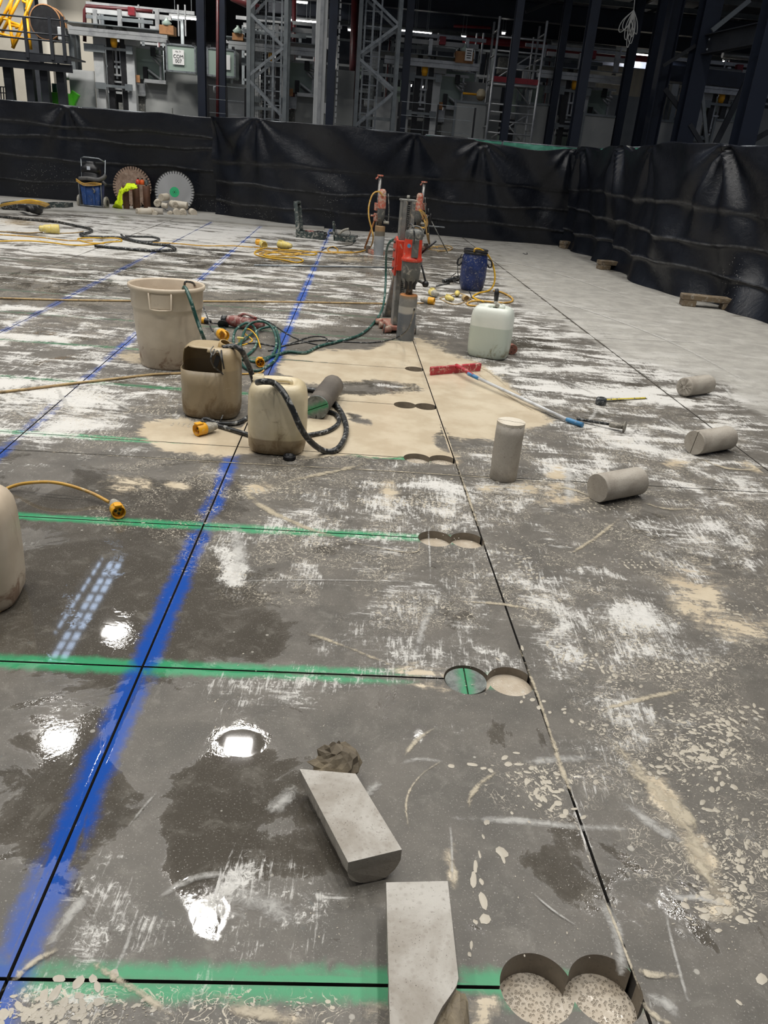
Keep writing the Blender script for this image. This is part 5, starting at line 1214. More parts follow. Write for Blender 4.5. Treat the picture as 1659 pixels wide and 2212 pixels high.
connector(at(613, 538), fdir((632, 541), (600, 536)), 'large pale yellow coupler on the yellow cable heap', 2.1, 'conn_pale', 'conn_pale', face=False)
cable('thin_black_cable', [(690, 545), (705, 536), (730, 533), (755, 530), (765, 524)], .007, 'cable_blk', 'thin black cable from the fallen tool case to the cable loop')
# ---- long hoses and cables at the far left
cable('black_hose', [(-30, 466), (0, 468), (60, 474), (120, 479), (165, 488), (193, 494), (198, 499), (185, 504), (174, 505), (180, 510), (215, 512), (255, 513), (290, 521), (330, 527), (362, 530), (378, 537), (370, 541), (320, 541), (270, 537), (235, 534), (205, 531)], .021, 'cable_blk', 'long black hose snaking in from the far left', 'hose')
cable('black_hose', [(262, 507), (270, 513), (300, 521), (330, 522), (344, 517), (330, 512), (300, 511), (270, 510)], .017, 'cable_blk', 'flat oval loop of dark hose on the whitened floor', 'hose')
cable('yellow_cable', [(-30, 505), (0, 507), (40, 509), (90, 513), (140, 519), (175, 520), (200, 520)], .0095, 'cable_yel', 'upper yellow cable from the far left over whitened floor')
cable('yellow_cable', [(-30, 521), (0, 521), (60, 520), (110, 524), (150, 529), (190, 529), (235, 523), (262, 521), (255, 515), (220, 514), (180, 514), (168, 517), (190, 524), (225, 526)], .0095, 'cable_bright', 'lower yellow cable from the far left ending in a loop')
cable('tan_cable', [(-30, 499), (0, 500), (50, 503), (92, 502)], .008, 'cable_tan', 'tan cable leading to the pale coupler at far left')
cable('tan_cable', [(130, 504), (160, 503), (180, 500)], .008, 'cable_tan', 'short tan cable right of the pale coupler at far left')
connector(at(112, 505), fdir((98, 504), (128, 505)), 'pale yellow coupler on the cable at far left', 2.4, 'conn_pale', 'conn_pale', face=False, flap=False)
# ---- open tool cases
M['caseg'] = pmat('dusty_dark_green_plastic', srgb(52, 64, 62), srgb(38, 46, 46), rough=.5, dust=srgb(150, 148, 140), dustamt=.45, dscale=20)
t_ = thing('open_tool_case', at(655, 515), 'open tool case standing with its lid up, tools in the tray', 'tool case')
A = at(640, 513); w = np.array([.5, -.04, 0]); dd = np.array([.03, .30, 0]); up = np.array([0, 0, 1.])
mb = MB(); mb.obox(A+w/2+dd/2+up*.02, w/2, dd/2, up*.02)
for q, e, f_ in ((A+w/2, w/2, dd*.03), (A+w/2+dd, w/2, dd*.03), (A+dd/2, w*.03, dd/2), (A+w+dd/2, w*.03, dd/2)): mb.obox(q+up*.06, e, f_, up*.06)
mb.build('tray', M['caseg'], t_, bev=.008)
q = A+dd*.5+up*.1; ld = nrm(np.array([-.16, .25, 1.])); mb = MB()
mb.obox(q+ld*.27, ld*.25, dd*.48, np.cross(ld, nrm(dd))*.012)
for sg in (-1, 1): mb.obox(q+ld*.27+dd*.46*sg+np.array([.03, 0, 0]), ld*.25, dd*.03, (.035, 0, 0))
mb.obox(q+ld*.52+np.array([.03, 0, 0]), ld*.02, dd*.46, (.04, 0, 0)); mb.build('lid', M['caseg'], t_, bev=.01)
rock(t_, A+w*.45+dd*.4+up*.10, .10, .08, .05, 3, 'drill_body', M['redtool'])
rock(t_, A+w*.85+dd*.5+up*.08, .13, .11, .07, 6, 'cable_bundle', M['cable_blk'])
t_ = thing('small_open_case', at(740, 524), 'small dark open case with a pale hose piece, right of the taller tool case', 'tool case')
A = at(720, 520)
mb = MB(); mb.obox(A+np.array([.2, .08, .05]), (.2, 0, 0), (0, .1, 0), (0, 0, .05)); mb.build('tray', M['caseg'], t_, bev=.01)
MB().obox(A+np.array([-.0, .08, .17]), (.016, 0, -.004), (0, .1, 0), (-.02, 0, .16)).build('lid', M['caseg'], t_, bev=.006)
MB().tube([A+np.array([.08, .0, .11]), A+np.array([.18, 0, .2]), A+np.array([.28, 0, .23])], .022, 10, 3).build('hose_piece', M['conn_g'], t_)
MB().tube([A+np.array([.02, .0, .30]), A+np.array([.08, -.02, .12]), A+np.array([.2, -.02, .1]), A+np.array([.30, -.02, .12]), A+np.array([.30, -.02, .2]), A+np.array([.24, -.02, .21])], .006, 6, 4).build('lead', M['cable_blk'], t_)
rock(t_, A+np.array([.34, .04, .05]), .10, .09, .05, 8, 'cable_bundle', M['cable_blk'])
tag(MB().tube([at(712, 503, .025), at(772, 511, .025)], .026, 12).build('short_pipe', M['toolgrey']), 'short grey pipe lying behind the small open case', 'pipe')
# ---- spray can
q = at(519, 471); t_ = thing('aerosol_can', q, 'white and blue aerosol can standing by the foot of the sheet', 'spray can')
M['canw'] = pmat('white_printed_tin', srgb(206, 212, 220), srgb(186, 194, 206), rough=.35, scale=20)
M['canb'] = pmat('blue_printed_tin', srgb(52, 76, 132), rough=.35)
MB().lathe([(.001, 0), (.034, 0), (.036, .005), (.036, .19)], q, n=20).build('tin', M['canw'], t_)
MB().lathe([(.0365, .11), (.0365, .192), (.030, .205), (.020, .215)], q, n=20).build('blue_band', M['canb'], t_)
MB().lathe([(.020, .215), (.020, .25), (.017, .29), (.008, .31), (.001, .31)], q, n=16).build('nozzle_cap', M['canw'], t_)
# ---- cable tray box at far left with heaped yellow cable
t_ = thing('black_tool_bag', at(60, 455), 'flat black tool bag buried under yellow cable at far left', 'tool bag')
A = at(2, 453); B = at(88, 457)
mb = MB(); mb.obox((A+B)/2+np.array([0, .25, .07]), (B-A)/2, (0, .25, 0), (0, 0, .07)); mb.build('body', M['cable_blk'], t_, bev=.03)
mb = MB(); mb.tube([at(45, 448, .08), at(62, 451, .12), at(80, 456, .07), at(88, 457, .05)], [.05, .06, .06, .04], 10, 3); mb.build('tool_handle', M['dark'], t_)
t_ = thing('open_tool_tray', at(120, 452), 'open dark shallow tray right of the yellow cable heap', 'tray')
A = at(97, 452); mb = MB(); w = at(140, 453)-A; dd = np.array([0, .42, 0])
mb.obox(A+w/2+dd/2+up*.01, w/2, dd/2, up*.01)
for q, e, f_ in ((A+w/2, w/2, dd*.03), (A+w/2+dd, w/2, dd*.03), (A+dd/2, w*.03, dd/2), (A+w+dd/2, w*.03, dd/2)): mb.obox(q+up*.06, e, f_, up*.06)
mb.build('tray', M['caseg'], t_, bev=.004); rock(t_, A+w*.5+dd*.5+up*.08, .12, .1, .04, 2, 'small_tools', M['toolgrey'])
for k in range(7):
    P = [at(-10+3*k, 448-k*1.2, .12+.02*k), at(20+3*k, 441-k*.8, .22+.02*k), at(50+2*k, 438-k, .27+.02*k), at(80+k, 437-k*.7+abs(k-3), .26+.02*k), at(98+k*1.2, 446-k*.7, .17+.015*k)]
    tag(MB().tube(P, .016, 7, 5).build('yellow_cable', M['cable_bright']), 'strand of the bright yellow cable heap on the black tool bag', 'cable', 'yellow cable heap at far left')
# ---- blue wheeled vacuum
def vacuum():
    p = at(203, 450); p[2] = 0; t = thing('wheeled_vacuum', p, 'blue and black wheeled site vacuum with hose coiled on top', 'vacuum cleaner')
    M['bluetub'] = pmat('blue_tub_plastic', srgb(48, 82, 142), srgb(38, 68, 122), rough=.4, dust=srgb(150, 150, 140), dustamt=.3)
    M['greyhose'] = pmat('grey_ribbed_hose', srgb(92, 90, 88), srgb(70, 70, 70), rough=.6)
    mb = MB(); mb.rings([sring(p, .20*s_, .17*s_, .0, z, 6, 28) for z, s_ in ((.06, .88), (.09, .96), (.3, 1.02), (.50, 1.1))], True, True); mb.build('tub', M['bluetub'], t)
    for sx in (-.09, .09): MB().obox(p+(sx, -.188, .28), (.012, 0, 0), (0, .01, 0), (0, 0, .19)).build('tub_rib', M['bluetub'], t)
    mb = MB()
    for sx in (-1, 1): mb.tube([p+(sx*.235, -.14, .05), p+(sx*.235, -.14, .50), p+(sx*.25, .1, .62), p+(sx*.26, .16, .97)], .012, 8)
    mb.tube([p+(-.235, -.15, .06), p+(.235, -.15, .06)], .012, 8); mb.tube([p+(-.26, .16, .97), p+(-.18, .12, 1.0), p+(.14, .10, .99), p+(.26, .16, .93)], .014, 8)
    mb.build('trolley_frame', M['galv'], t)
    for sx in (-1, 1):
        MB().cyl(p+(sx*.26, -.02, .13), p+(sx*.31, -.02, .13), .13, n=26).build('wheel', M['conn_g'], t, bev=.015); MB().cyl(p+(sx*.31, -.02, .13), p+(sx*.318, -.02, .13), .06, n=20).build('hub', M['dark'], t)
    mb = MB(); mb.rings([sring(p+np.array([0, 0, 0]), .21*s_, .17*s_, 0, z, 4, 28) for z, s_ in ((.5, 1.12), (.53, 1.12), (.56, .9), (.70, .86), (.72, .8))], True, True); mb.build('motor_base', M['dark'], t)
    mb = MB(); mb.rings([sring(p, .19*s_, .14*s_, 0, z, 4, 28) for z, s_ in ((.70, 1), (.82, .98), (.86, .6), (.9, .5), (.93, .45))], True, True); mb.build('motor_head', M['dark'], t)
    MB().obox(p+(.0, -.135, .80), (.035, 0, 0), (0, .004, 0), (0, 0, .035)).build('white_label', M['canw'], t)
    MB().tube([p+(-.2, -.16, .58), p+(0, -.21, .60), p+(.2, -.18, .59), p+(.27, -.05, .63), p+(.25, .1, .66)], .042, 10, 5).build('coiled_hose', M['greyhose'], t)
    MB().tube([p+(.24, -.1, .58), p+(.34, -.12, .5)], .03, 10).build('hose_end', M['greyhose'], t)
    for k in range(3):
        MB().tube([p+(-.27, -.17, .57-.02*k), p+(-.1, -.22, .50-.02*k), p+(.1, -.22, .53-.03*k), p+(.27, -.17, .52-.01*k)], .010, 6, 5).build('wrapped_cord', M['cable_yel'], t)
    MB().tube([p+(.08, -.2, .42), p+(.13, -.21, .36), p+(.1, -.21, .33)], .018, 8).build('clip', M['toolgrey'], t)
vacuum()
# ---- saw blades leaning on the fence
def blade_mat(name, c, c2, rusty):
    t = NT(name); g = t.node('ShaderNodeTexGradient', _gradient_type='RADIAL'); t.put(g.inputs[0], t.map((1, 1, 1), (PI/2, 0, 0)))
    a = t.noise(2, 3, .6, vec=t.map((1, .01, 1), src=g.outputs[0])) if not rusty else t.noise(7, 7, .7, .8)
    col = t.mix(t.step(a, .38, .64), c, c2)
    if rusty: col = t.mix(t.step(t.noise(26, 6, .7), .55, .7, 0, .6), col, srgb(206, 196, 184))
    return t.set(col=col, rough=.34 if not rusty else .7, metal=.75 if not rusty else .15)
M['blade'] = blade_mat('polished_saw_steel', srgb(206, 206, 204), srgb(164, 164, 162), False)
M['bladerust'] = blade_mat('rust_stained_saw_steel', srgb(160, 136, 118), srgb(128, 106, 90), True)
M['greenlabel'] = pmat('green_blade_label', srgb(40, 170, 112), srgb(34, 156, 100), rough=.5)
def saw_blade(px, py, R_, mat, label, centre, nseg=44, y=18.35):
    c = aty(px, py, y); t = thing('diamond_saw_blade', (c[0], c[1]-.02, 0), label, 'saw blade')
    tilt = math.radians(10); nrm_ = nrm((0.02, -math.cos(tilt), math.sin(tilt))); a = nrm(np.cross((0, 0, 1.), nrm_)); b = np.cross(nrm_, a)
    c[2] = max(c[2], R_*b[2]+.006); pt = lambda r, th, o=0: c+a*r*math.cos(th)+b*r*math.sin(th)+nrm_*o
    Ro, Rg = R_-.016, R_-.062; outl = []
    for k in range(nseg):
        t0 = 2*PI*k/nseg; w = 2*PI/nseg
        outl += [(Ro, t0+.16*w), (Ro, t0+.5*w), (Ro, t0+.84*w), (Rg, t0+.88*w), (Rg, t0+1.12*w)]
    n = len(outl); mb = MB(); b0 = [pt(r, th, .003) for r, th in outl]; b1 = [pt(r, th, -.003) for r, th in outl]
    inn0 = [pt(.03, th, .003) for r, th in outl]; inn1 = [pt(.03, th, -.003) for r, th in outl]
    vs = b0+b1+inn0+inn1; fs = []
    for i in range(n):
        j = (i+1) % n; fs += [(2*n+i, i, j, 2*n+j), (3*n+j, n+j, n+i, 3*n+i), (i, n+i, n+j, j)]
    mb.add(vs, fs); mb.build('disc', M[mat], t)
    mbs = MB()
    for k in range(nseg):
        t0 = 2*PI*(k+.16)/nseg; t1 = 2*PI*(k+.84)/nseg; q = [pt(Ro, t0), pt(R_, t0), pt(R_, t1), pt(Ro, t1)]
        mbs = MB(); mbs.prism([p_+nrm_*.0045 for p_ in q], -nrm_*.009); mbs.build('segment', M['toolgrey'] if centre else M[mat], t)
    if centre:
        MB().cyl(c+nrm_*.003, c+nrm_*.005, .105, n=36).build('green_label', M['greenlabel'], t)
        MB().cyl(c+nrm_*.004, c+nrm_*.007, .014, n=14).build('arbor_hole', M['dark'], t)
        for k in range(6): MB().cyl(c+nrm_*.004+a*.04*math.cos(k*1.047)+b*.04*math.sin(k*1.047), c+nrm_*.006+a*.04*math.cos(k*1.047)+b*.04*math.sin(k*1.047), .006, n=8).build('pin_hole', M['dark'], t)
    else:
        MB().cyl(c+nrm_*.003, c+nrm_*.005, .09, n=30).build('flange_mark', M['rust'], t)
    return t
saw_blade(286, 413, .435, 'bladerust', 'large rust stained saw blade leaning behind the brown steel bins', False, y=18.66)
saw_blade(377, 415, .435, 'blade', 'large shiny saw blade with green centre leaning on the sheet', True, y=18.1)
# ---- rusty steel boxes with vest
M['brownsteel'] = pmat('rusty_brown_steel', srgb(104, 72, 54), srgb(76, 56, 46), rough=.6, metal=.2, scale=5)
def steel_bin(x0, x1, y0, yb, h_, label):
    A = at(x0, yb); B = at(x1, yb); t = thing('steel_core_bit', (A+B)/2, label, 'core bit')
    r = (B[0]-A[0])/2; c = (A+B)/2+np.array([0, r, 0]); c[2] = 0
    mb = MB(); mb.lathe([(r*.97, .0), (r, .005), (r, h_), (r*.97, h_+.003), (r*.2, h_+.004), (.001, h_+.004)], c, n=30); mb.build('barrel', M['brownsteel'], t)
    MB().cyl(c+(0, 0, h_), c+(0, 0, h_+.03), r*.22, n=12).build('thread_socket', M['toolgrey'], t)
    return c, r
steel_bin(262, 281, 0, 455, .50, 'brown rusty upright core bit, leftmost of the three behind the vest')
steel_bin(282, 304, 0, 455, .52, 'brown rusty upright core bit, middle of the three')
steel_bin(305, 327, 0, 455, .50, 'brown rusty upright core bit, rightmost of the three')
M['hivis'] = pmat('hi_vis_yellow_fabric', srgb(214, 240, 20), srgb(196, 222, 12), rough=.8, scale=8)
M['orange'] = pmat('orange_plastic', srgb(214, 92, 30), rough=.5)
t_ = thing('hi_vis_vest', at(262, 452), 'bright yellow hi-vis vest draped over the rusty core bits', 'vest')
def cloth(P, nu, nv, name, mat, parent, amp=.012, seed=1):
    """P: rows of control points; bilinear patch with wrinkles"""
    rg = np.random.default_rng(seed); P = [[V3(q) for q in r] for r in P]; vs = []
    m0 = len(P); n0 = len(P[0])
    for i in range(nv):
        fi = i/(nv-1)*(m0-1); i0 = min(int(fi), m0-2); fi -= i0
        for j in range(nu):
            fj = j/(nu-1)*(n0-1); j0 = min(int(fj), n0-2); fj -= j0
            q = (P[i0][j0]*(1-fj)+P[i0][j0+1]*fj)*(1-fi)+(P[i0+1][j0]*(1-fj)+P[i0+1][j0+1]*fj)*fi
            q = q+np.array([amp*.5*math.sin(i*.9+j*1.7+seed), -abs(amp*math.sin(j*1.25+i*.35+seed)), amp*.6*math.sin(i*1.3-j*.8+seed)]); vs.append(q)
    mb = MB(); mb.add(vs, [(i*nu+j, i*nu+j+1, (i+1)*nu+j+1, (i+1)*nu+j) for i in range(nv-1) for j in range(nu-1)], True)
    o = mb.build(name, mat, parent); s = o.modifiers.new('thick', 'SOLIDIFY'); s.thickness = .004; return o
Y0 = at(263, 455)[1]-.03
cloth([[aty(262, 408, Y0+.25), aty(272, 398, Y0+.3), aty(285, 395, Y0+.3), aty(296, 401, Y0+.2)], [aty(261, 412, Y0), aty(270, 408, Y0-.02), aty(284, 404, Y0-.02), aty(297, 406, Y0-.02)], [aty(261, 420, Y0), aty(266, 418, Y0-.03), aty(276, 412, Y0-.02), aty(290, 407, Y0-.02)]], 22, 16, 'draped_top', M['hivis'], t_, .02, 3)
cloth([[aty(258, 410, Y0-.0), aty(264, 410, Y0-.02)], [aty(255, 425, Y0-.02), aty(265, 430, Y0-.03)], [aty(248, 440, Y0-.03), aty(265, 445, Y0-.04)], [at(240, 449, .01), at(264, 454, .01)]], 12, 22, 'hanging_side', M['hivis'], t_, .018, 5)
for i, (x, c_) in enumerate(((299, 'redpaint'), (308, 'orange'), (317, 'caseg'))):
    q = aty(x, 406, 18.25); q[2] = .525; t_ = thing('small_bottle', q, ['small red canister on top of the rusty core bits', 'small orange canister on top of the rusty core bits', 'small dark canister on top of the rightmost core bit'][i], 'canister')
    MB().lathe([(.001, 0), (.045, 0), (.047, .01), (.047, .08), (.02, .1), (.02, .115), (.001, .115)], q, n=16).build('body', M[c_], t_); MB().cyl(q+(0, 0, .112), q+(0, 0, .135), .022, n=12).build('lid', M['dark'], t_)
# ---- heap of cores
heap = [(296, 462, 322, 468, 0, 'leftmost of the heap, broken across its middle'), (325, 462, 332, 466, 0, 'short, second from the left of the heap'), (352, 463, 334, 463, 0, 'long brownish one lying level at the front'), (383, 464, 375, 458, 0, 'small one with dark end at the front middle of the heap'),
        (396, 464, 392, 459, 0, 'round end facing out, second from the right'), (419, 464, 411, 462, 0, 'rightmost of the heap, pale ringed end'), (340, 452, 337, 447, 1, 'second layer, behind the level brownish one'), (362, 455, 349, 452, 1, 'tilted slab like one across it'),
        (378, 452, 368, 446, 1, 'second layer by the shiny blade'), (348, 433, 355, 438, 2, 'topmost of the heap, round white end'), (405, 452, 386, 454, 1, 'flat one with bluish underside at the right'), (334, 464, 342, 462, 0, 'broken foot piece at the front left'), (366, 463, 374, 461, 0, 'small wedge at the front of the heap')]
for i, (x0, y0, x1, y1, lay, lb) in enumerate(heap):
    r = .075 if i not in (11, 12, 7) else .05; z = r+lay*.125
    A = at(x0, y0+4 if lay == 0 else y0+10+lay*7, 0); A[2] = z; B = at(x1, y1+3 if lay == 0 else y1+9+lay*7, 0); B[2] = z+.01
    if lay: A[1] = B[1] = A[1]*0+17.62+.06*i % .2; A[0] = aty(x0, y0, A[1])[0]; B[0] = aty(x1, y1, B[1])[0]
    dv = B-A; L = max(np.linalg.norm(dv), .05); ln = {2: .30, 0: .30, 10: .3}.get(i, .2 if r > .06 else .12)
    if abs(dv[1]) < .02 and i not in (2, 7, 10): dv = dv+np.array([0, .15, 0])
    dv[1] = abs(dv[1]); e = A+nrm(dv)*ln if i != 2 else A+nrm(B-A)*ln
    core_plug(e, A, r, 'white core in heap, '+lb, top='paleslurry' if i % 3 else 'broken', body='paleslurry' if i != 2 else 'core', rough_end=(i % 2 == 0), n=24)
# dark cord scrap
cable('cord_scrap', [(1130, 547), (1134, 549), (1139, 549), (1138, 546)], .006, 'cable_blk', 'tiny scrap of black cord on the dry floor near the fence', 'cord scrap')
# ================================================================== PLANT BEHIND THE FENCE
M['navy'] = pmat('navy_painted_steel', srgb(26, 34, 50), srgb(20, 27, 41), rough=.5, scale=3)
M['charcoal'] = pmat('charcoal_painted_steel', srgb(44, 47, 52), srgb(36, 38, 43), rough=.5, scale=3)
M['bgrey'] = pmat('light_grey_powder_coat', srgb(176, 178, 178), srgb(162, 165, 166), rough=.5, scale=3)
M['bpanel'] = pmat('grey_sheet_panel', srgb(148, 150, 148), srgb(138, 141, 140), rough=.6, scale=1.5)
M['mgrey'] = pmat('mid_grey_steel', srgb(120, 126, 128), srgb(104, 110, 114), rough=.45, metal=.3, scale=4)
M['alub'] = pmat('aluminium_profile', srgb(176, 178, 178), srgb(150, 152, 154), rough=.35, metal=.5, scale=5)
M['cream'] = pmat('cream_wall_panel', srgb(196, 190, 176), srgb(188, 182, 168), rough=.7, scale=1)
M['yel'] = pmat('yellow_painted_steel', srgb(240, 172, 28), srgb(226, 158, 24), rough=.45)
M['redpipe'] = pmat('dark_red_pipe', srgb(82, 30, 32), srgb(64, 26, 28), rough=.4)
M['redboard'] = pmat('red_toe_board', srgb(128, 22, 36), srgb(110, 20, 32), rough=.5)
M['lime'] = pmat('bright_green_machine', srgb(96, 204, 56), srgb(80, 186, 48), rough=.4)
M['teal'] = pmat('teal_casting', srgb(46, 92, 84), rough=.5)
M['card'] = pmat('brown_cardboard', srgb(150, 108, 70), srgb(132, 94, 62), rough=.8)
M['white'] = pmat('white_paper', srgb(226, 226, 224), rough=.7, bump=0)
M['corr'] = pmat('pale_corrugated_cladding', srgb(186, 182, 170), srgb(174, 170, 160), rough=.6, scale=2)
M['lamp'] = emat('fluorescent_tube', (1, .97, .92, 1), 14)
M['lampdim'] = emat('small_work_lamp', (1, .95, .88, 1), 9)
M['glassy'] = NT('grey_green_glazing').set(col=srgb(148, 164, 154), rough=.18, spec=.6)
M['skyl'] = emat('daylight_rooflight', (.55, .72, 1, 1), 8)
def sheet_glass():
    t = NT('clear_guard_glass'); return t.set(col=(.8, .9, .86, 1), rough=.05, trans=1., ior=1.1, alpha=.25)
M['guard'] = sheet_glass()
def gp(px, py, v): u, z = atv(px, py, v); return G(u, v, z)
def vpost(mb, px, py, v, w, d, z0=0., z1=6.2):
    u, _ = atv(px, py, v); mb.gbox(u-w/2, u+w/2, v-d/2, v+d/2, z0, z1); return u
def hsec(mb, u, v, w, d, z0, z1, tf=.02, tw=.012):
    """upright H section, flanges facing the camera"""
    mb.gbox(u-w/2, u+w/2, v-d/2, v-d/2+tf, z0, z1); mb.gbox(u-w/2, u+w/2, v+d/2-tf, v+d/2, z0, z1); mb.gbox(u-tw/2, u+tw/2, v-d/2+tf, v+d/2-tf, z0, z1)
def column(px, py, v, w, d, label, z1=6.34, mat='navy', openside=False):
    u, _ = atv(px, py, v); t = thing('steel_column', G(u, v), label, 'column')
    mb = MB()
    if openside: mb.gbox(u-w/2, u-w/2+.02, v-d/2, v+d/2, 0, z1); mb.gbox(u+w/2-.02, u+w/2, v-d/2, v+d/2, 0, z1); mb.gbox(u-w/2+.02, u+w/2-.02, v-.01, v+.01, 0, z1)
    else: hsec(mb, u, v, w, d, 0, z1)
    mb.build('shaft', M[mat], t)
    MB().gbox(u-w*.8, u+w*.8, v-d*.8, v+d*.8, 0, .03).build('base_plate', M[mat], t)
    mb = MB()
    for a in (-1, 1):
        for b in (-1, 1): p = G(u+a*w*.65, v+b*d*.65, .03); mb.cyl(p, p+(0, 0, .05), .018, n=8)
    mb.build('anchor_bolts', M['galv'], t)
    return t, u
column(437, 200, 20.2, .17, .2, 'dark steel column at the left, just right of the first glazed cabinet')
column(481, 200, 20.4, .15, .2, 'dark steel column immediately right of the thin red pipe')
column(716, 150, 20.2, .18, .2, 'dark steel column beside the pale grey mast')
column(877, 150, 21., .17, .2, 'dark steel column right of the second lattice tower')
column(1101, 190, 19.8, .16, .2, 'dark steel column in front of the scaffold tower')
column(1200, 190, 21.5, .17, .2, 'near black steel column right of the scaffold tower')
column(1256, 190, 19.6, .20, .25, 'dark steel column with a lit grey right flange')
column(1350, 190, 21.5, .20, .2, 'near black slim column before the corrugated wall, left one')
column(1398, 190, 20.5, .20, .2, 'near black slim column before the corrugated wall, right one')
column(1425, 190, 19.2, .27, .3, 'dark column with lighter left edge, left of the bracing bay', openside=True)
tG, uG = column(1497, 190, 18.6, .36, .4, 'massive dark column carrying the big sloping looking beam')
tH, uH = column(1632, 190, 16.2, .34, .4, 'massive dark column at the right edge of the view')
# big beam between the two massive columns, plus bracing
_, zb = atv(1508, 98, 18.6)
p0, p1 = G(uG, 18.6, zb), G(uH+.1, 16.2, zb)
t = thing('steel_beam', (p0+p1)/2-(0, 0, .2), 'big grey I beam running between the two massive dark columns', 'beam')
mb = MB(); mb.bar(p0, p1, .02, .36); mb.build('web', M['charcoal'], t)
for s_ in (-1, 1): MB().bar(p0+(0, 0, s_*.17), p1+(0, 0, s_*.17), .20, .02).build('flange', M['charcoal'], t)
for dz in (-.09, .09):
    q = p0+nrm(p1-p0)*.24+(0, 0, dz); MB().cyl(q+(-.01, -.03, 0), q+(.02, .03, 0), .022, n=8).build('bolt', M['galv'], t)
def brace(a, b, v, w, label, mat='charcoal', v2=None, h=None):
    p, q = gp(*a, v), gp(*b, v2 or v); t = MB().bar(p, q, w, h or w*.5, up=GV).build('brace_bar', M[mat]); return tag(t, label, 'brace')
brace((1433, 142), (1503, 98), 18.9, .07, 'thin diagonal brace rising to the big beam joint', v2=18.7)
brace((1436, 192), (1480, 250), 18.9, .10, 'short dark diagonal brace falling from the lighter edged column')
brace((1514, 168), (1535, 400), 18.5, .07, 'pale upright angle strut right of the massive column', 'mgrey')
brace((1500, 402), (1640, 122), 18.2, .12, 'long dark diagonal brace leaning right between the massive columns')
brace((1490, 268), (1516, 312), 18.4, .09, 'short dark brace at the foot of the massive column')
brace((1538, 66), (1620, 0), 18.3, .09, 'upper thin brace above the big beam', 'mgrey')
brace((1612, 312), (1659, 285), 17.5, .10, 'dark brace foot at the right edge above the sheet')
brace((1442, 158), (1630, 178), 19.4, .30, 'dark horizontal beam behind the bracing bay', 'navy', h=.2)
# ---- lattice towers
def lattice(pxl, pxr, v, nodes, lx, label, yref=150):
    uL, _ = atv(pxl, yref, v); uR, _ = atv(pxr, yref, v); t = thing('lattice_tower', G((uL+uR)/2, v), label, 'lattice tower'); dpt = .75
    for vv in (v, v+dpt):
        for u in (uL, uR): MB().gbox(u-.045, u+.045, vv-.05, vv+.05, 0, 6.4).build('upright', M['mgrey'], t)
    for vv in (v-.03, v+dpt):
        for (x0, y0), (x1, y1) in nodes:
            MB().bar(gp(x0, y0, v)+GV*(vv-v), gp(x1, y1, v)+GV*(vv-v), .06, .03, up=GV).build('diagonal', M['galv'], t)
    z = .4
    while z < 6.2:
        MB().gbox(uL, uR, v+dpt-.02, v+dpt+.03, z, z+.07).build('crossbar', M['mgrey'], t); z += .95
    ua, _ = atv(lx[0], yref, v+.35); ub, _ = atv(lx[1], yref, v+.35)
    for u in (ua, ub): MB().gbox(u-.02, u+.02, v+.33, v+.37, 0, 6.4).build('ladder_stile', M['galv'], t)
    for k in range(20): MB().gbox(ua, ub, v+.34, v+.36, .3+.30*k, .325+.30*k).build('rung', M['galv'], t)
    MB().gbox((ua+ub)/2-.025, (ua+ub)/2+.025, v+.3, v+.31, 0, 6.4).build('perforated_rail', M['galv'], t)
    mb = MB(); um = uL+.05
    for k in range(9): mb.tube([G(um+.045*k, v+dpt+.06, .2), G(um+.045*k, v+dpt+.06, 6.2)], .003, 4)
    for k in range(80): mb.tube([G(um, v+dpt+.06, .3+.07*k), G(um+.37, v+dpt+.06, .3+.07*k)], .003, 4)
    mb.build('wire_mesh', M['galv'], t, kind='stuff')
lattice(537, 616, 20.6, [((537, -60), (613, -130)), ((537, 22), (613, -60)), ((537, 26), (612, 100)), ((612, 104), (537, 164)), ((537, 172), (612, 255)), ((612, 262), (537, 330))], (573, 607), 'grey steel lattice tower with ladder, left of the pale mast')
lattice(773, 857, 20.6, [((860, 52), (776, -30)), ((859, 56), (774, 118)), ((773, 124), (850, 193)), ((850, 200), (769, 270)), ((769, 276), (848, 330))], (783, 817), 'grey steel lattice tower with ladder, right of the pale mast')
# ---- pale mast
u, _ = atv(692, 150, 20.3); t = thing('conveyor_mast', G(u, 20.3), 'broad pale grey mast rail between the lattice towers', 'mast')
MB().gbox(u-.13, u+.13, 20.2, 20.4, 0, 6.4).build('profile', M['bgrey'], t, bev=.01)
MB().gbox(u-.04, u+.04, 20.185, 20.2, 0, 6.4).build('centre_strip', M['alub'], t)
for z in (2.3, 3.6, 5.0, 5.9): MB().gbox(u+.13, u+.22, 20.2, 20.3, z, z+.22).build('bracket', M['bgrey'], t)
mb = MB(); ux_, _ = atv(729, 150, 20.2)
for k in range(52): mb.gbox(ux_-.015, ux_+.015+.01*(k % 2), 20.15, 20.2, .2+.12*k, .2+.12*k+.09)
mb.build('cable_chain', M['bgrey'], t, kind='stuff')
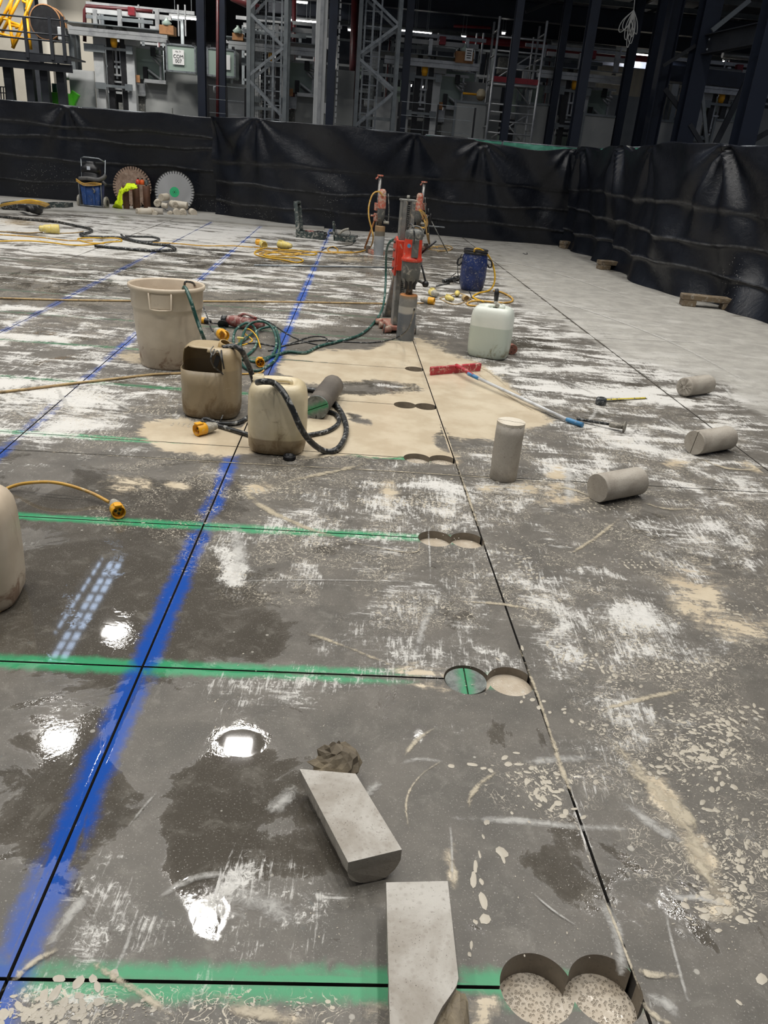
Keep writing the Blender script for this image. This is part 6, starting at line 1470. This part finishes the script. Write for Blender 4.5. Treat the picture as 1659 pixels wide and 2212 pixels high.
# ---- red pipes
def pipe(pts, r, label, mat='redpipe', v=22):
    P = [gp(x, y, q[0] if q else v) if False else gp(x, y, v) for (x, y, *q) in pts]
    return tag(MB().tube(P, r, 10).build('pipe', M[mat]), label, 'pipe')
pipe([(470, -60), (469.5, 400)], .035, 'thin upright dark red pipe between two dark columns', v=20.3)
pipe([(183, 90), (183, 22), (186, 13), (270, 20), (330, 25)], .045, 'dark red pipe bending over the left conveyor', v=23)
pipe([(636, -20), (632, 250)], .06, 'dark red upright pipe seen behind the first lattice tower', v=24)
pipe([(768, -20), (758, 290)], .10, 'thick dark brown red upright pipe left of the second lattice tower', v=23)
pipe([(1000, 84), (1180, 100)], .10, 'bright red horizontal pipe behind the scaffold tower', 'redboard', v=27)
pipe([(1180, 108), (1400, 128)], .09, 'red horizontal pipe reaching the corrugated wall', 'redboard', v=28)
pipe([(500, -8), (560, 20)], .10, 'dark red pipe with flange at the top left of the first lattice tower', v=22)
pipe([(1565, 135), (1659, 150)], .05, 'thin red sprinkler pipe at the far right', 'redboard', v=26)
pipe([(980, 56), (1060, 60)], .04, 'thin red sprinkler pipe by the strip lights', 'redboard', v=27)
# ---- machine bays: one is built, the others are copies along the row
VM = 22.
def bay():
    u0, _ = atv(215, 200, VM); t = thing('lift_machine', G(u0, VM), 'pale twin post lifting machine fully lit at the left', 'machine')
    def gb(x0, x1, y0, y1, v0, v1, nm, mat, bev=0, zz=None):
        ym = (y0+y1)/2; ua = atv(x0, ym, v0)[0]; ub = atv(x1, ym, v0)[0]; za = atv((x0+x1)/2, y1, v0)[1]; zb_ = atv((x0+x1)/2, y0, v0)[1]
        if zz: za, zb_ = zz
        return MB().gbox(ua, ub, v0, v1, max(za, 0), zb_).build(nm, M[mat], t, bev=bev)
    gb(205, 226, 100, 240, VM, VM+.22, 'post', 'bgrey', .01, (0, atv(215, 98, VM)[1])); gb(273, 292, 92, 240, VM, VM+.22, 'post', 'bgrey', .01, (0, atv(282, 92, VM)[1]))
    gb(201, 229, 80, 100, VM-.05, VM+.3, 'post_head', 'bgrey', .02); gb(268, 296, 84, 98, VM-.05, VM+.3, 'post_head', 'bgrey', .02)
    gb(181, 226, 95, 112, VM-.1, VM-.06, 'bracket_plate', 'mgrey'); gb(226, 285, 104, 110, VM-.1, VM-.06, 'bracket_arm', 'mgrey'); gb(272, 286, 100, 117, VM-.12, VM-.06, 'bracket_end', 'mgrey')
    gb(206, 230, 178, 192, VM-.1, VM-.06, 'bracket_plate', 'mgrey'); gb(230, 276, 184, 190, VM-.1, VM-.06, 'bracket_arm', 'mgrey'); gb(270, 285, 182, 196, VM-.12, VM-.06, 'bracket_end', 'mgrey')
    for x in (239, 268):
        gb(x-6, x+6, 74, 240, VM+.0, VM+.12, 'black_belt', 'dark', 0, (0, atv(x, 74, VM)[1]))
        c = gp(x-2, 71, VM+.05); MB().cyl(c-GU*.06, c+GU*.06, .13, n=20).build('pulley', M['toolgrey'], t)
    c = gp(246, 90, VM-.1); MB().lathe([(.001, -.13), (.06, -.12), (.085, -.02), (.075, .09), (.04, .11), (.001, .11)], c, n=16).build('yellow_hook_block', M['yel'], t)
    gb(236, 256, 79, 83, VM-.14, VM, 'hook_crossbar', 'bgrey')
    gb(249, 253, 100, 170, VM+.1, VM+.14, 'inner_rail', 'alub'); gb(258, 261, 100, 160, VM+.1, VM+.14, 'inner_rail', 'alub')
    for y in (132, 160, 175, 190): gb(246, 264, y, y+4, VM+.05, VM+.1, 'link', 'alub')
    # top conveyor
    def rail(a, b, v, w, h, nm, mat): MB().bar(gp(*a, v), gp(b[0], b[1], v), w, h, up=(0, 0, 1)).build(nm, M[mat], t)
    def hrail(x0, x1, y, v, w, h, nm, mat):
        z = atv((x0+x1)/2, y, v)[1]; ua, ub = atv(x0, y, v)[0], atv(x1, y, v)[0]; MB().gbox(ua, ub, v-w/2, v+w/2, z-h/2, z+h/2).build(nm, M[mat], t)
    hrail(150, 362, 70, VM-.2, .12, .07, 'conveyor_rail', 'alub'); hrail(150, 362, 79, VM-.2, .12, .09, 'conveyor_rail', 'alub'); hrail(150, 362, 66, VM+.9, .12, .12, 'conveyor_rail', 'alub')
    hrail(150, 362, 62, VM+.3, 1.0, .02, 'perforated_tray', 'mgrey')
    hrail(187, 370, 31, VM+.3, .10, .10, 'upper_rail', 'bgrey'); hrail(187, 330, 42, VM+.6, .06, .08, 'upper_rail', 'mgrey'); hrail(187, 420, 18, VM+1.5, .06, .08, 'upper_rail', 'alub')
    for x in (205, 258, 339): gb(x-4, x+4, 20, 72, VM+.1, VM+.18, 'stanchion', 'alub')
    for x in (215, 300, 385, 400): gb(x-1.5, x+1.5, 10, 78, VM+1., VM+1.05, 'thin_stanchion', 'alub')
    c = gp(285, 25, VM+.2); MB().obox(c, GU*.08, GV*.08, (0, 0, .09)).build('red_sensor', M['redboard'], t, bev=.01)
    gb(149, 160, 68, 150, VM+.1, VM+.3, 'end_post', 'mgrey'); gb(160, 172, 76, 152, VM+.5, VM+.6, 'inner_end_post', 'mgrey')
    gb(152, 206, 151, 250, VM+.1, VM+.14, 'white_guard_panel', 'bgrey', 0, (0, atv(180, 151, VM)[1]))
    c = gp(136, 74, VM); MB().obox(c, GU*.09, GV*.12, (0, 0, .14)).build('drive_box', M['bgrey'], t, bev=.02)
    c = gp(142, 165, VM+.2); MB().cyl(c-GU*.14, c+GU*.14, .08, n=16).build('motor', M['bgrey'], t); MB().gbox(atv(143, 190, VM)[0]-.07, atv(143, 190, VM)[0]+.07, VM+.1, VM+.3, .4, 1.9).build('gear_column', M['mgrey'], t)
    # frame right of the posts with dark interior
    gb(292, 352, 104, 172, VM+.4, VM+.45, 'grey_back_panel', 'glassy'); gb(292, 357, 100, 106, VM+.2, VM+.3, 'window_rail', 'alub'); gb(312, 358, 172, 180, VM+.1, VM+.3, 'window_rail', 'alub')
    gb(344, 348, 106, 172, VM+.2, VM+.26, 'window_post', 'alub'); gb(309, 318, 144, 174, VM+.3, VM+.4, 'dark_opening', 'dark')
    MB().bar(gp(320, 150, VM+.3), gp(348, 172, VM+.3), .05, .04).build('slide', M['alub'], t); MB().bar(gp(322, 158, VM+.3), gp(340, 172, VM+.3), .04, .04).build('slide', M['dark'], t)
    c = gp(331, 112, VM+.2); MB().obox(c, GU*.06, GV*.06, (0, 0, .1)).build('valve_block', M['dark'], t, bev=.01)
    for a, b in (((333, 118), (352, 124)), ((336, 124), (350, 132)), ((330, 125), (346, 140))): MB().tube([gp(*a, VM+.2), gp(*b, VM+.2)], .03, 8).build('cylinder_rod', M['alub'], t)
    gb(294, 302, 162, 178, VM+.05, VM+.08, 'yellow_plate', 'card'); gb(293, 314, 180, 206, VM+.2, VM+.3, 'linkage', 'alub')
    gb(292, 314, 206, 250, VM+.3, VM+.34, 'brown_guard', 'toolgrey', 0, (0, atv(300, 206, VM)[1]))
    gb(314, 441, 178, 260, VM+.3, VM+.36, 'grey_side_panel', 'bpanel', 0, (0, atv(375, 178, VM)[1])); gb(358, 441, 120, 182, VM+.45, VM+.5, 'grey_upper_panel', 'bpanel')
    MB().gbox(atv(366, 220, VM)[0]-.006, atv(366, 220, VM)[0]+.006, VM+.29, VM+.3, 0, 2.2).build('panel_joint', M['toolgrey'], t)
    return t
mb0 = bay()
sp_u = (atv(915, 150, VM)[0]-atv(246, 88, VM)[0])/2
L0_ = np.array(mb0.location)
for k, lb in ((1, 'twin post lifting machine mostly hidden by the first lattice tower'), (2, 'twin post lifting machine in shade right of the second lattice tower'), (3, 'twin post lifting machine in deep shade right of the scaffold tower'), (4, 'twin post lifting machine in deep shade behind the bracing at far right')):
    dup(mb0, L0_+GU*sp_u*k, 0, lb)
# ---- glazed guard cabinets with signs
def cabinet(px0, px1, py0, py1, v, label, sign=True):
    ua, z1 = atv(px0, (py0), v); ub, _ = atv(px1, py0, v); z0 = atv((px0+px1)/2, py1, v)[1]
    t = thing('guard_cabinet', G((ua+ub)/2, v, z0), label, 'cabinet')
    MB().gbox(ua, ub, v, v+.6, z0, z1).build('housing', M['glassy'], t, bev=.03)
    for a, b, c_, d_ in ((ua, ub, z0, z0+.04), (ua, ub, z1-.04, z1), (ua, ua+.04, z0, z1), (ub-.04, ub, z0, z1)): MB().gbox(a, b, v-.015, v, c_, d_).build('door_frame', M['galv'], t)
    for u in (ua+.06, ub-.06): MB().gbox(u-.03, u+.03, v-.02, v+.06, z1-.01, z1+.05).build('hinge', M['dark'], t)
    if sign:
        um = ua+(ub-ua)*(.42 if sign == 1 else .62); w, h = .135, .155; zc_ = (z0+z1)/2+.02
        s_ = MB().gbox(um-w, um+w, v-.024, v-.018, zc_-h, zc_+h).build('paper_sign', M['white'], t)
        if sign == 1:
            for tx, sz, dz in (('No. 71', .05, .10), ('COM', .105, -.02), ('007', .105, -.115)):
                cu_ = bpy.data.curves.new('lettering', 'FONT'); cu_.body = tx; cu_.size = sz; cu_.align_x = 'CENTER'; cu_.extrude = .001
                me = None
                o = bpy.data.objects.new('lettering', cu_); COL.objects.link(o); bpy.context.view_layer.update()
                me = bpy.data.meshes.new_from_object(o); bpy.data.objects.remove(o)
                me.materials.clear(); me.materials.append(M['dark']); o = bpy.data.objects.new('lettering', me); COL.objects.link(o)
                o.parent = s_; o.rotation_euler = (PI/2, 0, YAW); o.location = tuple(G(um, v-.027, zc_+dz)-np.array(ABS[s_.name]))
    return t
cabinet(357, 423, 92, 157, 21.4, 'grey green glazed cabinet with COM sign, left of the dark column', 1)
cabinet(446, 509, 101, 167, 21.4, 'grey green glazed cabinet with a blank white sheet behind two columns', 2)
cabinet(1120, 1180, 178, 250, 22.6, 'unlit grey cabinet behind the dark column at the scaffold tower', 0)
cabinet(958, 1030, 150, 210, 23., 'unlit cabinet with glass front left of the scaffold tower', 0)
def card_box(px, py, v, s_, label):
    u, z = atv(px, py, v); t = thing('cardboard_box', G(u, v, z), label, 'box')
    MB().gbox(u-s_, u+s_, v-s_, v+s_, z, z+s_*1.1).build('carton', M['card'], t); MB().lathe([(.09, 0), (.12, .05), (.03, .13), (.03, .16)], G(u, v-.1, z+s_*1.1), n=14).build('bagged_top', M['glassy'], t)
card_box(363, 76, VM-.1, .17, 'brown cardboard box on the lit conveyor above the first glazed cabinet')
card_box(515, 88, VM-.1, .13, 'brown cardboard box left of the first lattice tower')
card_box(1000, 138, VM-.1, .22, 'dark cardboard box on the shaded conveyor')
# grey door wall and shaded panels at the right
for i, (x0, x1, y0, v, lb) in enumerate(((985, 1052, 222, 21.2, 'shaded grey green panel wall left of the scaffold tower'), (1120, 1195, 225, 21.6, 'shaded grey panel between scaffold tower and black column'), (1262, 1330, 250, 21.0, 'shaded grey panel right of the column with lit flange'), (1405, 1480, 262, 20.2, 'shaded grey panel left of the massive column'), (1545, 1612, 262, 20., 'shaded grey panel between the massive columns'))):
    ua, ub = atv(x0, y0, v)[0], atv(x1, y0, v)[0]; z1 = atv((x0+x1)/2, y0, v)[1]
    t = thing('guard_panel_unit', G((ua+ub)/2, v), lb, 'panel'); MB().gbox(ua, ub, v, v+.04, 0, z1).build('sheet', M['bpanel'], t)
    MB().gbox(ua-.03, ua+.02, v-.02, v+.05, 0, z1+.05).build('edge_post', M['mgrey'], t); MB().gbox(ua, ub, v-.02, v+.05, z1-.02, z1+.03).build('top_rail', M['mgrey'], t)
# ---- wire guard partitions just behind the fence
def partition(px0, px1, py, v, label):
    ua, ub = atv(px0, py, v)[0], atv(px1, py, v)[0]; z1 = atv((px0+px1)/2, py, v)[1]; t = thing('guard_rail_screen', G((ua+ub)/2, v), label, 'screen')
    for u in np.linspace(ua, ub, 3): MB().gbox(u-.02, u+.02, v-.02, v+.02, 0, z1).build('post', M['dark'], t)
    for z in np.arange(z1, .4, -.27): MB().gbox(ua, ub, v-.004, v+.004, z-.006, z+.006).build('wire_rail', M['galv'], t)
partition(449, 530, 187, 19.6, 'low wire guard screen left of the first lattice tower')
partition(866, 1028, 226, 19.6, 'low wire guard screen right of the second lattice tower')
# ---- scaffold tower
def scaffold():
    v0 = 20.6; ua = atv(1062, 190, v0)[0]; ub = atv(1162, 190, v0)[0]; t = thing('scaffold_tower', G((ua+ub)/2, v0), 'aluminium scaffold tower with red toe boards', 'scaffold')
    for u in (ua, ub):
        for v in (v0, v0+.8): MB().tube([G(u, v, .02), G(u, v, 4.6)], .028, 8).build('upright', M['alub'], t)
        for k in range(9): MB().tube([G(u, v0, .35+.5*k), G(u, v0+.8, .35+.5*k)], .02, 6).build('rung', M['alub'], t)
    Z = lambda y: atv(1110, y, v0)[1]
    for z in (.5, 1.2, Z(290), Z(265), Z(245), Z(228), Z(185), Z(150), Z(112), Z(82)): MB().tube([G(ua, v0, z), G(ub, v0, z)], .02, 6).build('ledger', M['alub'], t)
    for (a, za), (b, zb_) in (((ua+.2, Z(300)), (ub-.1, Z(245))), ((ua+.9, Z(300)), (ua+.5, Z(262))), ((ua, Z(180)), (ub-.2, Z(112))), ((ub, Z(228)), (ua+.6, Z(180)))): MB().tube([G(a, v0+.4, za), G(b, v0+.4, zb_)], .02, 6).build('diagonal_brace', M['alub'], t)
    MB().gbox(ua, ub, v0, v0+.8, Z(184), Z(180)).build('platform_deck', M['mgrey'], t)
    MB().gbox(ua, ub, v0-.02, v0, Z(180), Z(168)).build('toe_board', M['redboard'], t)
    for u in (ua+.35, ua+.85): MB().tube([G(u, v0+.1, Z(190)), G(u, v0+.1, Z(75))], .02, 6).build('guard_post', M['alub'], t)
scaffold()
# ---- left: walkway, yellow stair, drum, green machine
def walkway():
    v = 20.8; t = thing('steel_walkway', G(atv(60, 110, v)[0], v), 'dark steel walkway with handrails at the far left', 'walkway')
    ul = atv(-60, 110, v)[0]; ur = atv(152, 120, v)[0]; zd = atv(40, 112, v)[1]
    MB().gbox(ul, ur, v, v+.04, zd-.16, zd).build('edge_beam', M['charcoal'], t); MB().gbox(ul, ur, v+.05, v+.09, zd-.33, zd-.17).build('lower_beam', M['charcoal'], t)
    MB().gbox(ul, ur, v, v+1.1, zd-.02, zd+.01).build('deck', M['charcoal'], t)
    for y in (37, 70, 84): z = atv(60, y, v)[1]; MB().tube([G(ul, v, z), G(ur, v, z)], .018, 8).build('handrail', M['charcoal'], t)
    for x in (-8, 56, 110, 137): u = atv(x, 80, v)[0]; MB().gbox(u-.035, u+.035, v-.02, v+.03, zd-.1, atv(x, 36, v)[1]).build('rail_post', M['charcoal'], t)
    for x in (20, 66, 98, 133): u = atv(x, 170, v+.3)[0]; MB().gbox(u-.09, u+.09, v+.2, v+.38, 0, zd-.2).build('leg', M['charcoal'], t)
    MB().bar(G(atv(70, 150, v)[0], v+.3, 1.9), G(atv(90, 210, v)[0], v+.3, .9), .07, .05).build('leg_brace', M['charcoal'], t); MB().bar(G(atv(105, 190, v)[0], v+.5, 1.2), G(atv(125, 165, v)[0], v+.5, 2.0), .07, .05).build('leg_brace', M['charcoal'], t)
    MB().bar(G(atv(86, 85, v)[0], v+.9, 3.1), G(atv(106, 108, v)[0], v+.9, 2.6), .05, .04).build('deck_brace', M['charcoal'], t)
walkway()
def yellow_stair():
    v = 23.; t = thing('yellow_stair_cage', gp(40, 105, v), 'bright yellow steel stair frame at the far left', 'stair')
    for a, b in (((76, -20), (27, 104)), ((60, -20), (58, 40)), ((58, 40), (67, 107)), ((20, 42), (29, 104)), ((27, -20), (20, 42)), ((50, -20), (5, 70)), ((10, -20), (-20, 60)), ((36, -20), (-5, 60)), ((60, 34), (28, 104))):
        MB().tube([gp(*a, v), gp(*b, v)], .04, 8).build('stringer', M['yel'], t)
    for a, b in (((20, 42), (-10, 38)), ((24, 55), (62, 58)), ((28, 80), (64, 85)), ((-10, 70), (28, 80)), ((48, 2), (58, 6)), ((22, 47), (60, 60)), ((55, 18), (62, 22)), ((33, 60), (50, 55))):
        MB().tube([gp(*a, v), gp(*b, v)], .032, 8).build('tread_bar', M['yel'], t)
yellow_stair()
c = gp(98, 48, 22.3); t = thing('cable_drum', c-(0, 0, .4), 'black round cable drum with copper coloured edge on the walkway', 'cable drum')
MB().cyl(c, c+GV*.4, .36, n=30).build('drum_face', M['dark'], t); MB().lathe([(.36, -.01), (.385, -.01), (.385, .05), (.36, .05)], c, GV, 30).build('rim', M['card'], t)
MB().lathe([(.36, .34), (.385, .34), (.385, .42), (.36, .42)], c, GV, 30).build('rim', M['card'], t)
c = gp(128, 207, 21.9); t = thing('green_machine', (c[0], c[1], 0), 'bright green machine body under the walkway', 'machine')
MB().obox(c-(0, 0, .08), GU*.34, GV*.3, (0, 0, .14)).build('body', M['lime'], t, bev=.03); MB().bar(c+GU*.15-(0, 0, .35), c+GU*.42+(0, 0, .1), .2, .12, up=GV).build('chute', M['lime'], t, bev=.01)
MB().obox(c-(0, 0, .60), GU*.3, GV*.25, (0, 0, .40)).build('base', M['charcoal'], t)
MB().cyl(c-GU*.1+(0, 0, .05), c-GU*.1+(0, 0, .26), .06, n=14).build('valve', M['teal'], t); MB().ball(c-GU*.26+(0, 0, .16), .06).build('red_cap', M['redfaded'], t)
t = thing('mesh_gate', gp(5, 200, 20), 'small dark barred gate at the left edge above the sheet', 'gate')
for x in (-6, 1, 7, 12): MB().bar(gp(x, 187, 20), gp(x+3, 240, 20), .025, .02).build('bar', M['dark'], t)
for y in (187, 200): MB().bar(gp(-8, y, 20), gp(12, y+1, 20), .02, .02).build('rail', M['dark'], t)
# ---- lamps in the plant
deck0 = atv(540, 0, 24)[0]
def strip_light(px, py, v, L, label, power=22, mat='lamp'):
    u, z = atv(px, py, v); t = thing('strip_light', G(u, v, z), label, 'light')
    MB().gbox(u-L/2, u+L/2, v-.05, v+.05, z, z+.05).build('housing', M['bgrey'], t); MB().gbox(u-L/2+.02, u+L/2-.02, v-.045, v+.045, z-.04, z-.002).build('diffuser', M[mat], t)
    for sx in (-1, 1): MB().gbox(u+sx*L*.3-.006, u+sx*L*.3+.006, v-.006, v+.006, z+.05, max(6.34 if u > deck0 else 6.2, z+.3)).build('hanger', M['mgrey'], t)
    if power: area_light('lamp_glow', tuple(np.array((0, 0, -.06))), L, .1, power, parent=t)
strip_light(396, 37, 25, .75, 'glowing strip light above the first glazed cabinet', 20)
strip_light(631, 42, 27, .25, 'short glowing strip light, left of three behind the first tower', 4)
strip_light(651, 44, 27, .5, 'glowing strip light, middle of three left of the pale mast', 14)
strip_light(676, 46, 27, .3, 'glowing strip light touching the pale mast', 5)
strip_light(872, 65, 27, .4, 'glowing strip light left of the dark column by the second tower', 12)
strip_light(910, 69, 27, .65, 'glowing strip light right of the dark column by the second tower', 18)
strip_light(1385, 117, 32, .6, 'glowing strip light before the corrugated wall, left one', 170)
strip_light(1426, 120, 32, .3, 'small glowing light before the corrugated wall, right one', 60)
strip_light(756, 63, 27, .15, 'small glowing lamp left of the second tower', 4)
strip_light(650, 3, 26, .4, 'dim strip light at the top between first tower and mast', 4)
strip_light(1002, 78, 25, .15, 'small lamp above the shaded conveyor', 3)
strip_light(1088, 70, 25, .12, 'tiny lamp at the scaffold tower top', 3)
strip_light(1568, 132, 27, .2, 'small square lamp at far right behind the bracing', 14)
for x, y, lb in ((888, 183, 'left of two tiny warm lamps behind the shaded machine'), (913, 186, 'right of two tiny warm lamps behind the shaded machine')): strip_light(x, y, 23.5, .07, lb, 0, 'lampdim')
# ---- mezzanine over the right part: beams, joists and deck
deck0 = atv(540, 0, 24)[0]
t = thing('mezzanine', G(8, 30, 0), 'dark steel mezzanine floor over the machines at the right', 'mezzanine')
MB().gbox(deck0, 26, 20.4, 33.8, 6.35, 6.5).build('deck', M['navy'], t)
for v, z in ((20.6, 5.6), (24.4, 5.35), (28.4, 5.5), (32.5, 5.4)):
    mb = MB(); mb.gbox(deck0, 26, v-.01, v+.01, z-.22, z+.22); mb.gbox(deck0, 26, v-.12, v+.12, z+.2, z+.225); mb.gbox(deck0, 26, v-.12, v+.12, z-.225, z-.2); mb.build('main_beam', M['navy'], t)
for i, u in enumerate(np.arange(deck0+1.2, 25, 1.9)): MB().gbox(u-.05, u+.05, 20.6, 33.8, 5.85, 6.1).build('joist', M['charcoal'], t)
for i, v in enumerate(np.arange(21.6, 33, 1.6)): MB().gbox(deck0, 25, v-.03, v+.03, 5.72, 5.84).build('service_tray', M['mgrey'], t)
for i in range(8):
    u = deck0+2+2.6*i; MB().bar(G(u, 22+.8*i % 6, 5.2), G(u+1.6, 22+.8*i % 6, 5.9), .07, .07).build('knee_brace', M['charcoal'], t)
# roof edge beam over the left part
t = thing('roof_beam', G(-6, 27, 5.7), 'dark high beam across the top left above the conveyors', 'beam')
for z in (6.2, 6.7): MB().gbox(-11.5, deck0, 27, 27.3, z, z+.28).build('beam', M['charcoal'], t)
# ---- more plant depth: racks of profiles, ducts and cabinets
rg = np.random.default_rng(21)
def rack(u0, v0, w, h, label, n=7, seed=0):
    rg = np.random.default_rng(seed); t = thing('equipment_rack', G(u0+w/2, v0), label, 'rack')
    for u in (u0, u0+w*.5, u0+w): MB().gbox(u-.04, u+.04, v0, v0+.08, 0, h).build('upright', M['mgrey'], t)
    for k in range(n): z = .6+(h-.7)*k/(n-1); MB().gbox(u0, u0+w, v0, v0+.06, z, z+.06).build('shelf_rail', M['alub' if k % 2 else 'mgrey'], t)
    for k in range(n): x = u0+rg.uniform(.1, w-.5); z = .7+(h-1.2)*rg.random(); MB().gbox(x, x+rg.uniform(.2, .6), v0+.1, v0+.5, z, z+rg.uniform(.15, .5)).build('equipment_box', M[rg.choice(['bpanel', 'dark', 'bgrey', 'toolgrey', 'glassy'])], t)
    for k in range(5): x = u0+rg.uniform(0, w); MB().tube([G(x, v0-.05, 1.), G(x+rg.uniform(-.1, .1), v0-.05, h)], .02, 6).build('conduit', M[rg.choice(['alub', 'mgrey', 'redpipe', 'dark'])], t)
RL = ['rack of pipes and boxes behind the left conveyor', 'rack of pipes and boxes behind the first lattice tower', 'rack of pipes and boxes behind the pale mast', 'rack of pipes and boxes behind the second lattice tower', 'rack of pipes and boxes behind the shaded machine', 'rack of pipes and boxes behind the scaffold tower', 'rack of pipes and boxes right of the black column', 'rack of pipes and boxes behind the bracing bay', 'rack of pipes and boxes at the far right edge']
for i, px in enumerate((230, 520, 640, 760, 900, 1040, 1180, 1440, 1570)): rack(atv(px, 180, 25.5)[0], 25.5+.5*(i % 3), 2.2, 4.6 if i != 6 else 3.0, RL[i], seed=i+3)
# silver ducts under the deck
for i, (x0, x1, y, v, lb) in enumerate(((760, 1000, 40, 29, 'silver service duct under the mezzanine left of the scaffold'), (1190, 1330, 100, 28, 'silver service duct under the mezzanine right of the scaffold'), (1560, 1650, 122, 26, 'silver duct at the far right under the mezzanine'), (1500, 1600, 155, 22, 'silver coloured duct behind the massive column'))):
    z = atv((x0+x1)/2, y, v)[1]; tag(MB().tube([G(atv(x0, y, v)[0], v, z), G(atv(x1, y, v)[0], v, z)], .09, 12).build('service_duct', M['alub']), lb, 'duct')
# hanging coil of white cable
t = thing('cable_coil', gp(1362, 50, 19.5), 'loose coil of white cable hanging in the air at the upper right', 'cable coil')
M['whitecable'] = pmat('white_cable', srgb(206, 206, 200), rough=.5)
MB().tube([gp(1373, -60, 19.5), gp(1371, 0, 19.5), gp(1369, 24, 19.5)], .010, 6).build('hanging_end', M['whitecable'], t)
for k, (dx, dy, w) in enumerate(((-30, 46, 8), (-18, 62, 6), (-9, 70, 7), (-14, 78, 4), (3, 50, 6), (-22, 40, 7), (-6, 56, 5))):
    MB().tube([gp(1369, 22, 19.5), gp(1369+dx*.55-w, 22+dy*.5, 19.5), gp(1369+dx-w*.3, 22+dy*.93, 19.5), gp(1369+dx+w*.6, 22+dy, 19.5), gp(1369+dx*.45+w, 22+dy*.5, 19.5), gp(1369, 22, 19.5)], .010, 6, 5).build('loop', M['whitecable'], t)
# small sign by the shaded conveyor
t = thing('paper_notice', gp(1013, 118, 21.6), 'white paper notice left of the scaffold tower', 'notice')
a = gp(1013, 118, 21.6); MB().obox(a, GU*.09, GV*.004, (0, 0, .13)).build('sheet', M['white'], t)
for k in range(4): MB().obox(a-GV*.006+(0, 0, .08-.05*k), GU*(.06-.01*(k % 2)), GV*.002, (0, 0, .010)).build('print_line', M['dark'], t)
c = gp(1039, 205, 21.4); t = thing('yellow_bag_bottle', c-(0, 0, .12), 'pale yellow jug with yellow handle left of the scaffold tower', 'jug')
MB().ball(c, .12, .1, .14).build('jug', M['tancan'], t); MB().tube([c-GU*.45, c-GU*.1], .025, 8).build('yellow_bar', M['yel'], t)
# ---- walls of the plant hall
def gwall(name, u0, u1, v, z1, mat, corr=0.):
    mb = MB()
    if corr:
        n = int((u1-u0)/corr)*2; vs = []
        for i in range(n+1): o_ = .04*(i//1 % 2); vs += [G(u0+(u1-u0)*i/n, v+o_, 0), G(u0+(u1-u0)*i/n, v+o_, z1)]
        mb.add(vs, [(2*i, 2*i+2, 2*i+3, 2*i+1) for i in range(n)])
    else: mb.gbox(u0, u1, v, v+.2, 0, z1)
    return mb.build(name, M[mat], kind='structure')
gwall('wall_back', atv(200, 150, 38)[0], 26, 38, 11, 'charcoal')
MB().gbox(-24, deck0, 27.6, 37.9, 6.9, 7.0).build('ceiling', M['charcoal'], kind='structure')
gwall('wall_far', atv(1285, 180, 34)[0], atv(1480, 180, 34)[0], 34, 6.2, 'corr', .22)
gwall('wall_left', -24, atv(205, 150, 30)[0], 30, 9, 'cream')
t = thing('wall_stripe_column', G(atv(92, 60, 27)[0], 27), 'cream concrete column left of the conveyors', 'column'); u = atv(92, 30, 27)[0]; MB().gbox(u-.16, u+.16, 27, 27.3, 0, 9).build('shaft', M['cream'], t)
t = thing('steel_column', G(atv(76, 100, 26)[0], 26), 'dark column behind the yellow stair', 'column'); u = atv(76, 100, 26)[0]; MB().gbox(u-.22, u+.1, 26, 26.3, 0, 9).build('shaft', M['charcoal'], t)
# rooflight strip high over the left of the hall, mirrored in the wet floor
t = thing('rooflight', G(-7.6, 20.5, 11.8), 'long bluish rooflight strip mirrored in the wet floor at the left', 'rooflight')
MB().gbox(-7.86, -7.42, 18.2, 24., 12., 12.02).build('glazing', M['skyl'], t); MB().gbox(-8.2, -8.12, 19.4, 24., 12., 12.02).build('side_glazing', M['skyl'], t)
for k in range(17): v = 18.3+.35*k+.12*(k % 3); MB().gbox(-8.6, -7.1, v-.02-.015*(k % 2), v+.02, 11.8, 11.84).build('glazing_bar', M['charcoal'], t)
for u in (-7.5, -8.25): MB().gbox(u-.02, u+.02, 17.6, 24.2, 11.7, 11.8).build('long_bar', M['charcoal'], t)
